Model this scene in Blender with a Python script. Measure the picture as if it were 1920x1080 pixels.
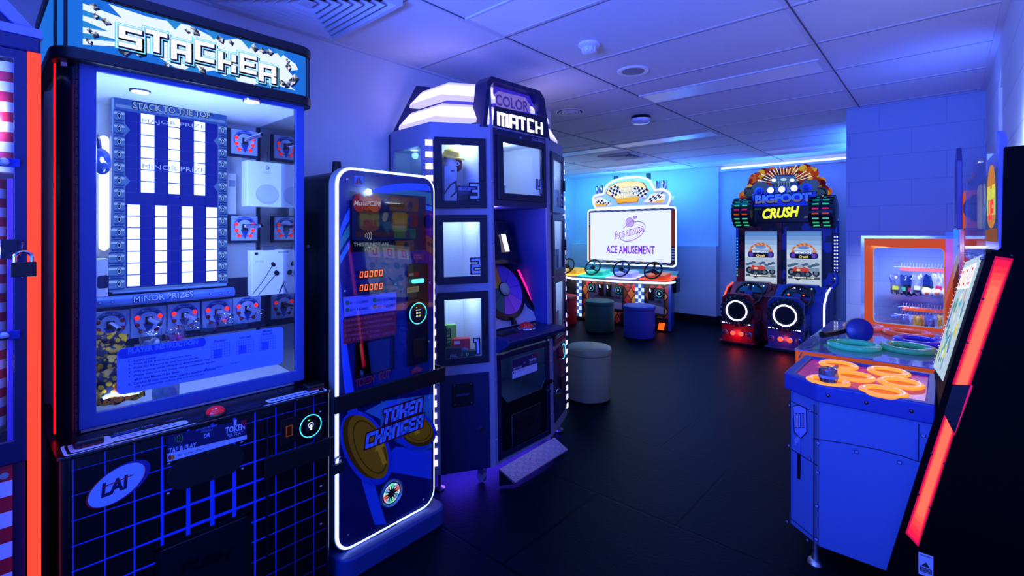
import bpy, math, random
from mathutils import Vector, Matrix
for o in list(bpy.data.objects): bpy.data.objects.remove(o)
SC = bpy.context.scene
COL = SC.collection
R = math.radians
PI = math.pi

# ---------------------------------------------------------------- camera
FPX, CX, CY, CAMH = 912.0, 960.0, 438.0, 1.45
YAW = math.atan2(1775 - 960, FPX)
cd = bpy.data.cameras.new('camera')
cd.sensor_width = 36.0
cd.lens = FPX / 1920 * 36
cd.shift_y = -(540 - CY) / 1920
cd.clip_start = 0.02
cam = bpy.data.objects.new('camera', cd)
COL.objects.link(cam)
cam.location = (0, 0, CAMH)
cam.rotation_euler = (R(90), 0, YAW)
SC.camera = cam
# ---------------------------------------------------------------- world, exposure
w = bpy.data.worlds.new('world')
SC.world = w
w.use_nodes = True
w.node_tree.nodes['Background'].inputs[0].default_value = (0.01, 0.03, 0.3, 1)
w.node_tree.nodes['Background'].inputs[1].default_value = 0.05
SC.view_settings.view_transform = 'Standard'
SC.view_settings.look = 'None'
SC.view_settings.gamma = 1
SC.view_settings.exposure = 0
SC.view_settings.use_curve_mapping = False

# ---------------------------------------------------------------- lights of the room and added fill
def area(name, loc, target, sx, sy, color, power, spread=180):
    l = bpy.data.lights.new(name, 'AREA')
    l.shape = 'RECTANGLE'; l.size = sx; l.size_y = sy
    l.color = color; l.energy = power; l.spread = R(spread)
    o = bpy.data.objects.new(name, l); COL.objects.link(o)
    o.location = loc
    o.rotation_euler = (Vector(target) - Vector(loc)).to_track_quat('-Z', 'Y').to_euler()
    return o
def point(name, loc, color, power, r=0.03, parent=None):
    l = bpy.data.lights.new(name, 'POINT')
    l.color = color; l.energy = power; l.shadow_soft_size = r
    o = bpy.data.objects.new(name, l); COL.objects.link(o)
    o.location = loc
    if parent is not None:
        o.parent = parent; o.location = Vector(loc) - parent.location
    return o
BLUE = (0.0, 0.082, 1.0)
# unseen blue area lights added behind the camera, wash the room and its ceiling
area('blue_fill_light', (-1.15, -1.5, 1.45), (-1.15, 3.0, 1.4), 2.6, 1.7, BLUE, 84)
area('ceiling_fill_light', (-1.1, -0.9, 1.5), (-1.0, 1.4, 2.6), 1.8, 0.4, (0.08, 0.14, 1.0), 95, 120)
# unseen lights added behind the two racing headers to brighten the far ceiling
area('bay_fill_light', (-3.9, 7.75, 2.05), (-3.6, 6.4, 2.6), 1.6, 0.1, (0.04, 0.22, 1.0), 50)
area('bay_fill_light', (-1.7, 7.8, 2.1), (-1.9, 6.3, 2.6), 1.2, 0.1, (0.03, 0.16, 1.0), 26)
# unseen light added above the second whack game to brighten the ceiling
area('head_fill_light', (0.1, 3.85, 1.97), (-0.9, 4.6, 2.6), 0.08, 0.8, (0.05, 0.14, 1.0), 7)
# LED strips on top of the walls of the far bay
area('cyan_strip_light', (-4.3, 7.3, 2.44), (-4.3, 7.9, 1.2), 2.2, 0.06, (0.0, 0.62, 1.0), 17)
area('blue_strip_light', (-2.7, 7.1, 2.45), (-2.9, 7.95, .9), 1.6, 0.06, (0.0, 0.2, 1.0), 16)
area('ice_strip_light', (-5.35, 6.0, 2.2), (-4.5, 7.4, 2.0), 1.5, 0.06, (0.12, 0.45, 1.0), 15)
area('side_strip_light', (-0.75, 6.6, 2.42), (-2.6, 6.3, 2.62), 2.0, 0.06, (0.02, 0.12, 1.0), 20)

# ---------------------------------------------------------------- pixel -> point on a real plane
DV = (-math.sin(YAW), math.cos(YAW)); RV = (math.cos(YAW), math.sin(YAW))
def ray(x, y):
    u = (x - CX) / FPX; v = (CY - y) / FPX
    return Vector((DV[0] + u * RV[0], DV[1] + u * RV[1], v))
CAMP = Vector((0, 0, CAMH))
def aX(x, y, c):
    q = ray(x, y); return CAMP + q * (c / q.x)
def aY(x, y, c):
    q = ray(x, y); return CAMP + q * (c / q.y)
def aZ(x, y, c):
    q = ray(x, y); return CAMP + q * ((c - CAMH) / q.z)

# ---------------------------------------------------------------- materials
_M = {}
def lin(h):
    h = h.lstrip('#'); v = [int(h[i:i + 2], 16) / 255 for i in (0, 2, 4)]
    return tuple(c / 12.92 if c <= .04045 else ((c + .055) / 1.055) ** 2.4 for c in v)
def nt(name):
    m = bpy.data.materials.new(name); m.use_nodes = True
    t = m.node_tree; t.nodes.clear()
    out = t.nodes.new('ShaderNodeOutputMaterial')
    return m, t, out
def mat(key, hexc='#808080', rough=.5, metal=0., e=0., ehex=None, noise=0., nscale=30., bump=0., coat=0., spec=.5):
    """principled material with a little procedural mottling / bump"""
    if key in _M: return _M[key]
    m, t, out = nt(key)
    b = t.nodes.new('ShaderNodeBsdfPrincipled')
    c = lin(hexc)
    b.inputs['Base Color'].default_value = (*c, 1)
    b.inputs['Roughness'].default_value = rough
    b.inputs['Metallic'].default_value = metal
    b.inputs['Coat Weight'].default_value = coat
    b.inputs['Specular IOR Level'].default_value = spec
    if e > 0:
        b.inputs['Emission Color'].default_value = (*lin(ehex or hexc), 1)
        b.inputs['Emission Strength'].default_value = e
    if noise > 0 or bump > 0:
        tc = t.nodes.new('ShaderNodeTexCoord'); n = t.nodes.new('ShaderNodeTexNoise')
        n.inputs['Scale'].default_value = nscale; n.inputs['Detail'].default_value = 4
        t.links.new(tc.outputs['Object'], n.inputs['Vector'])
        if noise > 0:
            mx = t.nodes.new('ShaderNodeMix'); mx.data_type = 'RGBA'
            mx.inputs['A'].default_value = (*[x * (1 - noise) for x in c], 1)
            mx.inputs['B'].default_value = (*[min(1, x * (1 + noise)) for x in c], 1)
            t.links.new(n.outputs['Fac'], mx.inputs['Factor'])
            t.links.new(mx.outputs['Result'], b.inputs['Base Color'])
        if bump > 0:
            bp = t.nodes.new('ShaderNodeBump'); bp.inputs['Strength'].default_value = bump
            bp.inputs['Distance'].default_value = 0.004
            t.links.new(n.outputs['Fac'], bp.inputs['Height'])
            t.links.new(bp.outputs['Normal'], b.inputs['Normal'])
    t.links.new(b.outputs[0], out.inputs[0])
    _M[key] = m
    return m
def C(hexc, e=0., rough=.45):
    """printed colour (e=0) or emissive colour (e>0), for backlit parts and brightened print"""
    key = 'ink_%s_%g_%g' % (hexc.lstrip('#'), e, rough)
    if key in _M: return _M[key]
    if e > 0:
        m, t, out = nt(key)
        b = t.nodes.new('ShaderNodeBsdfPrincipled')
        b.inputs['Base Color'].default_value = (0.003, 0.003, 0.003, 1)
        b.inputs['Roughness'].default_value = .6
        b.inputs['Specular IOR Level'].default_value = .05
        b.inputs['Emission Color'].default_value = (*lin(hexc), 1)
        b.inputs['Emission Strength'].default_value = e
        t.links.new(b.outputs[0], out.inputs[0]); _M[key] = m
        return m
    return mat(key, hexc, rough)
def glass(key, tint='#ffffff', refl=1.0, base=0.03, rough=0.0):
    """thin clear sheet: transparent, with a fresnel reflection"""
    if key in _M: return _M[key]
    m, t, out = nt(key)
    tr = t.nodes.new('ShaderNodeBsdfTransparent'); tr.inputs[0].default_value = (*lin(tint), 1)
    gl = t.nodes.new('ShaderNodeBsdfGlossy'); gl.inputs['Roughness'].default_value = rough
    lw = t.nodes.new('ShaderNodeLayerWeight'); lw.inputs['Blend'].default_value = .22
    ma = t.nodes.new('ShaderNodeMath'); ma.operation = 'MULTIPLY_ADD'
    ma.inputs[1].default_value = .55 * refl; ma.inputs[2].default_value = base; ma.use_clamp = True
    mx = t.nodes.new('ShaderNodeMixShader')
    t.links.new(lw.outputs['Fresnel'], ma.inputs[0]); t.links.new(ma.outputs[0], mx.inputs[0])
    t.links.new(tr.outputs[0], mx.inputs[1]); t.links.new(gl.outputs[0], mx.inputs[2])
    t.links.new(mx.outputs[0], out.inputs[0])
    _M[key] = m
    return m
def brickmat(key, c1, c2, mortar, bw, bh, msize, rough, bump, axes='xz', offset=.5, nb=0.0):
    if key in _M: return _M[key]
    m, t, out = nt(key)
    b = t.nodes.new('ShaderNodeBsdfPrincipled'); b.inputs['Roughness'].default_value = rough
    tc = t.nodes.new('ShaderNodeTexCoord'); sp = t.nodes.new('ShaderNodeSeparateXYZ'); cb = t.nodes.new('ShaderNodeCombineXYZ')
    t.links.new(tc.outputs['Object'], sp.inputs[0])
    t.links.new(sp.outputs['XYZ'.index(axes[0].upper())], cb.inputs[0]); t.links.new(sp.outputs['XYZ'.index(axes[1].upper())], cb.inputs[1])
    br = t.nodes.new('ShaderNodeTexBrick'); br.offset = offset
    for k, v in (('Color1', c1), ('Color2', c2), ('Mortar', mortar)): br.inputs[k].default_value = (*lin(v), 1)
    br.inputs['Scale'].default_value = 1; br.inputs['Mortar Size'].default_value = msize
    br.inputs['Brick Width'].default_value = bw; br.inputs['Row Height'].default_value = bh
    br.inputs['Mortar Smooth'].default_value = .3
    t.links.new(cb.outputs[0], br.inputs['Vector']); t.links.new(br.outputs['Color'], b.inputs['Base Color'])
    n = t.nodes.new('ShaderNodeTexNoise'); n.inputs['Scale'].default_value = 60; n.inputs['Detail'].default_value = 5
    t.links.new(tc.outputs['Object'], n.inputs['Vector'])
    ma = t.nodes.new('ShaderNodeMath'); ma.operation = 'MULTIPLY_ADD'; ma.inputs[1].default_value = nb
    inv = t.nodes.new('ShaderNodeMath'); inv.operation = 'SUBTRACT'; inv.inputs[0].default_value = 1
    t.links.new(br.outputs['Fac'], inv.inputs[1])
    t.links.new(n.outputs['Fac'], ma.inputs[0]); t.links.new(inv.outputs[0], ma.inputs[2])
    bp = t.nodes.new('ShaderNodeBump'); bp.inputs['Strength'].default_value = bump; bp.inputs['Distance'].default_value = .006
    t.links.new(ma.outputs[0], bp.inputs['Height']); t.links.new(bp.outputs[0], b.inputs['Normal'])
    t.links.new(b.outputs[0], out.inputs[0]); _M[key] = m
    return m

# ---------------------------------------------------------------- mesh building (everything in world coordinates)
def V3(p): return Vector(p)
class MB:
    def __init__(s, default=None):
        s.v = []; s.f = []; s.fm = []; s.fs = []; s.slots = []; s.d = default
    def mi(s, m):
        m = m or s.d
        if m not in s.slots: s.slots.append(m)
        return s.slots.index(m)
    def add(s, vs, fs, m=None, smooth=False):
        b = len(s.v); s.v += [tuple(p) for p in vs]; k = s.mi(m)
        for f in fs:
            s.f.append([b + i for i in f]); s.fm.append(k); s.fs.append(smooth)
        return s
    def box(s, a, b, m=None):
        x0, x1 = sorted((a[0], b[0])); y0, y1 = sorted((a[1], b[1])); z0, z1 = sorted((a[2], b[2]))
        vs = [(x0, y0, z0), (x1, y0, z0), (x1, y1, z0), (x0, y1, z0), (x0, y0, z1), (x1, y0, z1), (x1, y1, z1), (x0, y1, z1)]
        return s.add(vs, [(0, 3, 2, 1), (4, 5, 6, 7), (0, 1, 5, 4), (1, 2, 6, 5), (2, 3, 7, 6), (3, 0, 4, 7)], m)
    def obox(s, o, u, v, n, a, b, m=None):
        """box in an oriented frame: corners a, b are (u, v, n) coordinates"""
        o, u, v, n = map(V3, (o, u, v, n))
        t = MB(m or s.d); t.box(a, b)
        vs = [o + u * p[0] + v * p[1] + n * p[2] for p in t.v]
        return s.add(vs, t.f, m)
    def prism(s, pts, off, m=None, smooth=False):
        """solid between polygon pts (3d) and the same polygon moved by off"""
        off = V3(off); n = len(pts); pts = [V3(p) for p in pts]
        nn = Vector((0, 0, 0))
        for i in range(n): nn += pts[i].cross(pts[(i + 1) % n])
        if nn.dot(off) > 0: pts = pts[::-1]
        vs = pts + [p + off for p in pts]
        s.add(vs, [list(range(n)), list(range(2 * n - 1, n - 1, -1))], m)
        b = len(s.v) - 2 * n; k = s.mi(m)
        for i in range(n):
            j = (i + 1) % n
            s.f.append([b + j, b + i, b + n + i, b + n + j]); s.fm.append(k); s.fs.append(smooth)
        return s
    def ring(s, outer, inner, off, m=None):
        """frame between two polygons of equal point count, thickness off"""
        off = V3(off); n = len(outer); o = [V3(p) for p in outer]; i_ = [V3(p) for p in inner]
        vs = o + i_ + [p + off for p in o] + [p + off for p in i_]
        fs = []
        for k in range(n):
            j = (k + 1) % n
            fs += [(k, j, n + j, n + k), (2 * n + k, 3 * n + k, 3 * n + j, 2 * n + j),
                   (k, 2 * n + k, 2 * n + j, j), (n + k, n + j, 3 * n + j, 3 * n + k)]
        return s.add(vs, fs, m)
    def tube(s, path, r, n=8, m=None, closed=False, caps=True):
        P = [V3(p) for p in path]; L = len(P); rs = r if isinstance(r, (list, tuple)) else [r] * L
        T = []
        for i in range(L):
            a = P[(i - 1) % L] if (closed or i > 0) else P[i]
            b = P[(i + 1) % L] if (closed or i < L - 1) else P[i]
            d = (b - a); T.append(d.normalized() if d.length > 1e-9 else Vector((0, 0, 1)))
        ref = Vector((0, 0, 1)) if abs(T[0].z) < .9 else Vector((1, 0, 0))
        nrm = (ref - T[0] * ref.dot(T[0])).normalized()
        vs = []
        for i in range(L):
            nrm = (nrm - T[i] * nrm.dot(T[i]))
            nrm = nrm.normalized() if nrm.length > 1e-6 else Vector((1, 0, 0))
            bi = T[i].cross(nrm)
            for k in range(n):
                a = 2 * PI * k / n
                vs.append(P[i] + (nrm * math.cos(a) + bi * math.sin(a)) * rs[i])
        fs = []
        for i in range(L if closed else L - 1):
            j = (i + 1) % L
            for k in range(n):
                k2 = (k + 1) % n
                fs.append((i * n + k, i * n + k2, j * n + k2, j * n + k))
        s.add(vs, fs, m, True)
        if caps and not closed:
            b = len(s.v) - L * n
            s.f.append([b + k for k in range(n)][::-1]); s.fm.append(s.mi(m)); s.fs.append(False)
            s.f.append([b + (L - 1) * n + k for k in range(n)]); s.fm.append(s.mi(m)); s.fs.append(False)
        return s
    def lathe(s, prof, o, axis=(0, 0, 1), n=24, m=None, smooth=True, sx=1., sy=1., ref=None):
        """profile [(radius, height)] turned about axis through o"""
        o = V3(o); ax = V3(axis).normalized()
        rf = V3(ref) if ref else (Vector((1, 0, 0)) if abs(ax.x) < .9 else Vector((0, 1, 0)))
        u = (rf - ax * rf.dot(ax)).normalized(); w_ = ax.cross(u)
        vs = []; L = len(prof)
        for (r, h) in prof:
            for k in range(n):
                a = 2 * PI * k / n
                vs.append(o + ax * h + u * (r * math.cos(a) * sx) + w_ * (r * math.sin(a) * sy))
        fs = []
        for i in range(L - 1):
            for k in range(n):
                k2 = (k + 1) % n
                fs.append((i * n + k, i * n + k2, (i + 1) * n + k2, (i + 1) * n + k))
        s.add(vs, fs, m, smooth)
        b = len(s.v) - L * n
        if prof[0][0] > 1e-5:
            s.f.append([b + k for k in range(n)][::-1]); s.fm.append(s.mi(m)); s.fs.append(False)
        if prof[-1][0] > 1e-5:
            s.f.append([b + (L - 1) * n + k for k in range(n)]); s.fm.append(s.mi(m)); s.fs.append(False)
        return s
    def cyl(s, a, b, r, n=16, m=None, r2=None):
        a, b = V3(a), V3(b); L = (b - a).length
        return s.lathe([(r, 0), (r if r2 is None else r2, L)], a, b - a, n, m)
    def ball(s, o, r, m=None, n=16, k=8, sz=1.):
        return s.lathe([(max(1e-6, r * math.sin(PI * i / k)), -r * sz * math.cos(PI * i / k)) for i in range(k + 1)], o, (0, 0, 1), n, m)
    def dome(s, o, axis, r, h, m=None, n=20, k=6):
        return s.lathe([(max(1e-6, r * math.cos(PI / 2 * i / k)), h * math.sin(PI / 2 * i / k)) for i in range(k + 1)], o, axis, n, m)
    def torus(s, o, axis, Rr, r, m=None, n=28, k=8):
        o = V3(o); ax = V3(axis).normalized()
        rf = Vector((1, 0, 0)) if abs(ax.x) < .9 else Vector((0, 1, 0))
        u = (rf - ax * rf.dot(ax)).normalized(); w_ = ax.cross(u)
        return s.tube([o + (u * math.cos(2 * PI * i / n) + w_ * math.sin(2 * PI * i / n)) * Rr for i in range(n)], r, k, m, True)
    def sheet(s, fn, nu, nv, m=None, smooth=True):
        vs = [fn(i / nu, j / nv) for j in range(nv + 1) for i in range(nu + 1)]
        fs = [(j * (nu + 1) + i, j * (nu + 1) + i + 1, (j + 1) * (nu + 1) + i + 1, (j + 1) * (nu + 1) + i) for j in range(nv) for i in range(nu)]
        return s.add(vs, fs, m, smooth)
    def build(s, name, parent=None, bevel=0., seg=2, sub=0, solid=0., sharp=40):
        me = bpy.data.meshes.new(name)
        off = world_loc(parent) if parent is not None else Vector((0, 0, 0))
        me.from_pydata([tuple(Vector(p) - off) for p in s.v], [], s.f)
        for m in s.slots: me.materials.append(m)
        me.polygons.foreach_set('material_index', s.fm)
        me.polygons.foreach_set('use_smooth', [True] * len(s.f) if bevel or any(s.fs) else [False] * len(s.f))
        me.update()
        if bevel or any(s.fs): me.set_sharp_from_angle(angle=R(sharp))
        o = bpy.data.objects.new(name, me); COL.objects.link(o)
        if parent is not None: o.parent = parent
        if solid:
            md = o.modifiers.new('solid', 'SOLIDIFY'); md.thickness = solid; md.offset = 0
        if bevel:
            md = o.modifiers.new('bevel', 'BEVEL'); md.width = bevel; md.segments = seg; md.limit_method = 'ANGLE'; md.angle_limit = R(35)
            md.harden_normals = True
        if sub:
            md = o.modifiers.new('sub', 'SUBSURF'); md.levels = sub; md.render_levels = sub
        return o
def world_loc(o):
    l = Vector((0, 0, 0))
    while o is not None:
        l += o.location; o = o.parent
    return l
def recentre(o):
    """move the origin of a top-level mesh to the centre of its base"""
    me = o.data; xs = [v.co for v in me.vertices]
    c = Vector(((min(p.x for p in xs) + max(p.x for p in xs)) / 2, (min(p.y for p in xs) + max(p.y for p in xs)) / 2, min(p.z for p in xs)))
    for v in me.vertices: v.co -= c
    o.location = c
    return o
def tag(o, label=None, cat=None, group=None, kind=None):
    if label: o['label'] = label
    if cat: o['category'] = cat
    if group: o['group'] = group
    if kind: o['kind'] = kind
    return o
def thing(name, label, cat, loc, group=None):
    o = bpy.data.objects.new(name, None); COL.objects.link(o)
    o.location = loc; o.empty_display_size = .1
    return tag(o, label, cat, group)
def lone(mb, name, label, cat, group=None, **k):
    return tag(recentre(mb.build(name, None, **k)), label, cat, group)
def dup(root, loc, label=None, group=None, rot=None):
    r = root.copy(); COL.objects.link(r); r.location = loc
    if rot is not None: r.rotation_euler = rot
    if label: r['label'] = label
    if group: r['group'] = group
    for ch in list(root.children):
        c = ch.copy(); COL.objects.link(c); c.parent = r
        for g in list(ch.children):
            d = g.copy(); COL.objects.link(d); d.parent = c
    return r
def struct(o, **k):
    o['kind'] = 'structure'
    return o

# ---------------------------------------------------------------- outlines and lettering
def rrect(x0, y0, x1, y1, r, k=5):
    pts = []
    for (cx, cy, a0) in ((x1 - r, y0 + r, -90), (x1 - r, y1 - r, 0), (x0 + r, y1 - r, 90), (x0 + r, y0 + r, 180)):
        for i in range(k + 1):
            a = R(a0 + 90 * i / k); pts.append((cx + r * math.cos(a), cy + r * math.sin(a)))
    return pts
def ell(cx, cy, a, b, n=28, rot=0., a0=0., a1=360.):
    c, s_ = math.cos(R(rot)), math.sin(R(rot)); o = []
    full = abs(a1 - a0 - 360) < 1e-6
    for i in range(n if full else n + 1):
        t = R(a0 + (a1 - a0) * i / n); x, y = a * math.cos(t), b * math.sin(t)
        o.append((cx + x * c - y * s_, cy + x * s_ + y * c))
    return o
_T = {}
def glyphs(txt, bold=0., shear=0., space=1.):
    k = (txt, bold, shear, space)
    if k not in _T:
        cu = bpy.data.curves.new('t', 'FONT'); cu.body = txt; cu.offset = bold; cu.shear = shear
        cu.space_character = space; cu.resolution_u = 3; cu.fill_mode = 'FRONT'
        o = bpy.data.objects.new('t', cu); COL.objects.link(o)
        bpy.context.view_layer.update()
        me = bpy.data.meshes.new_from_object(o.evaluated_get(bpy.context.evaluated_depsgraph_get()))
        vs = [(v.co.x, v.co.y) for v in me.vertices]; fs = [list(p.vertices) for p in me.polygons]
        bpy.data.objects.remove(o); bpy.data.curves.remove(cu); bpy.data.meshes.remove(me)
        if vs:
            x0 = min(p[0] for p in vs); x1 = max(p[0] for p in vs); y0 = min(p[1] for p in vs); y1 = max(p[1] for p in vs)
            vs = [((x - x0) / max(1e-6, x1 - x0), (y - y0) / max(1e-6, y1 - y0)) for x, y in vs]
            asp = (x1 - x0) / max(1e-6, y1 - y0)
        else: asp = 1
        _T[k] = (vs, fs, asp)
    return _T[k]
# block letters: strokes as rectangles on a 5 x 7 grid (x0, y0, x1, y1), y up
BL = {
 'S': [(0, 0, 5, 1.4), (3.6, 0, 5, 4.2), (0, 2.8, 5, 4.2), (0, 2.8, 1.4, 7), (0, 5.6, 5, 7)],
 'T': [(0, 5.6, 5, 7), (1.8, 0, 3.2, 7)],
 'A': [(0, 0, 1.4, 7), (3.6, 0, 5, 7), (0, 5.6, 5, 7), (0, 2.4, 5, 3.8)],
 'C': [(0, 0, 1.4, 7), (0, 0, 5, 1.4), (0, 5.6, 5, 7)],
 'K': [(0, 0, 1.4, 7), (1.4, 2.8, 3.6, 4.2), (3.6, 4.2, 5, 7), (3.6, 0, 5, 2.8)],
 'E': [(0, 0, 1.4, 7), (0, 0, 5, 1.4), (0, 2.8, 4.4, 4.2), (0, 5.6, 5, 7)],
 'R': [(0, 0, 1.4, 7), (0, 5.6, 5, 7), (3.6, 3, 5, 7), (0, 2.4, 4.2, 3.8), (3.6, 0, 5, 2.6)],
 'M': [(0, 0, 1.3, 7), (0, 5.6, 5, 7), (1.9, 0, 3.1, 7), (3.7, 0, 5, 7)],
 'H': [(0, 0, 1.4, 7), (3.6, 0, 5, 7), (0, 2.8, 5, 4.2)],
 'O': [(0, 0, 1.5, 7), (3.5, 0, 5, 7), (0, 0, 5, 1.3), (0, 5.7, 5, 7)],
 'N': [(0, 0, 1.5, 7), (3.5, 0, 5, 7), (0, 5.7, 5, 7)],
 'G': [(0, 0, 1.5, 7), (0, 0, 5, 1.3), (0, 5.7, 5, 7), (3.5, 0, 5, 3.4), (2.6, 2.4, 5, 3.5)],
 'P': [(0, 0, 1.4, 7), (0, 5.6, 5, 7), (3.6, 2.6, 5, 7), (0, 2.4, 5, 3.6)],
 'U': [(0, 0, 1.4, 7), (3.6, 0, 5, 7), (0, 0, 5, 1.4)],
 '1': [(2.0, 0, 3.4, 7), (0.8, 5.6, 3.4, 7)],
 '2': [(0, 0, 5, 1.2), (0, 0, 1.2, 4), (0, 2.9, 5, 4.1), (3.8, 2.9, 5, 7), (0, 5.8, 5, 7)],
 '3': [(0, 0, 5, 1.2), (3.8, 0, 5, 7), (1, 2.9, 5, 4.1), (0, 5.8, 5, 7)],
 '4': [(0, 2.6, 1.2, 7), (0, 2.4, 5, 3.6), (3.4, 0, 4.6, 7)],
 '5': [(0, 0, 5, 1.2), (3.8, 0, 5, 4), (0, 2.9, 5, 4.1), (0, 2.9, 1.2, 7), (0, 5.8, 5, 7)],
 '6': [(0, 0, 1.2, 7), (0, 0, 5, 1.2), (3.8, 0, 5, 4), (0, 2.9, 5, 4.1), (0, 5.8, 5, 7)],
 '0': [(0, 0, 1.1, 7), (3.9, 0, 5, 7), (0, 0, 5, 1.1), (0, 5.9, 5, 7)],
}
class Art:
    """flat printed or lit artwork on a plane: origin O, axes U (right) and V (up); layers are lifted by a hair"""
    def __init__(s, O, U, V=(0, 0, 1), step=.0005):
        s.O, s.U, s.V = V3(O), V3(U).normalized(), V3(V).normalized()
        s.N = s.U.cross(s.V); s.mb = MB(); s.step = step; s.lay = 1
    def w(s, p, lift=0): return s.O + s.U * p[0] + s.V * p[1] + s.N * (s.lay * s.step + lift)
    def up(s, k=1): s.lay += k; return s
    def px(s, x, y):
        q = ray(x, y); t = (s.O - CAMP).dot(s.N) / q.dot(s.N); p = CAMP + q * t - s.O
        return (p.dot(s.U), p.dot(s.V))
    def pxs(s, *pts): return [s.px(*p) for p in pts]
    def poly(s, pts, m):
        a = sum(pts[i][0] * pts[(i + 1) % len(pts)][1] - pts[(i + 1) % len(pts)][0] * pts[i][1] for i in range(len(pts)))
        if a < 0: pts = pts[::-1]
        s.mb.add([s.w(p) for p in pts], [list(range(len(pts)))], m); return s
    def rect(s, x0, y0, x1, y1, m): return s.poly([(x0, y0), (x1, y0), (x1, y1), (x0, y1)], m)
    def ppoly(s, pts, m): return s.poly(s.pxs(*pts), m)
    def fan(s, cx, cy, pts, m):
        n = len(pts); s.mb.add([s.w(p) for p in [(cx, cy)] + list(pts)], [(0, i + 1, (i + 1) % n + 1) for i in range(n)], m); return s
    def ringp(s, po, pi, m):
        n = len(po)
        s.mb.add([s.w(p) for p in list(po) + list(pi)], [(i, (i + 1) % n, n + (i + 1) % n, n + i) for i in range(n)], m); return s
    def line(s, pts, wd, m, closed=False):
        n = len(pts)
        for i in range(n if closed else n - 1):
            a = Vector((*pts[i], 0)); b = Vector((*pts[(i + 1) % n], 0)); d = b - a
            if d.length < 1e-9: continue
            d.normalize(); q = Vector((-d.y, d.x, 0)) * wd / 2; e = d * wd / 2 * (.6 if n > 2 else 0)
            s.poly([tuple((a - e + q)[:2]), tuple((a - e - q)[:2]), tuple((b + e - q)[:2]), tuple((b + e + q)[:2])], m)
        return s
    def text(s, txt, x, y, h, m, w=None, bold=0., shear=0., align='l', d=(1, 0), grow=0.):
        vs, fs, asp = glyphs(txt, bold, shear); wd = w or asp * h
        if grow: x -= grow; y -= grow; wd += 2 * grow; h += 2 * grow
        if align == 'c': x -= wd / 2 * d[0]; y -= wd / 2 * d[1]
        if align == 'r': x -= wd * d[0]; y -= wd * d[1]
        L = math.hypot(*d); dx, dy = d[0] / L, d[1] / L
        s.mb.add([s.w((x + a * wd * dx - b * h * dy, y + a * wd * dy + b * h * dx)) for a, b in vs], fs, m); return s
    def ptext(s, txt, p0, p1, hp, m, bold=0., shear=0., grow=0.):
        a = s.px(*p0); b = s.px(*p1); h = s.px(p0[0], p0[1] - hp)[1] - a[1]
        d = (b[0] - a[0], b[1] - a[1]); return s.text(txt, a[0], a[1], h, m, math.hypot(*d), bold, shear, 'l', d, grow)
    def block(s, txt, x, y, h, wd, m, gap=.22, grow=0., dy=0., slant=0.):
        """word in block letters: total width wd"""
        n = len(txt); cw = wd / (n + gap * (n - 1)); k = cw / 5; kh = h / 7
        for i, ch in enumerate(txt):
            ox = x + i * cw * (1 + gap); oy = y + (dy[i] if dy else 0)
            for (a, b, c, d) in BL.get(ch, []):
                p = [(ox + a * k - grow, oy + b * kh - grow), (ox + c * k + grow, oy + b * kh - grow), (ox + c * k + grow, oy + d * kh + grow), (ox + a * k - grow, oy + d * kh + grow)]
                s.poly([(q[0] + (q[1] - y) * slant, q[1]) for q in p], m)
            s.lay += .02
        return s
    def build(s, name, parent): return s.mb.build(name, parent)
def more(A_):
    """a fresh piece of artwork on the same plane, lying over the last one"""
    B_ = type(A_)(A_.O, A_.U, A_.V, A_.step); B_.lay = A_.lay + .5
    return B_
# ================================================================ THE ROOM
H_C = 2.53
XL, XR, YB, YBR, XFL = -2.58, 0.22, 8.06, 5.08, -5.5
white_paint = mat('white_wall_paint', '#d8d8de', .6, noise=.04, nscale=8, bump=.05)
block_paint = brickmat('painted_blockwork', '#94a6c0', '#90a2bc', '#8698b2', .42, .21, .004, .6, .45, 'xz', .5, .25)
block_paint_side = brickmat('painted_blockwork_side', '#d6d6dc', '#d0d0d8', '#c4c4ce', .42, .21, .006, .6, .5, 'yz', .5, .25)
rubber = brickmat('rubber_floor_tiles', '#070912', '#090b16', '#000001', 1.0, .78, .007, .5, .5, 'xy', .45, .5)
rubber.node_tree.nodes['Principled BSDF'].inputs['Specular IOR Level'].default_value = .1
rubber.node_tree.nodes['Principled BSDF'].inputs['Specular Tint'].default_value = (.25, .4, 1, 1)
ceil_m = mat('ceiling_tile', '#dcdce2', .8, noise=.04, nscale=40, bump=.06)
tee_m = mat('ceiling_tee', '#d2d2da', .7)
gap_m = mat('shadow_gap_paint', '#5a5a68', .9)
black_m = mat('black_satin', '#08080c', .4)
blackgloss = mat('black_gloss', '#050508', .18, coat=.4)
chrome = mat('chrome', '#d8d8dc', .12, 1.)
steel = mat('brushed_steel', '#b8b8c0', .35, 1.)
darksteel = mat('dark_steel', '#50505a', .35, 1.)
brass = mat('brass', '#8a6a30', .35, .9)
white_pl = mat('white_plastic', '#e4e4ea', .4)
grey_pl = mat('grey_plastic', '#6a6a74', .5)
pane = glass('clear_pane', '#ffffff', .45, .015)
acrylic = glass('clear_acrylic', '#f2f6ff', 1.3, .06)

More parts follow.
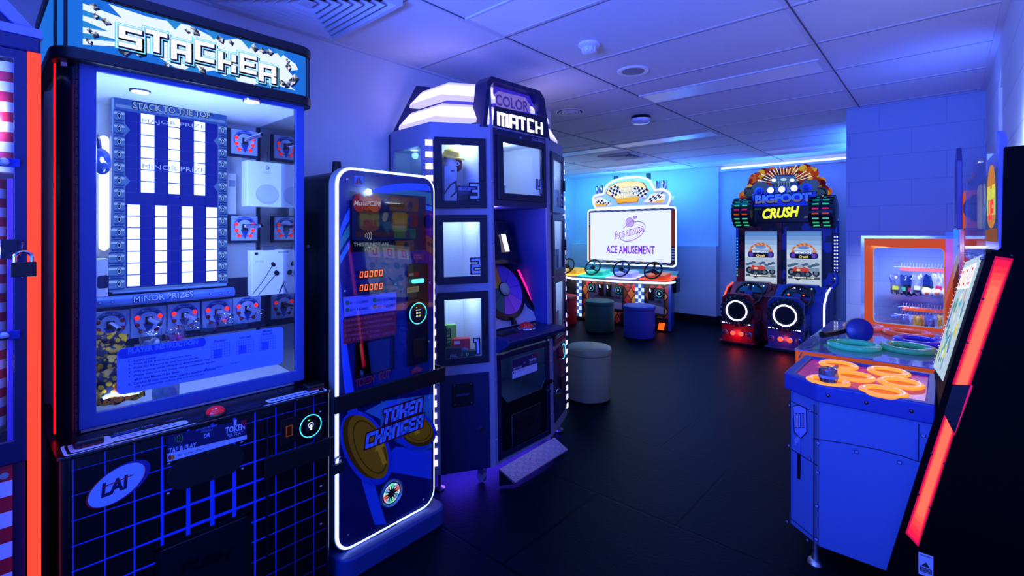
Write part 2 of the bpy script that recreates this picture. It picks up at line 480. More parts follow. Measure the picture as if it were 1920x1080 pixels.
def wall(name, a, b, m):
    return struct(MB(m).box(a, b).build(name))
wall('floor', (XFL - .1, -1.7, -.1), (XR + .1, YB + .1, 0), rubber)
ceil = wall('ceiling', (XFL - .1, -1.7, H_C), (XR + .1, YB + .1, H_C + .1), ceil_m)
wall('wall_left', (XL - .1, -1.6, 0), (XL, 3.4, H_C), white_paint)
wall('wall_left_return', (XFL, 3.3, 0), (XL - .1, 3.4, H_C), white_paint)
wall('wall_far_left', (XFL - .1, 3.3, 0), (XFL, YB, H_C), white_paint)
wall('wall_back', (XFL - .1, YB, 0), (XR + .1, YB + .1, H_C), white_paint)
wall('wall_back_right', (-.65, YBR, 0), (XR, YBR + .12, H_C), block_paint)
wall('wall_right_return', (-.65, YBR + .12, 0), (-.53, YB, H_C), white_paint)
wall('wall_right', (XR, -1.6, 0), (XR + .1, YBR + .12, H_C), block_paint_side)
wall('wall_front', (XL - .1, -1.7, 0), (XR + .1, -1.6, H_C), white_paint)
# low ledge and pier along the back wall, black skirting under both
struct(MB(white_paint).box((XFL, 7.9, .13), (-2.72, YB, 1.25)).build('wall_back_ledge', bevel=.006))
struct(MB(white_paint).box((-2.98, 8.0, 1.25), (-2.72, YB, H_C)).build('wall_back_pier', bevel=.006))
struct(MB(black_m).box((XFL, 7.92, 0), (-2.74, YB, .13)).box((-2.74, 8.03, 0), (-.65, YB, .13)).build('baseboard_back'))
struct(MB(black_m).box((-.664, YBR - .012, 0), (XR, YBR, .1)).build('baseboard_right'))
# suspended ceiling: white tees, a thin dark strip painted as the shadow gap along each
g = MB(tee_m); gx = [-5.57 + 1.25 * i for i in range(0, 5)]
rows = [-1.0, -.4, .14, .74, 1.34, 1.96, 2.6, 3.2, 3.8, 4.4, 5.02, 5.6, 6.2, 6.8, 7.4]
for i, x in enumerate(gx):
    y0 = -1.6 if x > XL else 3.4
    g.box((x - .012, y0, H_C - .003), (x + .012, YB, H_C + .001)); g.box((x + .012, y0, H_C - .0035), (x + .019, YB, H_C + .001), gap_m)
for y in rows:
    x0 = XL if y < 3.4 else XFL
    g.box((x0, y - .009, H_C - .0025), (XR, y + .009, H_C + .001)); g.box((x0, y + .009, H_C - .003), (XR, y + .014, H_C + .001), gap_m)
g.box((XR - .03, -1.6, H_C - .012), (XR, YBR, H_C)); g.box((XL, -1.6, H_C - .012), (XL + .02, 3.4, H_C))
g.build('tee_grid', ceil)
# unlit recessed light panels
diff = mat('prismatic_diffuser', '#f2f2f6', .35)
def light_panel(x0, x1, y0, y1, label):
    t = thing('ceiling_light', label, 'ceiling light', ((x0 + x1) / 2, (y0 + y1) / 2, H_C - .008), 'unlit ceiling light panels')
    z = H_C - .008
    MB(tee_m).ring([(x0, y0, z), (x1, y0, z), (x1, y1, z), (x0, y1, z)], [(x0 + .015, y0 + .015, z), (x1 - .015, y0 + .015, z), (x1 - .015, y1 - .015, z), (x0 + .015, y1 - .015, z)], (0, 0, .009)).build('frame', t)
    MB(diff).box((x0 + .015, y0 + .015, z + .002), (x1 - .015, y1 - .015, z + .009)).build('diffuser', t)
light_panel(-1.80, -.59, 1.66, 1.95, 'unlit ceiling light panel next to the louvred air vent')
light_panel(-1.80, -.59, 3.5, 3.78, 'unlit ceiling light panel behind the dome speaker grille near the block wall')
light_panel(-3.05, -1.84, 5.22, 5.5, 'unlit ceiling light panel just beyond the hanging strobe beacon')
light_panel(-4.3, -3.09, 5.3, 5.58, 'unlit ceiling light panel in front of the square vent')
light_panel(-4.3, -3.09, 6.9, 7.18, 'unlit ceiling light panel over the racing game, nearest the cyan wall')
light_panel(-1.80, -.59, 6.9, 7.18, 'unlit ceiling light panel above the monster truck game')
# louvred square diffuser
def louvre_vent(x0, x1, y0, y1, n, drop, label):
    cx, cy = (x0 + x1) / 2, (y0 + y1) / 2; hw = (x1 - x0) / 2; hh = (y1 - y0) / 2
    t = thing('ceiling_vent', label, 'vent', (cx, cy, H_C - drop))
    z = H_C - drop
    def sq(k): return [(cx - hw * k, cy - hh * k, z), (cx + hw * k, cy - hh * k, z), (cx + hw * k, cy + hh * k, z), (cx - hw * k, cy + hh * k, z)]
    MB(tee_m).ring(sq(1), sq(.93), (0, 0, drop)).build('frame', t)
    MB(mat('vent_dark', '#24242c', .8)).box((cx - hw * .93, cy - hh * .93, H_C - .003), (cx + hw * .93, cy + hh * .93, H_C - .001)).build('backing', t)
    l = MB(tee_m)
    for i in range(n):
        k0 = .93 - .82 * i / n; k1 = k0 - .82 / n * .95
        a, b = sq(k0), sq(k1)
        for j in range(4):
            q = (j + 1) % 4
            A, B = Vector(a[j]), Vector(a[q]); C_, D = Vector(b[q]), Vector(b[j])
            up = Vector((0, 0, drop * .75))
            l.add([A, B, C_ + up, D + up, A + Vector((0, 0, .004)), B + Vector((0, 0, .004)), C_ + up + Vector((0, 0, .004)), D + up + Vector((0, 0, .004))], [(0, 1, 2, 3), (7, 6, 5, 4), (0, 4, 5, 1), (2, 6, 7, 3)])
    k = .1
    l.box((cx - hw * k, cy - hh * k, z + .002), (cx + hw * k, cy + hh * k, z + .006))
    l.build('louvres', t)
louvre_vent(-2.49, -1.86, .73, 1.33, 7, .035, 'large square louvred air vent at the ceiling edge above the stacking game')
louvre_vent(-3.62, -3.12, 5.83, 6.3, 5, .02, 'small square louvred vent in the ceiling before the racing game')
# round ceiling fittings
t = thing('smoke_detector', 'white ribbed smoke detector on the ceiling nearest the camera', 'smoke detector', (-1.52, 2.36, H_C))
MB(white_pl).lathe([(.062, 0), (.062, -.012), (.05, -.022)], (-1.52, 2.36, H_C), n=28).build('base', t)
m_ = MB(white_pl)
for i in range(10):
    a = 2 * PI * i / 10; m_.obox((-1.52, 2.36, H_C), (math.cos(a), math.sin(a), 0), (-math.sin(a), math.cos(a), 0), (0, 0, 1), (.026, -.005, -.048), (.042, .005, -.02))
m_.lathe([(.036, -.02), (.034, -.046), (.024, -.054), (.0001, -.056)], (-1.52, 2.36, H_C), n=24)
m_.build('sensor_head', t)
def round_speaker(x, y, r, label):
    t = thing('ceiling_speaker', label, 'ceiling speaker', (x, y, H_C))
    MB(white_pl).lathe([(r, 0), (r, -.004), (r * .93, -.01), (r * .7, -.006)], (x, y, H_C), n=36).build('rim', t)
    q = MB(mat('speaker_grille', '#8a8a96', .6, bump=.6, nscale=400))
    q.lathe([(r * .7, -.006), (r * .4, -.012), (.0001, -.014)], (x, y, H_C), n=32); q.build('grille', t)
round_speaker(-1.55, 2.94, .105, 'round white ceiling speaker next to the smoke detector')
t = thing('ceiling_air_vent', 'round ribbed air vent in the ceiling behind the crown of the locker game', 'vent', (-2.5, 3.57, H_C))
q = MB(white_pl)
for k, (r, dz) in enumerate(((.13, -.006), (.1, -.012), (.075, -.016), (.05, -.02))):
    q.lathe([(r, 0), (r, dz), (r - .018, dz + .004), (r - .018, 0)], (-2.5, 3.57, H_C), n=32)
q.build('rings', t)
MB(mat('vent_dark', '#24242c')).lathe([(.12, -.002), (.0001, -.002)], (-2.5, 3.57, H_C), n=24).build('backing', t)
t = thing('strobe_beacon', 'round beacon with a clear dome and dark base hanging from the ceiling', 'alarm beacon', (-2.1, 4.13, H_C))
MB(black_m).lathe([(.085, 0), (.09, -.022), (.085, -.028)], (-2.1, 4.13, H_C), n=32).build('base', t)
MB(mat('frosted_dome', '#d8e0f0', .15, coat=.6)).lathe([(.088, -.026), (.085, -.05), (.06, -.068), (.0001, -.074)], (-2.1, 4.13, H_C), n=32).build('dome', t)
# LED strip lamp under the ceiling of the far bay
t = thing('led_strip', 'long white LED strip glowing along the ceiling edge above the monster truck game', 'light strip', (-1.7, 7.99, 2.44))
MB(white_pl).box((-2.68, 7.93, 2.43), (-.67, 8.055, 2.452)).box((-2.68, 7.93, 2.452), (-.67, 7.94, 2.462)).build('channel', t)
MB(C('#a8c0ff', 3.2)).tube([(-2.66, 7.955, 2.478), (-.68, 7.955, 2.478)], .016, 10).build('tube', t)

# ================================================================ STOOLS
def stool(x, y, r, h, m, label, nf=6.0, sq=.12):
    t = thing('pouf_stool', label, 'stool', (x, y, 0), 'pouf stools')
    def prof(rr, z, n=48):
        o = []
        for i in range(n):
            a = 2 * PI * i / n; k = rr * (1 + sq * .5 * (math.cos(nf * a) * .25))
            o.append((x + k * math.cos(a), y + k * math.sin(a), z))
        return o
    b = MB(m); rings = [(r * .96, .012), (r, .03), (r * 1.01, h * .5), (r, h * .86)]
    L = [prof(a, z) for a, z in rings]; n = 48
    def loft(mb, L):
        fs = [(i * n + k, i * n + (k + 1) % n, (i + 1) * n + (k + 1) % n, (i + 1) * n + k) for i in range(len(L) - 1) for k in range(n)]
        mb.add([p for l in L for p in l], fs, None, True)
        mb.f.append([len(mb.v) - n + k for k in range(n)]); mb.fm.append(0); mb.fs.append(True)
    loft(b, L); b.build('body', t)
    c = MB(m); L = [prof(r * .985, h * .86), prof(r * 1.03, h * .875), prof(r * 1.04, h * .92), prof(r * 1.01, h * .97), prof(r * .9, h * .995), prof(r * .5, h * 1.01)]
    loft(c, L); c.build('cushion', t)
    MB(black_m).lathe([(r * .9, 0), (r * .9, .014)], (x, y, 0), n=24).build('foot', t)
    return t
stool(-2.36, 3.66, .195, .46, mat('cream_vinyl', '#9aa274', .42, noise=.05, bump=.1, nscale=90), 'cream round pouf stool beside the locker game, nearest the camera')
stool(-3.86, 6.28, .215, .46, mat('green_vinyl', '#3f6a58', .5, noise=.06, bump=.1, nscale=90), 'dark green pouf stool in front of the racing game')
stool(-3.22, 6.28, .215, .455, mat('blue_vinyl', '#3a4fb4', .5, noise=.06, bump=.1, nscale=90), 'blue pouf stool in front of the red seat of the racing game')
stool(-4.62, 6.42, .215, .46, mat('red_vinyl', '#b01826', .5, noise=.06, bump=.1, nscale=90), 'red pouf stool half hidden behind the locker game')
# ================================================================ shared small builders
def bag_mb(o, u, v, n, wd, hg, th, m, wav=.006, seed=0, crimp=.12):
    """a crimped foil / plastic bag: two bulging sheets meeting at flat sealed ends"""
    rnd = random.Random(seed); o, u, v, n = map(V3, (o, u, v, n)); ph = [rnd.uniform(0, 6.3) for _ in range(4)]
    mb = MB(m)
    def fn(sgn):
        def f(a, b):
            e = max(0., min(1., (min(b, 1 - b) - crimp * .4) / .25)); s_ = math.sin(PI * min(1, max(0, a))) ** .6 * math.sin(PI / 2 * e)
            wob = wav * math.sin(9 * a + ph[0]) * math.sin(7 * b + ph[1]) + .4 * wav * math.sin(23 * a + ph[2] + 11 * b)
            return o + u * ((a - .5) * wd * (1 + .05 * math.sin(6 * b + ph[3]))) + v * ((b - .5) * hg + wav * math.sin(14 * a + ph[1]) * (1 - e)) + n * (sgn * (th / 2 * s_ + .0006) + wob)
        return f
    mb.sheet(fn(1), 12, 14); mb.sheet(lambda a, b: fn(-1)(1 - a, b), 12, 14)
    return mb
def padlock(o, u, n, k, bm, label):
    """o: centre of the body, u: sideways, n: towards the viewer"""
    o, u, n = map(V3, (o, u, n)); v = Vector((0, 0, 1))
    t = thing('padlock', label, 'padlock', o - v * .02 * k)
    MB(bm).obox(o, u, v, n, (-.024 * k, -.019 * k, -.008 * k), (.024 * k, .019 * k, .008 * k)).build('lock_body', t, bevel=.002 * k)
    pts = [o + u * (-.016 * k) + v * (.012 * k)] + [o + u * (-.016 * math.cos(PI * i / 10) * k) + v * ((.03 + .016 * math.sin(PI * i / 10)) * k) for i in range(11)] + [o + u * (.016 * k) + v * (.012 * k)]
    MB(chrome).tube(pts, .0042 * k, 8).build('shackle', t)
    MB(darksteel).cyl(o - v * .0195 * k, o - v * .0205 * k, .005 * k, 12).build('keyhole', t)
    return t
def reader(parent, o, n, r, ringc='#3fd0ff', e=2.2, keys=False):
    """round contactless card reader with a glowing ring and a small screen"""
    o, n = V3(o), V3(n).normalized(); u = Vector((0, 0, 1)).cross(n); v = Vector((0, 0, 1))
    b = MB(blackgloss).cyl(o, o + n * .012, r * 1.08, 32).build('card_reader', parent)
    MB(C(ringc, e)).torus(o + n * .012, n, r, r * .045, n=40, k=6).build('glow_ring', b)
    A = Art(o + n * .0125, u, v)
    A.rect(-r * .5, -r * .42, r * .5, r * .42, C('#10163a', .6)); A.up()
    if keys:
        for i in (-.26, .08):
            for j in (-.24, .04): A.rect(i * r, j * r, (i + .24) * r, (j + .09) * r, C('#e0e040', 1.0)); A.rect(i * r, (j - .07) * r, (i + .24) * r, (j - .02) * r, C('#c8d8ff', 1.0))
        A.rect(-r * .3, r * .3, r * .3, r * .37, C('#c8d8ff', 1.0))
    else:
        A.poly(ell(0, .1 * r, r * .26, r * .26), C('#c8d8ff', 1.2)).up(); A.poly(ell(0, .1 * r, r * .2, r * .2), C('#10163a', .6)).up()
        A.rect(-r * .08, -r * .36, r * .1, r * .12, C('#e0f0e0', 1.3))
    A.rect(-r * .3, r * .56, -r * .12, r * .62, C('#40ff60', 1.5))
    A.build('screen', b)
    return b
def screws(pts, n, r, m, parent, name='screw_head'):
    for p in pts: MB(m or steel).dome(p, n, r, r * .6, n=10, k=3).build(name, parent)
ROD = glass('clear_rod', '#eaf2ff', 1.6, .18)

# ================================================================ STACKING PRIZE GAME
XF, XW = -1.89, -2.03                      # base front, window plane
ST = thing('prize_game_cabinet', 'tall stacking block prize game with a glass case and a lit block letter header', 'arcade machine', (-2.2, .585, 0))
bf = mat('stacker_black', '#06060a', .3, coat=.35)
basep = [(x, y) for x, y in rrect(-2.55, .17, XF, 1.0, .028, 4)]
MB(bf).prism([(x, y, .03) for x, y in basep], (0, 0, .765), smooth=True).build('base_cabinet', ST)
A = Art((XF + .0003, 0, 0), (0, 1, 0))
gl = C('#1a4be0', 0, .35)
gl = mat('grid_line_ink', '#2e55e6', .4)
gu = [A.px(x, 960)[0] for x in (137, 197, 252, 304, 353, 398, 439, 478, 517, 553, 588)]
gz = [A.px(304, y)[1] for y in (837, 880, 922, 962, 1007, 1050)]
dz = (gz[0] - gz[-1]) / 5
gz = [gz[0] - dz * i for i in range(-0, 10)]
uc, zc = gu[5], gz[4]
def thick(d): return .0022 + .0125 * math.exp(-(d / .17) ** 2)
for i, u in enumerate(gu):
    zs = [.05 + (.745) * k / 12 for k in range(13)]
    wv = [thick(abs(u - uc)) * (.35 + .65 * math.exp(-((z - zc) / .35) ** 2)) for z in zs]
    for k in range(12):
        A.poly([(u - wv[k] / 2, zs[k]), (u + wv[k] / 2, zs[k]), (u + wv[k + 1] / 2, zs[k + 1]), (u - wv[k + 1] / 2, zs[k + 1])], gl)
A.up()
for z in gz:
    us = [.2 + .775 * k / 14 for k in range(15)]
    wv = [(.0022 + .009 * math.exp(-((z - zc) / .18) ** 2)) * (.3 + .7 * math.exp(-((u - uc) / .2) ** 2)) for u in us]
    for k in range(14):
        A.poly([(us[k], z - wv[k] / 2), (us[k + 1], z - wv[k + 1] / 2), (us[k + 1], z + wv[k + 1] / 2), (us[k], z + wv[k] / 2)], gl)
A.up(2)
# oval maker's sign
def pell(cx, cy, a, b, rot, n=36): return A.pxs(*ell(cx, cy, a, b, n, rot))
A.poly(pell(222, 907, 70, 28, -34), C('#2a2a90')).up(); A.poly(pell(217, 910, 66, 27, -34), C('#b01828')).up()
A.poly(pell(218, 909, 63, 26, -35), C('#a8c4f4')).up()
lg = C('#15174a')
A.ptext('LAI', (189, 934), (243, 913), 27, lg, .045, .22); A.up()
A.ppoly([(190, 913), (250, 888), (250, 890), (190, 915)], C('#c02030')); A.up()
# payment sign
sg = A.pxs((313, 816), (461, 785), (462, 820), (313, 866)); A.poly(sg, C('#141a4e')).up()
A.poly(A.pxs((313, 850), (462, 815), (462, 822), (313, 866)), C('#c4d0f0')).up()
A.ptext('TAP & PLAY', (315, 850), (367, 838), 10, C('#b8c8f4'), .03)
A.ptext('OR', (381, 821), (393, 818), 8, C('#b8c8f4'), .03)
A.ptext('TOKEN', (421, 813), (458, 804), 12, C('#c8d8ff'), .035); A.ptext('PER PLAY', (424, 820), (455, 812), 6, C('#a8b8e8'), .01)
A.ptext('1', (437, 797), (442, 796), 10, C('#c8d8ff'), .03)
A.ptext('NO CASH PAYMENT', (367, 808), (407, 798), 4, C('#7f8fd0'), .01); A.ptext('AVAILABLE', (376, 811), (398, 806), 4, C('#7f8fd0'), .01)
for k in range(4): A.line([A.px(*p) for p in ell(325 + 3.4 * k, 823 - .8 * k, 3 + k, 5 + 1.6 * k, 8, 0, -55, 55)], .0022, C('#7ac040'))
A.poly(pell(318, 857, 3.6, 4.4, 0, 14), C('#d02020')).up(); A.poly(pell(323, 856, 3.6, 4.4, 0, 14), C('#e08a20'))
A.ptext('VISA', (331, 855), (340, 853), 3.6, C('#20307a'), .02); A.ptext('G Pay', (345, 853), (361, 849), 5, C('#404868')); A.ptext('Pay', (367, 847), (378, 844), 5, C('#404868'))
A.up()
A.ppoly([(449, 789), (461, 786), (461, 796), (455, 800)], C('#a01830'))
A.build('front_artwork', ST)
# black oval prize handle cover, push door, latch rod, coin slot, bar
a0, a1 = A.px(347, 886), A.px(427, 862); zz = (a0[1] + a1[1]) / 2
pts = [(XF + .001, a1[0] + .052 * math.cos(R(t)), zz + .052 * math.sin(R(t))) for t in range(-90, 91, 15)] + [(XF + .001, a0[0] - .052 * math.cos(R(t)), zz - .052 * math.sin(R(t))) for t in range(-90, 91, 15)]
MB(mat('matte_black', '#030305', .7)).prism(pts, (.006, 0, 0)).build('oval_cover', ST, bevel=.002)
d0, d1 = A.px(300, 1030), A.px(462, 967)
pd = MB(mat('push_flap_black', '#0c0d18', .35)).box((XF - .0, d0[0], .12), (XF + .008, d1[0], d0[1] - .003)).build('push_flap', ST, bevel=.003)
B = Art((XF + .0083, 0, 0), (0, 1, 0)); B.ptext('PUSH', (335, 1080), (433, 1047), 22, mat('raised_black', '#02020a', .3), .05, .2); B.build('lettering', pd)
fr = MB(black_m).box((XF, d0[0] - .012, .1), (XF + .005, d0[0], d0[1] + .008)).box((XF, d1[0], .1), (XF + .005, d1[0] + .014, d0[1] + .008)).box((XF, d0[0] - .012, d0[1] - .003), (XF + .005, d1[0] + .014, d0[1] + .01)).build('flap_frame', ST)
q0, q1 = A.px(500, 785), A.px(503, 1040)
MB(darksteel).box((XF, q0[0] - .004, q1[1]), (XF + .009, q0[0] + .004, q0[1])).build('latch_rod', ST, bevel=.001)
b0, b1 = A.px(494, 874), A.px(622, 842)
MB(mat('bar_black', '#020204', .5)).box((XF + .004, b0[0], b0[1] - .045), (XF + .014, 1.0, b0[1] + .03)).build('security_bar', ST, bevel=.002)
c0 = A.px(541, 808)
cs = MB(black_m).box((XF, c0[0] - .03, c0[1] - .05), (XF + .004, c0[0] + .03, c0[1] + .05)).build('coin_entry', ST, bevel=.002)
B = Art((XF + .0045, 0, 0), (0, 1, 0)); B.rect(c0[0] - .012, c0[1] - .02, c0[0] + .014, c0[1] + .022, C('#a04a10', .35)).up(); B.rect(c0[0] - .008, c0[1] - .016, c0[0] + .01, c0[1] + .018, C('#301405', .3)); B.build('coin_slot', cs)
rp = aX(580, 797, XF); reader(ST, (XF, rp.y, rp.z), (1, 0, 0), .043)
lk = aX(596, 826, XF)
k_ = MB(mat('lock_plate', '#10101a', .4)).box((XF, lk.y - .016, lk.z - .03), (XF + .004, lk.y + .018, lk.z + .03)).build('lock_plate', ST)
MB(chrome).cyl((XF, lk.y, lk.z + .013), (XF + .009, lk.y, lk.z + .013), .008).cyl((XF, lk.y, lk.z - .012), (XF + .012, lk.y, lk.z - .012), .009).build('lock_barrels', k_)
screws([aX(x, y, XF) for x, y in ((317, 870), (316, 926), (454, 829), (455, 879), (601, 772), (602, 912), (602, 983))], (1, 0, 0), .005, None, ST)
# control ledge
lp = rrect(-2.55, .165, XF + .004, 1.003, .03, 4)
MB(bf).prism([(x, y, .795) for x, y in lp], (0, 0, .012), smooth=True).build('control_ledge', ST, bevel=.003)
B = Art((0, 0, .8073), (0, 1, 0), (-1, 0, 0))       # u = y, v = -x, looking down
wl = C('#c8d4f4'); bl = C('#1a2a90')
def lr(y0, y1, x0, x1, m): return B.poly(rrect(y0, -x1, y1, -x0, min(.012, (x1 - x0) / 2.1), 3), m)
lr(.185, .52, -1.99, -1.893, wl); lr(.73, .985, -1.985, -1.893, wl); B.up()
lr(.193, .978, -1.99, -1.899, C('#05050c')); B.up()
lr(.2, .30, -1.985, -1.905, C('#d8c8e0')); lr(.30, .50, -1.955, -1.912, wl); lr(.76, .96, -1.955, -1.91, wl); B.up()
for i in range(7): B.rect(.53 + .03 * i, 1.905, .531 + .03 * i, 1.985, bl)
for x in (1.915, 1.945, 1.97): B.rect(.5, x, .74, x + .0015, bl)
B.up()
for i in range(6): B.rect(.315 + .028 * i, 1.925, .333 + .028 * i, 1.931, C('#a02030')); B.rect(.315 + .026 * i, 1.94, .335 + .026 * i, 1.944, C('#303a70'))
for i in range(10): B.rect(.772 + .018 * i, 1.92, .784 + .018 * i, 1.934 + .004 * (i % 3), C('#3050c0'))
B.rect(.30, 1.962, .37, 1.972, C('#2040b0')); B.rect(.385, 1.962, .48, 1.975, C('#401018'))
B.text('CREDIT', .45, 1.979, .008, C('#90a8e8'), .05, .02); B.text('STACKING LEVEL', .31, 1.979, .008, C('#90a8e8'), .11, .02)
B.build('ledge_artwork', ST)
bp = aZ(404, 776, .81)
btn = MB(black_m).lathe([(.036, 0), (.036, .006), (.03, .01)], (bp.x, bp.y, .807), n=28).build('push_button', ST)
MB(mat('red_dome', '#e01414', .12, coat=.6, e=.25)).dome((bp.x, bp.y, .816), (0, 0, 1), .03, .022, n=28).build('red_dome', btn)
for (y, x) in ((.245, -1.955), (.955, -1.96)):
    MB(black_m).prism([(x - .03, y - .035, .807), (x + .03, y - .035, .807), (x + .03, y + .035, .807), (x - .03, y + .035, .807)], (0, 0, .022)).build('clamp_block', ST, bevel=.006)
    MB(mat('red_edge', '#7a0c10', .4)).box((x + .024, y - .03, .809), (x + .0315, y + .03, .816)).build('red_edge', ST)
# glass case
posts = mat('case_black', '#070b1e', .25, coat=.3); framem = mat('door_frame_blue_black', '#35549e', .4)
Y0, Y1, XBk = .183, .968, -2.55
cp = MB(posts)
cp.prism([(x, y, .807) for x, y in [(XW - .01 - .055 * (1 - math.cos(R(t))), Y0 + .055 * (1 - math.sin(R(t)))) for t in range(0, 91, 15)][::-1] + [(XW - .01, Y0 + .055), (XW - .045, Y0 + .055), (XW - .045, Y0 + .04), (XW - .065, Y0 + .03)]], (0, 0, 1.22), smooth=True)
cp.build('corner_post', ST)
cp = MB(posts)
cp.prism([(x, y, .807) for x, y in [(XW - .01, Y1 - .055), (XW - .01 - .055 * (1 - math.cos(R(45))), Y1 - .055 * (1 - math.sin(R(45)))), (XW - .065, Y1), (XW - .065, Y1 - .012), (XW - .03, Y1 - .05)]], (0, 0, 1.22))
cp.build('corner_post', ST)
for y in (Y0, Y1 - .02): MB(posts).box((XBk, y, .807), (XBk + .02, y + .02, 2.03)).build('corner_post', ST)
g0, g1, z0, z1 = .275, .915, .877, 1.97
fo = [(XW - .012, .232, .83), (XW - .012, Y1 - .018, .83), (XW - .012, Y1 - .018, 1.995), (XW - .012, .232, 1.995)]
fi = [(XW - .012, g0, z0), (XW - .012, g1, z0), (XW - .012, g1, z1), (XW - .012, g0, z1)]
dr = MB(framem).ring(fo, fi, (.014, 0, 0)).build('case_door', ST, bevel=.004)
MB(pane).box((XW - .006, g0, z0), (XW - .003, g1, z1)).build('glass_pane', dr)
hg = MB(mat('hinge_black', '#0c1430', .3))
for i in range(40): hg.cyl((XW + .001, .226, .83 + i * .0298), (XW + .001, .226, .83 + i * .0298 + .027), .0045, 8)
hg.build('piano_hinge', ST)
MB(darksteel).cyl((XW, .962, 1.395), (XW + .012, .962, 1.395), .007).build('door_lock', ST)
sideg = glass('side_glass', '#e4ecf6', 1.5, .10)
MB(sideg).box((XBk + .02, Y0 + .004, .807), (XW - .066, Y0 + .008, 2.03)).build('side_glass', ST)
MB(glass('side_mirror_glass', '#c8d6ea', 2.2, .28)).box((XBk + .02, Y1 - .012, .807), (XW - .066, Y1 - .008, 2.03)).build('side_glass', ST)
MB(C('#ff1020', 2.0)).box((XW - .067, Y0 - .003, .82), (XW - .062, Y0 + .003, 1.985)).build('edge_light', ST)
inm = mat('case_lining', '#dce2ee', .35)
MB(inm).box((XBk, Y0 + .01, .807), (XBk + .006, Y1 - .012, 2.03)).build('back_panel', ST)
MB(mat('case_ceiling', '#e4e8f2', .4)).box((XBk, Y0 + .01, 1.973), (XW - .02, Y1 - .012, 1.9845)).build('case_ceiling', ST)
MB(inm).prism([(XBk + .006, .22, .86), (XBk + .006, .955, .86), (XW - .04, .955, .83), (XW - .04, .22, .83)], (0, 0, -.02)).build('prize_floor', ST)
sp = aZ(472, 190, 1.97)
dl = MB(chrome).lathe([(.034, 0), (.032, -.006)], (sp.x, sp.y, 1.973), n=24).build('downlight', ST)
MB(C('#eaf0ff', 14)).lathe([(.027, -.0065), (.0001, -.0065)], (sp.x, sp.y, 1.973), n=20).build('lamp_disc', dl)
sp2 = aZ(265, 152, 2.0)
dl = MB(chrome).lathe([(.034, 0), (.032, -.006)], (-2.2, .42, 1.973), n=24).build('downlight', ST)
MB(C('#d4e0ff', 6)).lathe([(.027, -.0065), (.0001, -.0065)], (-2.2, .42, 1.973), n=20).build('lamp_disc', dl)
point('case_lamp', (-2.08, .62, 1.72), (.26, .48, 1), 3.6, .03, ST)
point('case_lamp', (-2.12, .36, 1.72), (.25, .46, 1), 3.6, .03, ST)
point('tube_glow', (-2.2, .30, 1.62), (.4, .6, 1), 1.6, .05, ST)
point('front_fill', (-2.1, .70, 1.45), (.3, .5, 1), 3.0, .05, ST)  # unseen point added to brighten the inside of the case
area('case_fill_light', (-2.07, .6, .9), (-2.25, .6, 2.0), .6, .02, (.22, .36, 1), 1.7, 100)  # unseen strip added at the glass bottom to light the case ceiling
tb = MB(C('#c4d4ff', 3.2)); p0, p1 = aX(195, 262, -2.46), aX(195, 462, -2.46)
tb.tube([(-2.46, p0.y, p0.z), (-2.46, p0.y, p1.z)], .016, 14); tb.ball((-2.46, p0.y, p0.z), .016); tb.ball((-2.46, p0.y, p1.z), .016)
tb.build('light_tube', ST)
# play field
XP = -2.38
P_ = Art((XP, 0, 0), (0, 1, 0), step=.0004)
pb0, pb1 = P_.px(207, 552), P_.px(427, 212)
MB(mat('field_edge', '#8aa4d8', .4)).box((XP - .05, P_.px(210, 400)[0], pb0[1]), (XP, P_.px(426, 400)[0], P_.px(213, 182)[1])).build('play_field_case', ST, bevel=.004)
fb = C('#0618c0', .55); lt = C('#aec4ff', 2.6); pipe = C('#3f6fe0', .75); pipe_d = C('#1a3cc0', .6); pipe_l = C('#86acff', .85)
P_.ppoly([(213, 181), (425, 212), (427, 531), (205, 548)], C('#4f7af0', .6)); P_.up()
P_.ppoly([(234, 205), (408, 228), (408, 529), (236, 540)], fb); P_.up()
cols = [(238, 263), (263.5, 290), (290, 313.5), (315, 338), (340, 362), (363, 385), (386, 407.5)]
u_of = lambda x: P_.px(x, 400)[0]
ztop, zbot = P_.px(300, 214)[1], P_.px(300, 534)[1]
dzr = (ztop - zbot) / 15
for r_ in range(15):
    za, zb = ztop - dzr * r_, ztop - dzr * (r_ + 1)
    for c_ in range(7):
        a, b = u_of(cols[c_][0]), u_of(cols[c_][1])
        on = (r_ < 7 and c_ in (1, 3, 5)) or (r_ > 7 and c_ in (0, 2, 4, 6))
        P_.rect(a + .0012, zb + .0018, b - .0012, za - .0018, (lt if on else C('#0a1ed0', .62)))
P_.up()
for r_ in range(16):
    P_.rect(u_of(236), ztop - dzr * r_ - .0006, u_of(408), ztop - dzr * r_ + .0006, C('#2a4ae8', .8))
P_.up()
P_.ptext('MAJOR PRIZE', (266, 231), (384, 243), 9, C('#7f9cff', 1.0)); P_.ptext('MINOR PRIZE', (267, 316), (384, 324), 9, C('#7f9cff', 1.0))
P_.up()
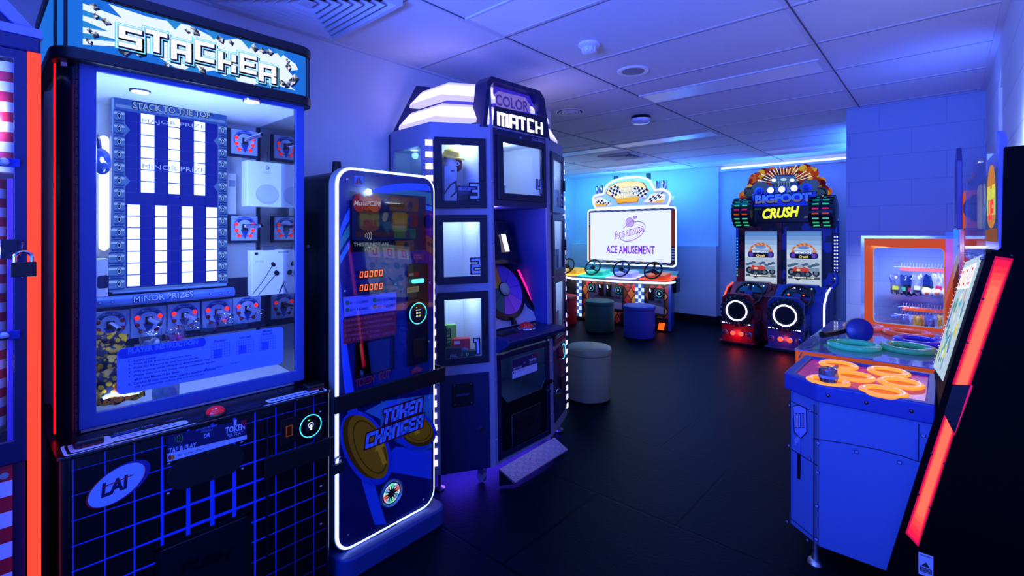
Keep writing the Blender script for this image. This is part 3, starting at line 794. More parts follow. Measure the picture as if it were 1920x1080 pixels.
# tube with title, eyelets down both sides
tpz = P_.px(300, 205)[1]
P_.poly(rrect(u_of(214), P_.px(214, 205)[1] - .0, u_of(424), P_.px(214, 181)[1], .015, 4), C('#2e5ce0', .7)); P_.up()
P_.poly(rrect(u_of(216), P_.px(214, 200)[1], u_of(422), P_.px(214, 194)[1], .003, 3), C('#5a86f0', .8)); P_.up()
P_.ptext('STACK TO THE TOP', (249, 203), (394, 222), 12, C('#0a1c80', .3), .05, 0., .004); P_.up(); P_.ptext('STACK TO THE TOP', (249, 203), (394, 222), 12, C('#9cc0ff', .7), .012)
P_.up()
zA, zB = P_.px(222, 205)[1], P_.px(222, 545)[1]; n_ = 14; h_ = (zA - zB) / n_
for side in (0, 1):
    ua, ub = (u_of(213), u_of(233)) if side == 0 else (u_of(409), u_of(425))
    for i in range(n_):
        zt = zA - h_ * i; e_ = (0.016 if i > 10 else .008 if i > 8 else 0) * (1 if side == 0 else 0)
        P_.poly(rrect(ua - e_, zt - h_ * .95, ub, zt, .007, 3), pipe_d)
        P_.lay += .3
        P_.poly(rrect(ua - e_, zt - h_ * .8, ub, zt - h_ * .12, .005, 3), pipe); P_.lay += .3
        P_.poly(rrect(ua - e_, zt - h_ * .4, ub, zt - h_ * .22, .003, 2), pipe_l); P_.lay += .3
        um = (ua + ub) / 2
        P_.poly(ell(um, zt - h_ * .5, .008, h_ * .3, 14), pipe_d); P_.lay += .3
        P_.poly(ell(um, zt - h_ * .5, .006, h_ * .22, 14), pipe_l); P_.lay += .3
        P_.poly(ell(um, zt - h_ * .5, .0036, h_ * .14, 12), C('#06104a', .2)); P_.lay -= 1.5
        if i in (1, 5):
            s_ = 1 if side == 0 else -1; ux = ub if side == 0 else ua
            P_.poly([(ux, zt), (ux + s_ * .018, zt - h_ * .5), (ux, zt - h_)], pipe)
P_.build('play_field', ST)
# banner tube over the minor prizes
bn = Art((-2.36, 0, 0), (0, 1, 0))
ba, bb = bn.px(181, 570), bn.px(440, 546); zc_ = (ba[1] + bb[1]) / 2
MB(mat('banner_blue', '#4468b8', .3)).tube([(-2.375, ba[0], zc_), (-2.375, bb[0], zc_)], .021, 16).build('banner_tube', ST)
bn.O = V3((-2.3535, 0, 0)); bn.ptext('MINOR PRIZES', (251, 567), (362, 556), 11, C('#0a1c80'), .05, 0., .003); bn.up(); bn.ptext('MINOR PRIZES', (251, 567), (362, 556), 11, C('#b8d0ff'), .0)
for x, y in ((188, 568), (211, 566), (395, 551), (413, 550), (430, 548)):
    p = bn.px(x, y); bn.poly(ell(p[0], zc_, .007, .006, 14), C('#0a1c80')); bn.lay += .2; bn.poly(ell(p[0], zc_, .0045, .0035, 14), C('#6a8ad8'))
bn.build('banner_lettering', ST)
# prize dispensers
XD = -2.44
MB(mat('dispenser_wall', '#0a1038', .5)).box((XD - .03, .24, 1.0), (XD - .012, .955, 1.245)).build('dispenser_wall', ST)
def dispenser(cx, cy, s, lit, title, ln, big=False):
    c = aX(cx, cy, XD); h = s / 2
    MB(mat('dispenser_wall', '#0a1038', .5)).box((XD - .03, c.y - h * 1.12, c.z - h * 1.2), (XD - .013, min(.954, c.y + h * 1.12), c.z + h * 1.05)).build('dispenser_mount', ST)
    d_ = MB(mat('dispenser_plate', '#9ab0d8', .35)).box((XD - .012, c.y - h, c.z - h), (XD, c.y + h, c.z + h)).build('prize_dispenser', ST, bevel=.004)
    a = Art((XD + .0003, c.y, c.z), (0, 1, 0)); k = s / .14
    a.poly(ell(0, .01 * k, .058 * k, .058 * k), C('#3f5cc0')).up(); a.poly(ell(0, .01 * k, .052 * k, .052 * k), C('#b0c4f0')).up()
    a.poly(ell(0, .012 * k, .05 * k, .05 * k, 14, 0, 30, 150) + ell(0, .012 * k, .036 * k, .036 * k, 14, 0, 30, 150)[::-1], C('#182a80')).up()
    a.text(title, 0, .05 * k, .008 * k, C('#9ab8f0'), .055 * k, .02, align='c')
    a.poly([(-.022 * k, -.006), (.022 * k, -.006), (0, -.062 * k)], C('#1c3a9c'))
    a.build('dial_artwork', d_)
    for i, (bx, bz) in enumerate(((-.044, .022), (.044, .022), (-.043, -.012), (.043, -.012), (-.03, -.042), (.03, -.042))):
        MB(C('#ff2a14', 1.5) if i in lit else mat('unlit_bulb', '#a01020', .25)).dome((XD, c.y + bx * k, c.z + bz * k), (1, 0, 0), .0105 * k, .007, n=14, k=4).build('bulb', d_)
    MB(black_m).box((XD, c.y - .014 * k, c.z - .01), (XD + .008, c.y + .014 * k, c.z + .024 * k)).build('spindle_mount', d_)
    q = MB(ROD).tube([(XD + .008, c.y, c.z + .01), (XD + ln, c.y, c.z + .01)], .008 * k, 12)
    n_ = 130; hx = [(XD + .01 + ln * .95 * i / n_, c.y + .0105 * k * math.cos(i * .9), c.z + .01 + .0105 * k * math.sin(i * .9)) for i in range(n_)]
    q.tube(hx, .0012, 4, chrome)
    q.build('spring_rod', d_)
    return c
lits = [(), (0, 1), (0, 1), (0, 1, 3, 5), (0, 1), (0, 1)]
tips = []
for i, (x, y) in enumerate(((207, 612), (279, 603), (346, 595), (408, 588), (464, 581))):
    tips.append(dispenser(x, y, .122, lits[i], 'MINOR PRIZE', .17))
tA = dispenser(459, 267, .115, (0, 1, 2, 3, 4, 5), 'MAJOR PRIZE', .2); tB = dispenser(459, 428, .115, (0, 1, 2, 3, 4, 5), 'MAJOR PRIZE', .2)
# clear hooks hanging on the springs
for i in (2, 3):
    q = MB(ROD)
    for k in range(6): q.torus((XD + .05 + .018 * k, tips[i].y, tips[i].z - .008), (1, .25 * (k % 3 - 1), .1), .022, .0022, n=18, k=5)
    for k in range(4): q.obox((XD + .09 + .02 * k, tips[i].y + .03 * (k - 1.5), tips[i].z - .04), (.3, 1, .2 * k), (.1, -.2, 1), (1, 0, 0), (-.022, -.016, 0), (.022, .016, .0015))
    q.build('clear_prize_clips', ST)
# instruction board stuck to the glass
I_ = Art((XW - .0025, 0, 0), (0, 1, 0), step=.0003)
i0, i1 = I_.px(219, 742), I_.px(531, 612); zb_ = I_.px(219, 742)[1]; zt_ = I_.px(219, 655)[1]
ib = C('#3f78e6', 0, .5); ib = mat('instruction_sticker', '#6f9cf4', .5)
I_.poly(rrect(i0[0], zb_, i1[0], zt_, .018, 5), ib); I_.up()
I_.poly(rrect(i0[0] + .002, zt_ - .034, I_.px(386, 640)[0], zt_ - .002, .014, 5), C('#1c44c4')); I_.up()
I_.ptext('PLAYER INSTRUCTION', (240, 664), (371, 645), 10, C('#5f92f4'), .045)
ink = C('#1530a0')
wd_ = i1[0] - i0[0]
for k, s_ in enumerate(('1.  Insert coins', '2.  Press BLUE button to start the game', '3.  Press BLUE button to stop moving blocks', '4.  WIN prizes at either MINOR or MAJOR PRIZE level', '5.  Please note that the Game gets progressively harder', '     after the Minor Prize level', '6.  Careful! Blocks move faster and the number of blocks', '     will automatically reduce the higher you get')):
    I_.text(s_, i0[0] + (.03 if s_[0] != ' ' else .046), zt_ - .05 - .0128 * k, .0085, ink, min(.26, .0047 * len(s_.strip())), .018)
for j, (nm, xx) in enumerate((('Perfect', 396), ('Not bad', 443), ('Game over', 486))):
    ux = I_.px(xx, 650)[0]; gw = .062; gh = .052; zz_ = zt_ - .084
    I_.text(nm, ux + gw / 2, zz_ + gh + .006, .009, ink, .04, .02, align='c')
    if j == 2: I_.text('Missed', ux + gw / 2, zz_ + gh + .0175, .009, ink, .034, .02, align='c')
    for r_ in range(6): I_.rect(ux, zz_ + gh * r_ / 5 - .0004, ux + gw, zz_ + gh * r_ / 5 + .0004, ink)
    for r_ in range(8): I_.rect(ux + gw * r_ / 7 - .0004, zz_, ux + gw * r_ / 7 + .0004, zz_ + gh, ink)
    I_.rect(ux + gw / 7, zz_, ux + gw * 4 / 7, zz_ + gh * 3 / 5, C('#2f62e4')); 
I_.text('Winning Blocks', i0[0] + .265, zb_ + .03, .006, ink, .05); I_.text('Lost Blocks', i0[0] + .34, zb_ + .035, .006, ink, .035)
I_.rect(i0[0] + .254, zb_ + .029, i0[0] + .262, zb_ + .038, C('#2f62e4'))
I_.build('instruction_board', ST)
# header
mk_b = MB(black_m).prism([(x, y, 1.985) for x, y in rrect(-2.57, .165, -1.99, .985, .068, 6)], (0, 0, .04), smooth=True).build('header_lower_ring', ST, bevel=.006)
MB(C('#1f78f0', .85)).prism([(x, y, 2.025) for x, y in rrect(-2.565, .172, -2.0, .978, .066, 6)], (0, 0, .165), smooth=True).build('header_light_box', ST)
MB(black_m).prism([(x, y, 2.19) for x, y in rrect(-2.57, .165, -1.99, .985, .068, 6)], (0, 0, .042), smooth=True).build('header_cap', ST, bevel=.01)
S_ = Art((-1.9995, 0, 0), (0, 1, 0), step=.0004)
rn = random.Random(5); zl, zh = 2.027, 2.188
wg = C('#dbeaff', 1.15); bg2 = C('#2f9cf4', .75); blk = C('#04050c', 0); 
for k in range(7):
    zz_ = zl + .01 + .018 * k; S_.poly([(.238, zz_), (.238, zz_ + .02), (.46, zl + .075 + .006 * (k - 3) + .012), (.46, zl + .075 + .006 * (k - 3))], wg if k % 2 == 0 else bg2)
S_.up()
S_.poly([(.24, zl + .052), (.3, zl + .07), (.24, zl + .085), (.3, zl + .1), (.25, zl + .125), (.34, zl + .118), (.30, zl + .158), (.4, zl + .15), (.52, zl + .16), (.62, zl + .135), (.68, zl + .16), (.78, zl + .13), (.84, zl + .15), (.9, zl + .12), (.91, zl + .1), (.87, zl + .085), (.91, zl + .05), (.85, zl + .04), (.9, zl + .012), (.78, zl + .02), (.74, zl), (.66, zl), (.6, zl + .02), (.55, zl), (.48, zl), (.42, zl + .03), (.34, zl + .022), (.37, zl + .05), (.3, zl + .05)], wg); S_.up()
for k in range(7):
    u = .45 + .06 * k; S_.poly([(u, zl if k % 2 else zh), (u + .05, zl if k % 2 else zh), (u + .03, (zl + .03) if k % 2 else (zh - .03))], bg2)
S_.up()
for k in range(34):
    u = rn.choice([rn.uniform(.245, .38), rn.uniform(.83, .905), rn.uniform(.42, .82)])
    zz_ = rn.uniform(zl + .01, zh - .02) if not .42 < u < .82 else rn.choice([rn.uniform(zl + .002, zl + .02), rn.uniform(zh - .025, zh - .01)])
    r_ = rn.uniform(.007, .018); a = rn.uniform(0, 360)
    p = ell(u, zz_, r_, r_ * .8, 4, a); S_.poly([(q[0] + .005, q[1] - .005) for q in p], blk); S_.lay += .2
    S_.poly(p, C('#aab4cc', .55)); S_.lay += .2; S_.poly([p[0], p[1], (u, zz_)], C('#e8eefc', .9)); S_.lay += .2; S_.poly([p[2], p[3], (u, zz_)], C('#4c5468', .4)); S_.lay -= .57
S_.up(2)
LET = [('S', 222, 266, 48, 86), ('T', 272, 313, 54, 94), ('A', 320, 358, 73, 110), ('C', 365, 401, 75, 112), ('K', 408, 442, 96, 130), ('E', 448, 480, 99, 134), ('R', 484, 517, 118, 151)]
def letters(m, grow, dx=0, dy=0):
    for ch, x0, x1, ya, yb in LET:
        u0, v1 = S_.px(x0, ya); _, v0 = S_.px(x0, yb); u1 = S_.px(x1, ya)[0]
        S_.block(ch, u0 + dx, v0 + dy, v1 - v0, u1 - u0, m, grow=grow)
letters(blk, .007, .006, -.008); S_.up(); letters(C('#38c4ff', 1.2), .0095); S_.up(); letters(C('#f4faff', 1.3), .007); S_.up()
letters(C('#8fd4ff', 1.1), .0052); S_.up(); letters(blk, .0034, .0025, -.003); S_.up(); letters(C('#f6f8ff', 1.25), 0); S_.up()
for ch, x0, x1, ya, yb in LET:
    u0, v1 = S_.px(x0, ya); _, v0 = S_.px(x0, yb); u1 = S_.px(x1, ya)[0]; ku, kv = (u1 - u0) / 5, (v1 - v0) / 7
    for (a, b, c, d) in BL[ch]:
        f = 1.3
        while f < max(c - a, d - b) - .3:
            if c - a > d - b: S_.rect(u0 + (a + f) * ku - .0004, v0 + b * kv, u0 + (a + f) * ku + .0004, v0 + d * kv, C('#7c86a4', .7))
            else: S_.rect(u0 + a * ku, v0 + (b + f) * kv - .0004, u0 + c * ku, v0 + (b + f) * kv + .0004, C('#7c86a4', .7))
            f += 1.3
S_.build('header_artwork', ST)
for t_ in (35, 62):
    for (cx_, cy_, sg_) in ((-2.066, .238, -1), (-2.066, .912, 1)):
        a = R(t_); px_, py_ = cx_ + .0665 * math.cos(a), cy_ + sg_ * .0665 * math.sin(a)
        MB(blk).cyl((px_, py_, 2.026), (px_, py_, 2.189), .005, 8).build('header_bar', ST)

# ---- prizes inside the stacking game
def prize_box(x, c0, c1, depth, m, name, label, cat, group=None):
    """box whose front face spans pixel corners c0 (top left) .. c1 (bottom right) on plane X = x"""
    a, b = aX(*c0, x), aX(*c1, x)
    ym, z0_ = (a.y + b.y) / 2, min(a.z, b.z)
    t = thing(name, label, cat, (x - depth / 2, ym, z0_))
    MB(m).box((x - depth, a.y, b.z), (x, b.y, a.z)).build('carton', t, bevel=.002)
    return t, Art((x + .0003, 0, 0), (0, 1, 0), step=.0003), a, b
wcard = mat('white_card', '#d6dae4', .45)
t, a_, a, b = prize_box(-2.27, (464, 300), (537, 389), .07, wcard, 'speaker_box', 'white carton with a round speaker picture hanging high in the stacking game', 'boxed prize', 'cartons hanging in the stacking game')
um = (a.y + b.y) / 2
a_.poly(ell(um, b.z + .055, .05, .045), C('#a6aec8')); a_.up(); a_.poly(ell(um, b.z + .06, .047, .038), C('#b4bcd2')); a_.up()
gr = .0085; gy = a.z - .026
for a0_, a1_, c_ in ((20, 130, '#e04030'), (130, 200, '#f0b020'), (200, 300, '#30a050'), (300, 360, '#3a6ae0')):
    a_.poly(ell(um, gy, gr, gr, 8, 0, a0_, a1_) + ell(um, gy, gr * .6, gr * .6, 8, 0, a0_, a1_)[::-1], C(c_))
a_.rect(um, gy - .0018, um + gr, gy + .0018, C('#3a6ae0'))
a_.text('Home Mini', um, gy - .026, .006, C('#8a90a8'), .03, align='c'); a_.build('carton_print', t)
MB(ROD).box((-2.272, um - .004, a.z), (-2.27, um + .004, a.z + .05)).build('hang_tab', t)
t, a_, a, b = prize_box(-2.25, (472, 470), (536, 550), .05, wcard, 'earphone_box', 'white carton with black earbuds pictured hanging below the round speaker carton', 'boxed prize', 'cartons hanging in the stacking game')
L_, h_ = b.y - a.y, a.z - b.z
a_.text('CX 300S', a.y + .015, a.z - .052, .008, C('#8a94b0'), .035); a_.rect(a.y + .012, a.z - .02, a.y + .026, a.z - .008, C('#101420')); a_.rect(b.y - .036, a.z - .012, b.y - .008, a.z - .008, C('#707890')); a_.up()
bk = C('#0a0c14'); a_.poly(ell(a.y + L_ * .62, b.z + h_ * .68, .009, .012, 14, 40), bk); a_.poly(ell(a.y + L_ * .72, b.z + h_ * .48, .011, .013, 14, 40), bk)
a_.line([(a.y + L_ * .6, b.z + h_ * .66), (a.y + L_ * .3, b.z + h_ * .3), (a.y + .004, b.z + .01)], .003, bk); a_.line([(a.y + L_ * .7, b.z + h_ * .45), (a.y + L_ * .4, b.z + h_ * .2), (a.y + L_ * .18, b.z + .002)], .003, bk); a_.line([(b.y - .002, b.z + h_ * .35), (b.y - .03, b.z + .002)], .006, bk)
a_.build('carton_print', t)
MB(ROD).box((-2.252, (a.y + b.y) / 2 - .025, a.z), (-2.25, (a.y + b.y) / 2 + .025, a.z + .02)).build('hang_tab', t)
t, a_, a, b = prize_box(-2.2, (168, 486), (203, 556), .06, wcard, 'camera_box', 'white gadget carton at the left side of the stacking game below the light tube', 'boxed prize')
a_.poly(rrect(a.y + .02, b.z + .03, a.y + .052, b.z + .075, .008, 3), C('#141c50')); a_.text('ORIGINAL', b.y - .004, b.z + .03, .006, C('#4a5270'), .05, d=(0, 1)); a_.build('carton_print', t)
t, a_, a, b = prize_box(-2.47, (427, 325), (443, 402), .02, wcard, 'slim_box', 'slim pale carton at the back of the stacking game behind the speaker carton', 'boxed prize')
a_.rect(a.y + .004, a.z - .06, b.y - .004, a.z - .03, C('#8a94b8')); a_.build('carton_print', t)
c_ = aX(190, 298, -2.2)
t = thing('headphones', 'dark glossy headphones hanging at the left of the stacking game by the light tube', 'headphones', (c_.x, c_.y, c_.z - .06))
hm = mat('dark_gloss_blue', '#0c1a4a', .12, coat=.8)
MB(hm).lathe([(.0001, -.022), (.024, -.02), (.034, -.006), (.034, .01), (.02, .022), (.0001, .024)], (c_.x, c_.y - .005, c_.z - .01), (1, .5, 0), 20, sy=1.35).build('ear_cup', t)
MB(hm).lathe([(.0001, -.022), (.024, -.02), (.034, -.006), (.034, .01), (.02, .022), (.0001, .024)], (c_.x - .12, c_.y - .03, c_.z - .01), (-1, .3, 0), 20, sy=1.35).build('ear_cup', t)
MB(hm).tube([(c_.x - .06 + .062 * math.cos(R(k)), c_.y - .017 + .012 * math.cos(R(k)), c_.z + .02 + .08 * math.sin(R(k))) for k in range(0, 181, 15)], .007, 8).build('headband', t)
# smiley splat ball bags
def smile_mat(key, c1, c2, sc):
    m, tt, out = nt(key); b = tt.nodes.new('ShaderNodeBsdfPrincipled'); b.inputs['Roughness'].default_value = .15
    tc = tt.nodes.new('ShaderNodeTexCoord'); v = tt.nodes.new('ShaderNodeTexVoronoi'); v.inputs['Scale'].default_value = sc
    cr = tt.nodes.new('ShaderNodeValToRGB'); e = cr.color_ramp.elements
    e[0].position = .0; e[0].color = (*lin('#3a1c08'), 1); e[1].position = .09; e[1].color = (*lin(c1), 1)
    x = e.new(.45); x.color = (*lin(c1), 1); x = e.new(.55); x.color = (*lin(c2), 1)
    tt.links.new(tc.outputs['Object'], v.inputs['Vector']); tt.links.new(v.outputs['Distance'], cr.inputs[0]); tt.links.new(cr.outputs[0], b.inputs['Base Color'])
    tt.links.new(b.outputs[0], out.inputs[0]); return m
smm = smile_mat('smiley_foil', '#f0b818', '#2c2a34', 62)
rn = random.Random(3)
spots = [((197, 655), -2.20), ((215, 682), -2.16), ((200, 700), -2.12), ((190, 728), -2.09), ((232, 722), -2.09), ((186, 676), -2.14)]
names = ['topmost in the heap', 'second from the top of the heap', 'in the middle of the heap', 'lowest beside the post', 'at the front with a red faced ball', 'squeezed against the post']
for i, ((x, y), X_) in enumerate(spots):
    c_ = aX(x, y, X_)
    t = thing('toy_bag', 'yellow smiley toy bag ' + names[i] + ' in the stacking game', 'bagged toy', c_, 'smiley toy bags in the stacking game')
    tilt = rn.uniform(-.4, .4)
    MB.build(bag_mb(c_, Vector((.15, 1, tilt)).normalized(), Vector((.1, -tilt, 1)).normalized(), Vector((1, -.15, .1)), .105, .12, .035, smm, .004, i), 'foil_bag', t)
    if i in (1, 4):
        a_ = Art(c_ + Vector((.022, 0, 0)), (.15, 1, tilt), (.1, -tilt, 1)); a_.text('EMOJI' if i == 1 else 'SPLAT BALL', 0, .02 if i == 1 else -.048, .016, C('#5a1c08'), .08, .03, align='c'); a_.up(); a_.text('EMOJI' if i == 1 else 'SPLAT BALL', 0, .02 if i == 1 else -.048, .016, C('#f4c020'), .08, align='c')
        a_.text('3+', -.03, .044, .01, C('#10101a'), .014)
        a_.build('bag_print', t)
    if i == 4:
        f_ = MB(mat('orange_face', '#d05018', .3)).ball(c_ + Vector((.016, -.006, -.002)), .024).build('splat_ball', t)
        a_ = Art(c_ + Vector((.041, -.006, -.002)), (0, 1, 0)); a_.poly(ell(-.009, .006, .007, .007, 14), C('#f0f0f0')); a_.poly(ell(.009, .006, .007, .007, 14), C('#f0f0f0')); a_.up(); a_.poly(ell(-.008, .006, .003, .003, 10), C('#101010')); a_.poly(ell(.009, .006, .003, .003, 10), C('#101010')); a_.poly(ell(0, -.008, .008, .004, 12, 0, 0, 180), C('#301010')); a_.build('face_print', t)
pas = mat('pastel_wrap', '#8ab4c4', .15, noise=.5, nscale=60)
for i, (x, y, lb) in enumerate(((300, 738, 'pale wrapped toy standing at the front of the stacking game floor, nearest the smiley bags'), (323, 735, 'pale wrapped toy with pink print standing at the front of the stacking game floor'))):
    c_ = aX(x, y, -2.1)
    t = thing('wrapped_toy', lb, 'bagged toy', c_, 'wrapped toys on the stacking game floor')
    bag_mb(c_, (0, 1, .05), (0, -.05, 1), (1, 0, 0), .045, .09, .02, pas if i == 0 else mat('pastel_pink_wrap', '#a8a4c8', .15, noise=.5, nscale=45), .003, 20 + i).build('wrapper', t)
for i, (x, y, lb) in enumerate(((330, 628, 'clear bag with a pink toy hanging behind the instruction board on the third spring'), (283, 637, 'clear bag with pale print hanging on the second spring of the stacking game'))):
    c_ = aX(x, y, -2.3)
    t = thing('toy_bag', lb, 'bagged toy', c_, 'clear toy bags on the springs')
    bag_mb(c_, (0, 1, 0), (0, 0, 1), (1, 0, 0), .07, .075, .03, ROD, .004, 30 + i).build('clear_bag', t)
    MB(mat('pink_toy', '#d8308a', .4) if i == 0 else wcard).ball(c_ + Vector((0, .012, -.01)), .017).ball(c_ + Vector((0, -.012, -.012)), .013).build('toy', t)
# clear toy bag seen behind the left side glass
c_ = aX(88, 770, -2.32)
t = thing('toy_bag', 'clear bag with a green and blue toy behind the side glass of the stacking game', 'bagged toy', (c_.x, .23, .86))
bag_mb((-2.3, .245, .93), (1, 0, 0), (0, 0, 1), (0, -1, 0), .1, .13, .05, ROD, .006, 40).build('clear_bag', t)
MB(mat('green_toy', '#60c0a0', .4)).ball((-2.3, .245, .91), .022).ball((-2.29, .245, .945), .015, mat('red_toy', '#c03040')).build('toy', t)
# ================================================================ STRIPED PRIZE MACHINE at the far left
XA = -1.9
CM_ = thing('prize_machine', 'candy striped prize machine with a glowing red corner strip beside the stacking game', 'arcade machine', (-2.2, -.3, 0))
pur = mat('machine_purple_black', '#141440', .35); stripe_r = mat('stripe_red', '#c01428', .4); stripe_w = mat('stripe_white', '#d8d8e4', .4)
yR, yL = .110, -.72
MB(pur).box((XA - .6, yL, 0), (XA - .02, yR, .83)).build('base_cabinet', CM_, bevel=.004)
p_ = MB(stripe_w); n_ = 18
for i in range(n_): p_.box((XA - .02, yL + .03, .06 + .042 * i), (XA - .014, .082, .06 + .042 * (i + 1)), stripe_r if i % 2 else stripe_w)
p_.build('striped_door', CM_)
lkp = aX(10, 893, XA)
MB(chrome).cyl((XA - .014, .066, lkp.z), (XA - .004, .066, lkp.z), .009).build('door_lock', CM_)
fo = [(XA - .02, yL, .82), (XA - .02, yR, .82), (XA - .02, yR, 1.955), (XA - .02, yL, 1.955)]
fi = [(XA - .02, yL + .03, .885), (XA - .02, .084, .885), (XA - .02, .084, 1.93), (XA - .02, yL + .03, 1.93)]
MB(pur).ring(fo, fi, (.02, 0, 0)).build('door_frame', CM_, bevel=.003)
MB(mat('purple_trim', '#8a4ab0', .4)).box((XA - .018, .072, .885), (XA - .006, .083, 1.6)).build('trim_strip', CM_)
MB(pane).box((XA - .012, yL + .03, .885), (XA - .009, .084, 1.93)).build('glass_pane', CM_)
MB(pur).box((XA - .6, yL, .83), (XA - .585, yR, 1.955)).box((XA - .6, yL, .83), (XA - .021, yL + .01, 1.955)).build('back_panel', CM_)
MB(mat('side_panel_dark', '#0a0a20', .3)).box((XA - .6, .112, 0), (XA - .014, .126, 1.95)).build('side_panel', CM_)
MB(C('#ff4a34', 1.15)).box((XA - .012, .1105, .02), (XA + .004, .1375, 1.955)).build('red_light_strip', CM_, bevel=.002)
# striped columns behind the glass
for yc, za, zb in ((.074, 1.62, 1.925), (.046, .92, 1.6), (-.66, .92, 1.93)):
    q = MB(stripe_w); k = max(3, int((zb - za) / .026)); r_ = .026
    for i in range(k):
        q.lathe([(r_, 0), (r_, (zb - za) / k)], (XA - .06, yc, za + (zb - za) * i / k), (0, 0, 1), 20, stripe_r if i % 2 else stripe_w)
    q.build('striped_column', CM_)
MB(C('#e8ecff', 3)).box((XA - .5, -.6, 1.925), (XA - .1, .02, 1.93)).build('ceiling_lamp', CM_)
for z_ in (1.08, 1.42, 1.76): point('column_fill', (XA - .026, .015, z_), (1, .92, .95), .7, .01, CM_)  # unseen points added by the column to brighten its stripes
MB(pur).box((XA - .6, yL, 1.956), (XA + .003, .137, 1.998)).build('top_band', CM_, bevel=.005)
rf = mat('roof_blue', '#25309a', .4)
gz = 2.0
MB(pur).prism([(XA - .02, .135, gz), (XA - .02, -.29, gz + .5), (XA - .02, yL, gz)], (-.5, 0, 0)).build('gable', CM_)
MB(mat('roof_edge', '#6a70c8', .4)).prism([(XA - .0, .142, gz), (XA - .0, -.29, gz + .51), (XA - .0, -.29, gz + .48), (XA - .0, .105, gz)], (-.03, 0, 0)).prism([(XA - .0, -.725, gz), (XA - .0, -.29, gz + .51), (XA - .0, -.29, gz + .48), (XA - .0, -.69, gz)], (-.03, 0, 0)).build('gable_edge', CM_)
MB(mat('roof_edge', '#6a70c8', .4)).box((XA - .03, yL, gz - .002), (XA + .004, .14, gz + .022)).build('gable_sill', CM_)
for y_ in (305, 628):
    z_ = aX(20, y_, XA).z
    tb_ = MB(mat('lock_tab', '#2a3aa0', .35, .6)).box((XA, .03, z_ - .012), (XA + .004, .0965, z_ + .012)).build('lock_tab', CM_, bevel=.002)
    MB(chrome).lathe([(.011, 0), (.011, .008), (.006, .01)], (XA + .004, .064, z_), (1, 0, 0), 18).build('lock_barrel', tb_)
hz = aX(20, 465, XA)
MB(mat('hasp_black', '#08081c', .35)).box((XA, .058, hz.z - .03), (XA + .004, .092, hz.z + .024)).build('hasp', CM_, bevel=.003)
MB(darksteel).torus((XA + .008, .1, hz.z + .005), (0, 1, 0), .011, .003).build('hasp_staple', CM_)
pc = aX(44, 505, XA + .03)
padlock(pc, (0, 1, 0), (1, 0, 0), 1.05, mat('dark_brass', '#2c2620', .45, .5), 'dark padlock hanging on the striped machine beside the red light strip')
for i, (y_, z_, c_) in enumerate(((.03, .92, '#d8d0a0'), (.05, .965, '#d8c850'), (.02, 1.01, '#80b0a0'), (.045, 1.055, '#c8d4d8'))):
    t = thing('toy_bag', ['pale toy bag lowest behind the glass of the striped machine', 'yellow toy bag second from the bottom of the striped machine', 'green toy bag in the middle of the small heap in the striped machine', 'white toy bag topmost of the small heap in the striped machine'][i], 'bagged toy', (XA - .08, y_, z_), 'toy bags in the striped machine')
    bag_mb((XA - .08 - .02 * (i % 2), y_, z_), (0, 1, .2 * (-1) ** i), (0, -.2 * (-1) ** i, 1), (1, 0, .1), .08, .08, .05, mat('bag_' + c_[1:], c_, .15, noise=.5, nscale=40), .006, 50 + i).build('bag', t)

# ================================================================ TOKEN CHANGER
XT = -1.92
TC = thing('token_changer', 'token changer kiosk with a white glowing edge between the stacking game and the locker game', 'change machine', (-2.2, 1.29, 0))
y0, y1, z0, z1 = 1.023, 1.560, .095, 1.735
MB(mat('kiosk_black', '#0a0c10', .35)).prism([(XT - .012, y, z) for y, z in rrect(y0 + .005, z0, y1 - .005, z1 - .01, .07, 6)], (-.58, 0, 0), smooth=True).build('body', TC)
MB(mat('kiosk_silver', '#9098a0', .3, .5)).prism([(XT - .002, y, z) for y, z in rrect(y0 - .004, z0 - .004, y1 + .004, z1 + .004, .078, 6)], (-.045, 0, 0), smooth=True).build('front_shell', TC)
oute = rrect(y0, z0, y1, z1, .075, 7); inn = rrect(y0 + .013, z0 + .008, y1 - .0045, z1 - .010, .066, 7)
MB(C('#98b0ff', 5)).ring([(XT - .001, y, z) for y, z in oute], [(XT - .001, y, z) for y, z in inn], (.004, 0, 0)).build('edge_light', TC)
MB(mat('kiosk_panel', '#10246c', .12, coat=.6)).prism([(XT + .001, y, z) for y, z in inn], (-.006, 0, 0)).build('front_panel', TC)
# plinth
base = [(x, y) for x, y in rrect(-2.5, 1.02, -1.855, 1.60, .06, 6)]
MB(mat('plinth_blue', '#26407c', .4)).prism([(x, y, 0) for x, y in base], (0, 0, .09), smooth=True).build('plinth', TC, bevel=.012)
A = Art((XT + .0012, 0, 0), (0, 1, 0), step=.0004)
# printed background sweeps
def bez(p0, p1, p2, n=14): return [((1 - t) ** 2 * p0[0] + 2 * t * (1 - t) * p1[0] + t * t * p2[0], (1 - t) ** 2 * p0[1] + 2 * t * (1 - t) * p1[1] + t * t * p2[1]) for t in [i / n for i in range(n + 1)]]
def band(o, i_, m): A.ppoly(bez(*o) + bez(*i_)[::-1], m)
band(((634, 430), (660, 330), (800, 345)), ((634, 450), (665, 345), (808, 358)), C('#4a8af0')); A.lay += .3
band(((634, 450), (690, 335), (808, 362)), ((634, 470), (700, 350), (810, 385)), C('#4ab088')); A.lay += .3
band(((634, 480), (700, 352), (810, 388)), ((634, 496), (705, 360), (810, 396)), C('#3fb0d0')); A.up()
A.ppoly([(634, 560), (650, 700), (700, 850), (745, 985), (720, 998), (660, 1020), (638, 1015), (633, 1000)], C('#0a1658')); A.lay += .3
A.ppoly(bez((634, 520), (650, 760), (722, 984)) + bez((700, 985), (636, 800), (634, 600)), C('#3a74f0')); A.lay += .3
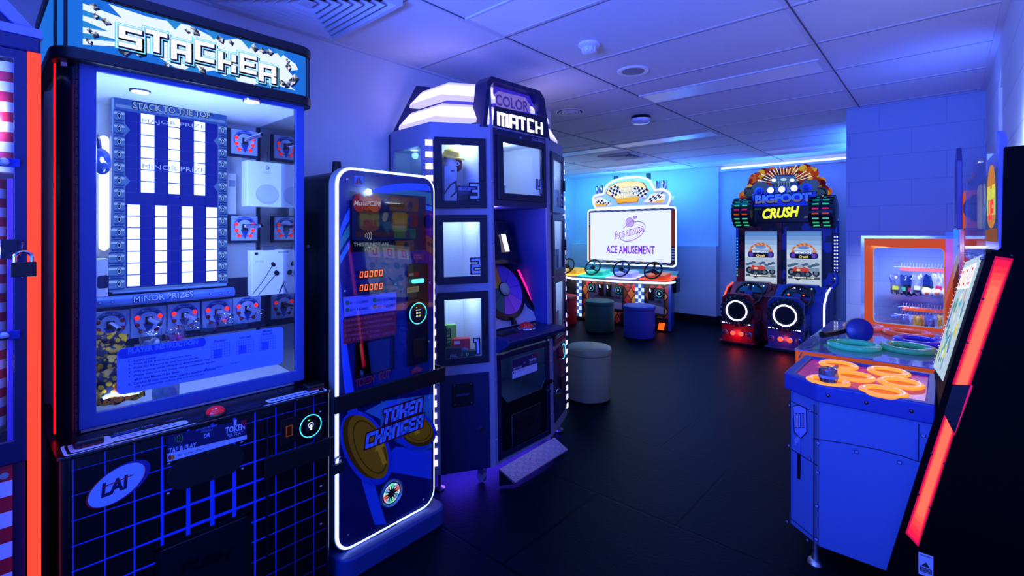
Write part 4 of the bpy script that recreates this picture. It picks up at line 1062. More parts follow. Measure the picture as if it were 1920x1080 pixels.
A.ppoly([(700, 880), (808, 900), (809, 845), (740, 838)], C('#3468e8')); A.lay += .3
A.ppoly(bez((710, 800), (760, 860), (810, 840)) + bez((810, 760), (770, 770), (712, 752)), C('#3ca0b8')); A.lay += .3
A.ppoly([(680, 772), (720, 752), (812, 740), (812, 770), (740, 800)], C('#4aa0c8')); A.lay += .3
A.ppoly([(720, 757), (745, 750), (770, 795), (745, 800)], C('#4a80f0')); A.up()
A.ppoly([(797, 440), (811, 448), (811, 478), (798, 470)], C('#a85a20')); A.lay += .2; A.ppoly([(800, 452), (811, 458), (811, 464), (800, 459)], C('#201008')); A.up()
A.build('panel_print', TC)
# dark smoked display window with stickers
D_ = Art((XT + .004, 0, 0), (0, 1, 0), step=.0002)
dw = [aX(*p, XT + .0015) for p in ((652, 358), (797, 370), (796, 472), (652, 473))]
MB(mat('smoked_window', '#0c1420', .06, coat=.8)).prism([(XT + .0012, dw[0].y, dw[3].z), (XT + .0012, dw[1].y, dw[3].z), (XT + .0012, dw[1].y, dw[0].z), (XT + .0012, dw[0].y, dw[0].z)], (.0022, 0, 0)).build('display_window', TC)
def pe(cx, cy, rx, ry, n=26): return D_.pxs(*ell(cx, cy, rx, ry, n))
D_.poly(pe(670.5, 380, 12.5, 17), C('#d23a2c', .25)); D_.lay += .3; D_.poly(pe(700, 381.5, 12.5, 16), C('#e0642c', .25)); D_.poly(pe(685.5, 381, 9, 14), C('#d84a2a', .25)); D_.up()
D_.ptext('MasterCard', (660, 385), (711.5, 386.5), 9, C('#d8e0f0', .5), .012, .25)
D_.build('card_sign', TC); D_ = more(D_)
notes = [((727, 367), (783, 371), (783, 397), (728, 395), '#a86a28', '50'), ((733, 397.5), (782, 400), (782, 424), (734, 423), '#a03020', '20'), ((737, 427), (778, 429), (778, 448), (737, 447), '#3c8a74', '10'), ((739, 451), (775, 451), (775, 470), (740, 470), '#9a6a78', '5')]
for p0, p1, p2, p3, c_, s_ in notes:
    D_.ppoly([p0, p1, p2, p3], C(c_, .12)); D_.lay += .3
    D_.ppoly([(p0[0] + 2, p0[1] + 3), (p1[0] - 18, p1[1] + 2), (p2[0] - 18, p2[1] - 3), (p3[0] + 2, p3[1] - 3)], C('#b88444' if c_ != '#3c8a74' else '#5c9a80', .10)); D_.lay += .3
    D_.poly(pe(p1[0] - 15, (p1[1] + p2[1]) / 2 + 2, 5, 8, 14), C('#30282c')); D_.poly(pe(p1[0] - 15, (p1[1] + p2[1]) / 2 - 4, 3, 4, 12), C('#4a3c38'))
    D_.ptext(s_, (p1[0] - 9, p1[1] + 9), (p1[0] - 2, p1[1] + 9.5), 7, C('#241c30'), .01)
    D_.build('banknote_sticker', TC); D_ = more(D_)
D_.ppoly([(660, 329), (678, 330), (678, 349), (660, 348)], C('#6a90d8')); D_.lay += .3; D_.ppoly([(661, 346), (668, 331), (669, 346)], C('#c02030')); D_.ppoly([(669, 330), (677, 345), (670, 346)], C('#101840')); D_.up()
D_.build('maker_badge', TC); D_ = more(D_)
for k in range(4): D_.line(D_.pxs(*ell(680 + 2.6 * k, 442, 2 + 1.2 * k, 3 + 2.1 * k, 8, 0, -60, 60)), .0022, C('#dfe6f4', .4))
D_.ptext('THIS IS NOT AN', (659, 462), (725, 461), 7, C('#c8d4e8', .3), .01); D_.ptext('ATM', (680, 471), (699, 470.5), 8, C('#c8d4e8', .3), .01)
D_.up()
D_.build('window_lettering', TC); D_ = more(D_)
# counters
D_.ppoly([(668, 508), (716, 504), (716, 520), (668, 524)], C('#1a0806')); D_.ppoly([(668, 534), (716, 529), (716, 545), (668, 549)], C('#1a0806')); D_.up()
for i in range(5):
    for x_, y_ in ((670.5 + 9.3 * i, 521 - .8 * i), (670.5 + 9.3 * i, 546 - .9 * i)):
        a, b = D_.px(x_, y_), D_.px(x_ + 6, y_ - 12); D_.block('0', a[0], a[1], b[1] - a[1], b[0] - a[0], C('#ff5a30', 2.6), slant=.1)
D_.build('counter_display', TC); D_ = more(D_)
D_.ptext('AMOUNT', (644, 519), (667, 517), 5, C('#1c2f80'), .02); D_.ptext('TOKENS', (647, 545), (666, 543), 5, C('#1c2f80'), .02); D_.ptext('PCS', (722, 537), (734, 535.5), 5, C('#1c2f80'), .02)
D_.build('counter_lettering', TC); D_ = more(D_)
# price card and warning card
D_.up()
D_.ppoly([(638, 557), (741, 546), (741, 582), (640, 595)], C('#b05a6a')); D_.lay += .3; D_.ppoly([(639, 558), (740, 547), (740, 581), (641, 594)], C('#9a9cec')); D_.up()
D_.ptext('TOKEN PACKAGES', (675, 557), (709, 553), 4.5, C('#141840'), .02)
for (x_, y_, s_, g_) in ((650, 571, '$5   =  2', 'GAMES'), (650, 584, '$10 =  4', 'GAMES'), (702, 566, '$20 = 10', 'GAMES'), (702, 578, '$50 = 25', 'GAMES')):
    D_.poly(pe(x_ - 3, y_ - 3, 4, 4.3, 14), C('#3c8a60')); D_.lay += .3
    D_.ptext(s_, (x_ + 2, y_), (x_ + 17, y_ - 1.6), 5, C('#20284a'), .015); D_.ptext(g_, (x_ + 18.5, y_ - 1.8), (x_ + 37, y_ - 3.8), 5, C('#2038a0'), .025, .2)
D_.up()
D_.build('price_card', TC); D_ = more(D_)
D_.ppoly([(638, 599), (740, 583), (740, 627), (639, 646)], C('#a8122c')); D_.up()
wt = C('#c06078')
for i, s_ in enumerate(('THIS MACHINE IS NOT AN ATM, DISPENSE', 'TOKEN ONLY ,THIS MACHINE CHANGES', 'COINS AND NOTES TO TOKEN ,TOKEN NOT', 'BE CHANGED BACK TO CASH')):
    L_ = (736, 732, 738, 709)[i]; y_ = 605 + 9.2 * i
    D_.ptext(s_, (641, y_), (L_, y_ - (L_ - 641) * .155), 5, wt, .03)
D_.ptext('\u9019\u4e0d\u662f\u53d6\u6b3e\u6a5f\uff0c\u8a72\u6a5f\u5668\u50c5\u5206\u914d\u4ee3\u5e63', (642, 642), (737, 626), 6.5, wt, .01)
D_.up()
D_.build('warning_card', TC); D_ = more(D_)
D_.ptext('TOKEN', (664, 725), (698, 715), 12, C('#d84060'), .05, .2, .003); D_.ptext('OUT', (708, 712), (728, 706), 12, C('#d84060'), .05, .2, .003)
D_.up(); D_.ptext('TOKEN', (664, 725), (698, 715), 12, C('#6a0c20'), .03, .2); D_.ptext('OUT', (708, 712), (728, 706), 12, C('#6a0c20'), .03, .2)
D_.build('tray_lettering', TC); D_ = more(D_)
D_.ppoly([(768, 697), (779, 686), (791, 692), (788, 697), (770, 702)], C('#b81c2c')); D_.up(); D_.ptext('INSERT', (774, 694), (785, 692), 3, C('#d890a0')); D_.ptext('CARD HERE', (772, 698), (787, 695), 2.5, C('#d890a0'))
D_.build('arrow_sticker', TC); D_ = more(D_)
D_.ppoly([(769, 474), (792, 477), (793, 488), (783, 487), (779, 494), (774, 486)], C('#b0142c')); D_.up(); D_.ptext('INSERT', (774, 480), (786, 481), 3, C('#d890a0'), .02); D_.ptext('NOTES HERE', (773, 484.5), (788, 485.5), 3, C('#d890a0'), .02)
D_.up()
D_.build('arrow_sticker', TC); D_ = more(D_)
# coins and name
for (cx_, cy_, rx_, ry_, rot_) in ((686, 838, 32, 64, -24), (778, 805, 32, 25, 20)):
    gold = C('#a8861c', .13); gd = C('#6a520e', .1)  # faint emission brightens the coin gold under the blue light
    D_.poly(D_.pxs(*ell(cx_ - 4, cy_ + 2, rx_ + 11, ry_ + 10, 36, rot_)), C('#2456d8')); D_.lay += .4
    D_.poly(D_.pxs(*ell(cx_ - 10 if rx_ < 40 and ry_ > 40 else cx_ + 3, cy_ + (0 if ry_ > 40 else 7), rx_, ry_, 36, rot_)), gd); D_.lay += .4
    D_.poly(D_.pxs(*ell(cx_, cy_, rx_, ry_, 36, rot_)), gold); D_.lay += .4; D_.poly(D_.pxs(*ell(cx_ + 3, cy_, rx_ * .82, ry_ * .85, 36, rot_)), gd); D_.lay += .4; D_.poly(D_.pxs(*ell(cx_ + 3, cy_, rx_ * .76, ry_ * .8, 36, rot_)), gold); D_.up()
D_.ppoly([(700, 835), (714, 828), (718, 836), (711, 840), (722, 868), (714, 872), (704, 845), (698, 848)], C('#c8a83a', .2)); D_.up()
D_.ppoly([(772, 806), (782, 800), (785, 812), (776, 816)], C('#c8a83a', .2)); D_.up()
D_.build('coin_artwork', TC); D_ = more(D_)
for m_, gr_ in ((C('#a01828'), .0085), (C('#0a1030'), .005), (C('#7fb0ff'), .0018)):
    for s_, p0, p1, hp in (('TOKEN', (713, 795), (787, 773), 26), ('CHANGER', (680, 841), (789, 801), 26)):
        a, b = D_.px(*p0), D_.px(*p1); h = D_.px(p0[0], p0[1] - hp)[1] - a[1]
        a = (a[0], (a[1] + b[1]) / 2); D_.block(s_, a[0], a[1], h, b[0] - a[0], m_, gap=.16, grow=gr_, slant=.16)
    D_.up()
D_.build('name_lettering', TC)
MB(glass('front_acrylic', '#f8faff', .5, .035, .01)).prism([(XT + .0105, y, z) for y, z in inn], (.001, 0, 0)).build('front_acrylic', TC)
# note entry column, readers, token tray, bar, emblem, aerial
nv = [aX(*p, XT) for p in ((760, 495), (800, 492), (800, 681), (760, 688))]
nc = MB(blackgloss).box((XT, nv[0].y, nv[3].z), (XT + .012, nv[1].y, nv[0].z)).build('note_column', TC, bevel=.003)
B = Art((XT + .0123, 0, 0), (0, 1, 0))
B.ppoly([(762, 511), (784, 509), (784, 518), (762, 520)], C('#a03028', .2)).up(); B.ppoly([(765, 513), (774, 512), (774, 517), (765, 518)], C('#60a0b0', .3))
B.build('column_sticker', nc); B = Art((XT + .0123, 0, 0), (0, 1, 0))
B.ppoly([(761, 540), (784, 536), (784, 547), (761, 550)], C('#a89a80', .3)).up(); B.ptext('NO CARD', (764, 546), (781, 543), 4, C('#303030'))
B.build('column_sticker', nc); B = Art((XT + .0123, 0, 0), (0, 1, 0))
B.up(); B.ppoly([(774, 636), (796, 632), (796, 668), (774, 674)], C('#020204'))
B.build('coin_hatch', nc)
q = aX(777.5, 526, XT)
MB(C('#50d8e8', 2.0)).box((XT + .012, q.y - .034, q.z - .011), (XT + .03, q.y + .034, q.z + .008)).build('note_slot_light', nc, bevel=.005)
q = aX(777, 587, XT); reader(TC, (XT + .012, q.y, q.z), (1, 0, 0), .05, keys=True)
tw = [aX(*p, XT) for p in ((664, 646), (734, 634), (734, 690), (664, 706))]
tr = MB(mat('tray_black', '#04050a', .25)).ring([(XT + .001, tw[0].y - .008, tw[3].z - .008), (XT + .001, tw[1].y + .008, tw[3].z - .008), (XT + .001, tw[1].y + .008, tw[0].z + .008), (XT + .001, tw[0].y - .008, tw[0].z + .008)], [(XT + .001, tw[0].y, tw[3].z), (XT + .001, tw[1].y, tw[3].z), (XT + .001, tw[1].y, tw[0].z), (XT + .001, tw[0].y, tw[0].z)], (.006, 0, 0)).build('token_tray', TC)
MB(glass('tray_flap', '#202430', 1.6, .25)).box((XT + .002, tw[0].y, tw[3].z), (XT + .0035, tw[1].y, tw[0].z)).build('tray_flap', tr)
MB(mat('tray_inside', '#20242e', .4)).box((XT + .0012, tw[0].y, tw[3].z), (XT + .0018, tw[1].y, tw[0].z)).build('tray_inside', tr)
bz = [aX(*p, XT + .02) for p in ((623, 763), (830, 702))]
MB(mat('bar_black', '#020204', .5))  .box((XT + .006, 1.012, bz[0].z - .035), (XT + .018, 1.622, bz[0].z + .037)).box((XT - .25, 1.61, bz[0].z - .035), (XT + .018, 1.622, bz[0].z + .037)).build('security_bar', TC, bevel=.003)
em = aX(731, 925, XT)
eb = MB(mat('emblem_rim', '#9ac8d8', .15, .6)).lathe([(.062, 0), (.062, .006), (.055, .009), (.05, .004)], (XT + .001, em.y, em.z), (1, 0, 0), 36).build('speaker_emblem', TC)
B = Art((XT + .004, em.y, em.z), (0, 1, 0))
B.poly(ell(0, 0, .056, .056, 40), C('#3ab8d8', .8)).up()
cols_ = ['#ff6a50', '#ff9ac0', '#c0f0ff', '#60e8d0', '#a0ffb0', '#f0d0ff', '#60c0ff', '#ffffff']
for k in range(16): B.poly([(0, 0)] + ell(0, 0, .045, .045, 3, 0, 22.5 * k, 22.5 * (k + 1)), C(cols_[k % 8], 1.2))
B.up(); B.ringp(ell(0, 0, .049, .049, 40), ell(0, 0, .045, .045, 40), C('#061018'))
for k in range(12):
    a = 2 * PI * k / 12; c_, s_ = math.cos(a), math.sin(a)
    B.poly([(.04 * c_, .04 * s_), (.012 * c_ - .005 * s_, .012 * s_ + .005 * c_), (.012 * c_ + .005 * s_, .012 * s_ - .005 * c_)], C('#061018'))
    for g_ in (-.2, .2): B.line([(.026 * c_, .026 * s_), (.038 * math.cos(a + g_), .038 * math.sin(a + g_))], .0025, C('#061018'))
B.up(); B.poly(ell(0, 0, .017, .017), C('#061018')).up(); B.poly(ell(0, 0, .006, .006), C('#1a3040'))
B.build('emblem_artwork', eb)
MB(black_m).lathe([(.026, 0), (.024, .012), (.02, .075), (.0001, .078)], (XT - .3, 1.2, 1.725), n=20).build('aerial', TC)
screws([aX(x, y, XT + .001) for x, y in ((648, 336), (804, 351), (644, 546), (740, 534), (805, 531), (803, 641), (803, 748), (649, 1003), (793, 938))], (1, 0, 0), .006, None, TC)
pc = aX(634, 878, XF + .05)
padlock(pc, (0, 1, 0), (1, 0, 0), 1.0, mat('padlock_grey', '#30343c', .4, .7), 'steel padlock closing the black bar between the stacking game and the token changer')
TC.rotation_euler = (0, 0, R(1.3))
# ================================================================ LOCKER PRIZE GAME (tall, six sided)
KM = thing('locker_prize_game', 'tall silver locker prize game with numbered glass doors and a glowing white crown', 'arcade machine', (-2.25, 2.33, 0))
V0, V1, V2, V3_, V4, V5 = [Vector((x, y, 0)) for x, y in ((-2.53, 1.756), (-2.133, 1.747), (-1.95, 2.041), (-1.95, 2.596), (-2.09, 2.95), (-2.53, 2.95))]
ZB, ZT = .115, 2.07
LEAN = .0164
def un(x, y): return (x + LEAN * (885 - y), y)          # the machine leans a little; measure it as if it stood straight
class FArt(Art):
    def px(s, x, y): return Art.px(s, *un(x, y))
def face(Pa, Pb, lift=0.):
    u = (Pb - Pa).normalized(); n = u.cross(Vector((0, 0, 1)))
    return FArt(Pa + n * lift, u), (Pb - Pa).length
silver = mat('locker_silver', '#8d8da6', .38, .15); navy = mat('locker_navy', '#171c46', .4); doorm = mat('locker_door_black', '#0b0d26', .35)
linem = mat('locker_lining', '#d8dce6', .5)
def plate(mb, A_, L, z0, z1, holes, th, m):
    """face panel from u=0..L, z0..z1 with rectangular holes stacked in z"""
    n = A_.N; hs = sorted(holes, key=lambda h: h[2]); zc = z0
    def bx(u0, u1, a, b): mb.obox(A_.O, A_.U, A_.V, n, (u0, a, -th), (u1, b, 0), m)
    for (u0, u1, a, b) in hs:
        if a > zc: bx(0, L, zc, a)
        bx(0, u0, a, b); bx(u1, L, a, b); zc = b
    if z1 > zc: bx(0, L, zc, z1)
def lockbox(A_, u0, u1, a, b, dp, name, parent, b0, b1, lamp=.5):
    """white lined recess behind an opening; b0, b1: u-range of its back"""
    O, U, Vv, N = A_.O, A_.U, A_.V, A_.N
    P = lambda u, z, d: O + U * u + Vv * z - N * d
    f = [P(u0, a, .012), P(u1, a, .012), P(u1, b, .012), P(u0, b, .012)]; k = [P(b0, a, dp), P(b1, a, dp), P(b1, b, dp), P(b0, b, dp)]
    mb = MB(linem); mb.add(f + k, [(4, 5, 6, 7), (0, 1, 5, 4), (2, 3, 7, 6), (1, 2, 6, 5), (3, 0, 4, 7)])
    o = mb.build(name, parent)
    c = P((u0 + u1) / 2, b - .004, dp * .45)
    MB(C('#eef4ff', 10)).lathe([(.022, 0), (.0001, -.002)], c, (0, 0, 1), 16).build('locker_lamp', o)
    point('locker_light', c - Vector((0, 0, .03)), (.42, .66, 1), lamp * 1.5, .02, parent)
def glass_door(A_, u0, u1, a, b, num, parent, hinge_left=True, bw=.042):
    n = A_.N; P = lambda u, z, d=0: A_.O + A_.U * u + A_.V * z + n * d
    d_ = MB(doorm).ring([P(u0, a), P(u1, a), P(u1, b), P(u0, b)], [P(u0 + bw, a + bw), P(u1 - bw, a + bw), P(u1 - bw, b - bw), P(u0 + bw, b - bw)], n * .014).build('locker_door', parent, bevel=.003)
    MB(pane).obox(P(0, 0), A_.U, A_.V, n, (u0 + bw - .003, a + bw - .003, .004), (u1 - bw + .003, b - bw + .003, .007)).build('glass_pane', d_)
    h = MB(mat('hinge_dark', '#10142e', .35))
    for i in range(int((b - a - .02) / .013)): h.cyl(P(u0 - .003, a + .01 + .013 * i, .008), P(u0 - .003, a + .021 + .013 * i, .008), .0042, 6)
    h.build('hinge', d_)
    MB(black_m).obox(P(0, 0), A_.U, A_.V, n, (u1 - bw * .72, (a + b) / 2 - .045, .014), (u1 - bw * .3, (a + b) / 2 + .035, .026)).build('door_handle', d_, bevel=.003)
    if num:
        Q = FArt(P(0, 0, .0075), A_.U); hh = min(.085, (b - a) * .24); ww = hh * .68
        ux = u1 - bw - ww * .92; Q.block(num, ux, a + bw + .014, hh, ww, C('#06081c'), grow=.0065); Q.up(2); Q.block(num, ux, a + bw + .014, hh, ww, C('#b8c4da'), grow=-.0005)
        Q.build('number', d_)
    return d_
# shell
sh = MB(silver)
FL, LL = face(V1, V2); FF, LF = face(V2, V3_); FR, LR = face(V3_, V4); FS, LS = face(V0, V1); FB, LB = face(V4, V5)
dz3 = [(1.60, 2.0), (1.175, 1.565), (.72, 1.135)]
def u_on(F_, x, y): return F_.px(x, y)[0]
def z_on(F_, x, y): return F_.px(x, y)[1]
lu0, lu1 = .022, LL - .030
lz = [(z_on(FL, 866, 390), z_on(FL, 866, 258)), (z_on(FL, 866, 531), z_on(FL, 866, 402)), (z_on(FL, 870, 682), z_on(FL, 870, 546))]
lh = [(lu0 + .03, lu1 - .03, a + .03, b - .03) for a, b in lz]
plate(sh, FL, LL, ZB, ZT, lh, .012, silver)
fz0, fz1 = .755, 1.615            # niche
d4 = (.055, LF - .05, z_on(FF, 975, 378), z_on(FF, 975, 262))
plate(sh, FF, LF, fz1, ZT, [(d4[0] + .03, d4[1] - .03, d4[2] + .03, d4[3] - .03)], .012, navy)
for u0, u1 in ((0, .022), (LF - .03, LF)): sh.obox(FF.O, FF.U, FF.V, FF.N, (u0, ZB, -.012), (u1, ZT, .0015), silver)
ru0, ru1 = .035, LR - .02
rh = [(ru0 + .03, ru1 - .03, a + .03, b - .03) for a, b in ((1.60, 1.985), (1.17, 1.56), (.70, 1.13))]
plate(sh, FR, LR, ZB, ZT, rh, .012, silver)
sw = (.03, LS - .09, 1.62, 1.96)
plate(sh, FS, LS, ZB, ZT, [sw], .012, silver)
plate(sh, FB, LB, ZB, ZT, [], .012, silver)
sh.box((-2.545, 1.756, ZB), (-2.53, 2.95, ZT), navy)
sh.prism([(p.x, p.y, ZT) for p in (V0, V1, V2, V3_, V4, V5)], (0, 0, .012), silver)
sh.prism([(p.x, p.y, ZB - .015) for p in (V0, V1, V2, V3_, V4, V5)], (0, 0, .015), silver)
sh.build('cabinet_shell', KM)
# bottom edge bevel strips and corner posts highlighted
for i, ((a, b), nm) in enumerate(zip(lz, '321')):
    lockbox(FL, lu0 + .012, lu1 - .012, a + .012, b - .012, .17 if i == 0 else .24, 'locker_lining', KM, .03, LL * .62)
    glass_door(FL, lu0, lu1, a, b, nm, KM)
lockbox(FF, d4[0] + .012, d4[1] - .012, d4[2] + .012, d4[3] - .012, .34, 'locker_lining', KM, d4[0] + .02, d4[1] - .02, .7)
glass_door(FF, d4[0], d4[1], d4[2], d4[3], '4', KM)
for i, (a, b) in enumerate(((1.585, 2.0), (1.155, 1.575), (.685, 1.145))):
    lockbox(FR, ru0 + .012, ru1 - .012, a + .012, b - .012, .2, 'locker_lining', KM, LR * .4, LR - .03, .4)
    glass_door(FR, ru0, ru1, a, b, ('6', '', '5')[i], KM)
# side window of locker three
lockbox(FS, sw[0], sw[1], sw[2], sw[3], .12, 'side_lining', KM, sw[0], sw[1], .35)
MB(glass('side_window_glass', '#cfe4f4', 1.4, .08)).obox(FS.O, FS.U, FS.V, FS.N, (sw[0], sw[2], -.006), (sw[1], sw[3], -.003)).build('side_window', KM)
# lower panels
lp0, lp1 = z_on(FL, 870, 883), z_on(FL, 870, 700)
pl = MB(navy).obox(FL.O, FL.U, FL.V, FL.N, (.03, lp0, 0), (LL - .03, lp1, .007)).build('lower_panel', KM, bevel=.006)
vu, vz = FL.px(868, 738)
vp = MB(mat('vent_plate', '#05060f', .4)).obox(FL.O, FL.U, FL.V, FL.N, (vu - .062, vz - .066, .007), (vu + .062, vz + .066, .012)).build('coin_plate', KM, bevel=.002)
MB(mat('slot_grey', '#2a3058', .4)).obox(FL.O, FL.U, FL.V, FL.N, (vu - .038, vz - .006, .012), (vu + .038, vz + .006, .0135)).build('slot', vp)
screws([FL.O + FL.U * (vu + a) + FL.V * (vz + b) + FL.N * .012 for a in (-.048, .048) for b in (-.054, .054)], FL.N, .007, darksteel, vp)
ku, kz = FL.px(902, 803)
MB(chrome).cyl(FL.O + FL.U * ku + FL.V * kz + FL.N * .007, FL.O + FL.U * ku + FL.V * kz + FL.N * .022, .011, 16).build('panel_lock', KM)
rp_ = MB(navy).obox(FR.O, FR.U, FR.V, FR.N, (.035, .17, 0), (LR - .025, .66, .007)).build('lower_panel', KM, bevel=.005)
q = FR.O + FR.U * (LR * .62) + FR.V * .61
reader(KM, q + FR.N * .007, FR.N, .052)
MB(mat('red_reader', '#a01420', .35)).obox(FR.O, FR.U, FR.V, FR.N, (LR * .36, .575, .007), (LR * .5, .66, .03)).build('token_entry', KM, bevel=.003)
MB(mat('red_poster', '#7a1430', .45)).obox(FR.O, FR.U, FR.V, FR.N, (LR * .5, .43, .007), (LR * .78, .52, .009)).build('notice', KM)
MB(black_m).obox(FR.O, FR.U, FR.V, FR.N, (LR * .42, .36, .007), (LR * .6, .45, .022)).build('coin_return', KM, bevel=.003)
MB(mat('pink_band', '#c03090', .4)).obox(FR.O, FR.U, FR.V, FR.N, (.02, 1.146, .0), (LR - .01, 1.154, .004)).build('pink_band', KM)
# square lamps down the outer corners
for F_, uu, L_ in ((FL, .0, LL), (FR, LR, LR)):
    q = MB(C('#b0a6ff', 3.5)); k = -1 if uu == 0 else 1
    for i in range(28):
        z = 1.965 - .0665 * i
        q.obox(F_.O, F_.U, F_.V, F_.N, (uu - (.028 if k < 0 else .012), z - .016, .001), (uu + (.012 if k < 0 else .028), z + .016, .005))
    q.build('corner_lamps', KM)
# niche: walls, wheel board, monitor, console
nx = -2.47; y0, y1 = V2.y + .022, V3_.y - .03
nm = mat('niche_blue', '#2c3c86', .45)
MB(nm).box((nx, y0 - .004, .75), (-1.96, y0, fz1)).box((nx, y1, .75), (-1.96, y1 + .004, fz1)).box((nx, y0, fz1 - .004), (-1.96, y1, fz1 + .004)).box((nx - .004, y0, .75), (nx, y1, fz1)).build('niche', KM)
sp_ = aX(942, 390, -2.1)
MB(C('#b060ff', 5)).lathe([(.03, 0), (.0001, -.003)], (-2.15, y0 + .14, fz1 - .005), (0, 0, 1), 16).build('niche_lamp', KM)
point('niche_light', (-2.12, y0 + .16, fz1 - .06), (.3, .22, 1), 1.6, .03, KM)
bo = Vector((-2.055, (y0 + y1) / 2, .86)); bu = Vector((0, 1, 0)); bv = Vector((-.40, 0, 1)).normalized(); bn_ = bu.cross(bv)
hb_ = [(-.27, 0), (.27, 0), (.265, .05), (.2, .10), (.12, .38), (.135, .45), (-.135, .45), (-.12, .38), (-.2, .10), (-.265, .05)]
wb = MB(mat('board_white', '#b8bcd0', .4)).prism([bo + bu * a + bv * b for a, b in hb_], bn_ * -.02).build('wheel_board', KM)
WB = Art(bo + bn_ * .001, bu, bv); wc = (0, .235); wr = .165
wh = MB(mat('wheel_rim_black', '#08080f', .35)).lathe([(.2, 0), (.2, .02), (.165, .028)], bo + bu * wc[0] + bv * wc[1], bn_, 48).build('colour_wheel', KM)
WB.O = bo + bn_ * .03
seg = [(-75, -35, '#c060c8'), (-35, 5, '#8a50d8'), (5, 50, '#7848d0'), (50, 92, '#6a48c8'), (92, 128, '#d08418'), (128, 170, '#c0a020'), (170, 215, '#205a60'), (215, 250, '#2a6a58'), (250, 285, '#b858c0')]
for a0_, a1_, c_ in seg: WB.poly([wc] + ell(wc[0], wc[1], wr, wr, 8, 0, a0_, a1_), C(c_))
WB.up()
for a0_, _, _ in seg: WB.line([wc, (wc[0] + wr * math.cos(R(a0_)), wc[1] + wr * math.sin(R(a0_)))], .0025, C('#20104a'))
WB.up(); WB.build('wheel_wedges', wh)
hc = bo + bu * wc[0] + bv * wc[1] + bn_ * .03
MB(mat('hub_cream', '#a8b8a8', .35)).lathe([(.045, 0), (.042, .012), (.032, .02), (.0001, .022)], hc, bn_, 28).build('hub', wh)
MB(black_m).torus(hc + bn_ * .004, bn_, .043, .006).build('hub_ring', wh)
for s_ in (-1, 1):
    p0, p1 = bo + bu * (.275 * s_) + bv * .09 + bn_ * .0, bo + bu * (.205 * s_) + bv * .36 + bn_ * .0
    MB(C('#ff1a90', 1.8)).prism([p0 - bu * (.02 * s_), p0 + bu * (.005 * s_), p1 + bu * (.02 * s_), p1 - bu * (.008 * s_)], bn_ * .014).build('pink_light', KM)
    MB(black_m).prism([p0 - bu * (.03 * s_) - bv * .02, p0 - bu * (.02 * s_), p1 - bu * (.008 * s_), p1 - bu * (.02 * s_)], bn_ * .018).build('light_trim', KM)
MB(black_m).prism([bo + bu * -.018 + bv * .0 + bn_ * .02, bo + bu * .018 + bn_ * .02, bo + bu * .006 + bv * .05 + bn_ * .02, bo - bu * .006 + bv * .05 + bn_ * .02], bn_ * .02).build('wheel_pointer', KM)
mo = MB(blackgloss)
mo.prism([(-2.15, y0 + .06, 1.27), (-2.15, y1 - .065, 1.27), (-2.19, y1 - .135, 1.54), (-2.19, y0 + .135, 1.54)], (-.2, 0, 0)).box((-2.3, y0 + .05, 1.25), (-2.13, y1 - .06, 1.28))
mo = mo.build('monitor_hood', KM, bevel=.006)
M_ = FArt(Vector((-2.146, 0, 0)), (0, 1, 0)); yc = (y0 + y1) / 2 - .09
M_.poly(ell(yc, 1.33, .105, .16, 20, 0, 0, 180) + [(yc - .105, 1.30), (yc + .105, 1.30)], C('#16104a', .5)); M_.up(); M_.poly(ell(yc, 1.33, .095, .145, 20, 0, 0, 180) + [(yc - .095, 1.31), (yc + .095, 1.31)], C('#0a1248', .5)); M_.build('monitor_screen', mo)
for s_ in (-1, 1): MB(C('#e4dcff', 2)).prism([(-2.145, yc + s_ * .143, 1.33), (-2.145, yc + s_ * .18, 1.33), (-2.158, yc + s_ * .155, 1.445), (-2.158, yc + s_ * .118, 1.445)], (.006, 0, 0)).build('monitor_lamp', mo)
ya, yb = V2.y + .0, V3_.y + .03
co = MB(mat('console_navy', '#1c2452', .35)).prism([(-2.12, ya + .02, .852), (-1.87, ya + .02, .842), (-1.845, ya + .02, .828), (-1.85, ya + .02, .805), (-1.935, ya + .02, .752), (-2.12, ya + .02, .752)], (0, yb - ya - .04, 0)).build('console', KM, bevel=.006)
bp = (-1.97, 2.36, .848)
MB(chrome).lathe([(.06, 0), (.058, .006), (.045, .012)], bp, n=30).build('button_rim', co)
MB(mat('red_dome_soft', '#c01818', .15, coat=.5, e=.08)).dome((bp[0], bp[1], bp[2] + .01), (0, 0, 1), .044, .032, n=28).build('button_dome', co)
MB(black_m).prism([(-2.0, 2.1, .8475), (-1.93, 2.1, .8445), (-1.93, 2.25, .8445), (-2.0, 2.25, .8475)], (0, 0, .003)).build('counter_window', co)
MB(mat('amber_key', '#c07020', .4)).cyl((-2.02, 2.5, .847), (-2.02, 2.5, .855), .014).build('amber_button', co)
# prize door with clear window and push flap
pz0, pz1 = .125, .735; py0, py1 = V2.y + .022, V3_.y - .03
MB(mat('door_navy', '#10143a', .38)).box((-1.962, py0, pz0), (-1.945, py0 + .035, pz1)).box((-1.962, py1 - .035, pz0), (-1.945, py1, pz1)).box((-1.962, py0, pz1 - .03), (-1.945, py1, pz1)).box((-1.962, py0, pz0), (-1.945, py1, pz0 + .03)).build('prize_door_frame', KM, bevel=.003)
wz = .44
oc = [(-1.955, py0 + .035, pz0 + .03), (-1.955, py1 - .035, pz0 + .03), (-1.955, py1 - .035, wz + .07), (-1.955, py1 - .09, wz), (-1.955, py0 + .085, wz), (-1.955, py0 + .035, wz + .06)]
pd = MB(mat('flap_black', '#06070f', .3)).prism(oc, (.008, 0, 0)).build('prize_door', KM, bevel=.002)
MB(glass('prize_glass', '#c4d2e8', .8, .03)).box((-1.953, py0 + .035, wz), (-1.950, py1 - .035, pz1 - .03)).build('prize_window', KM)
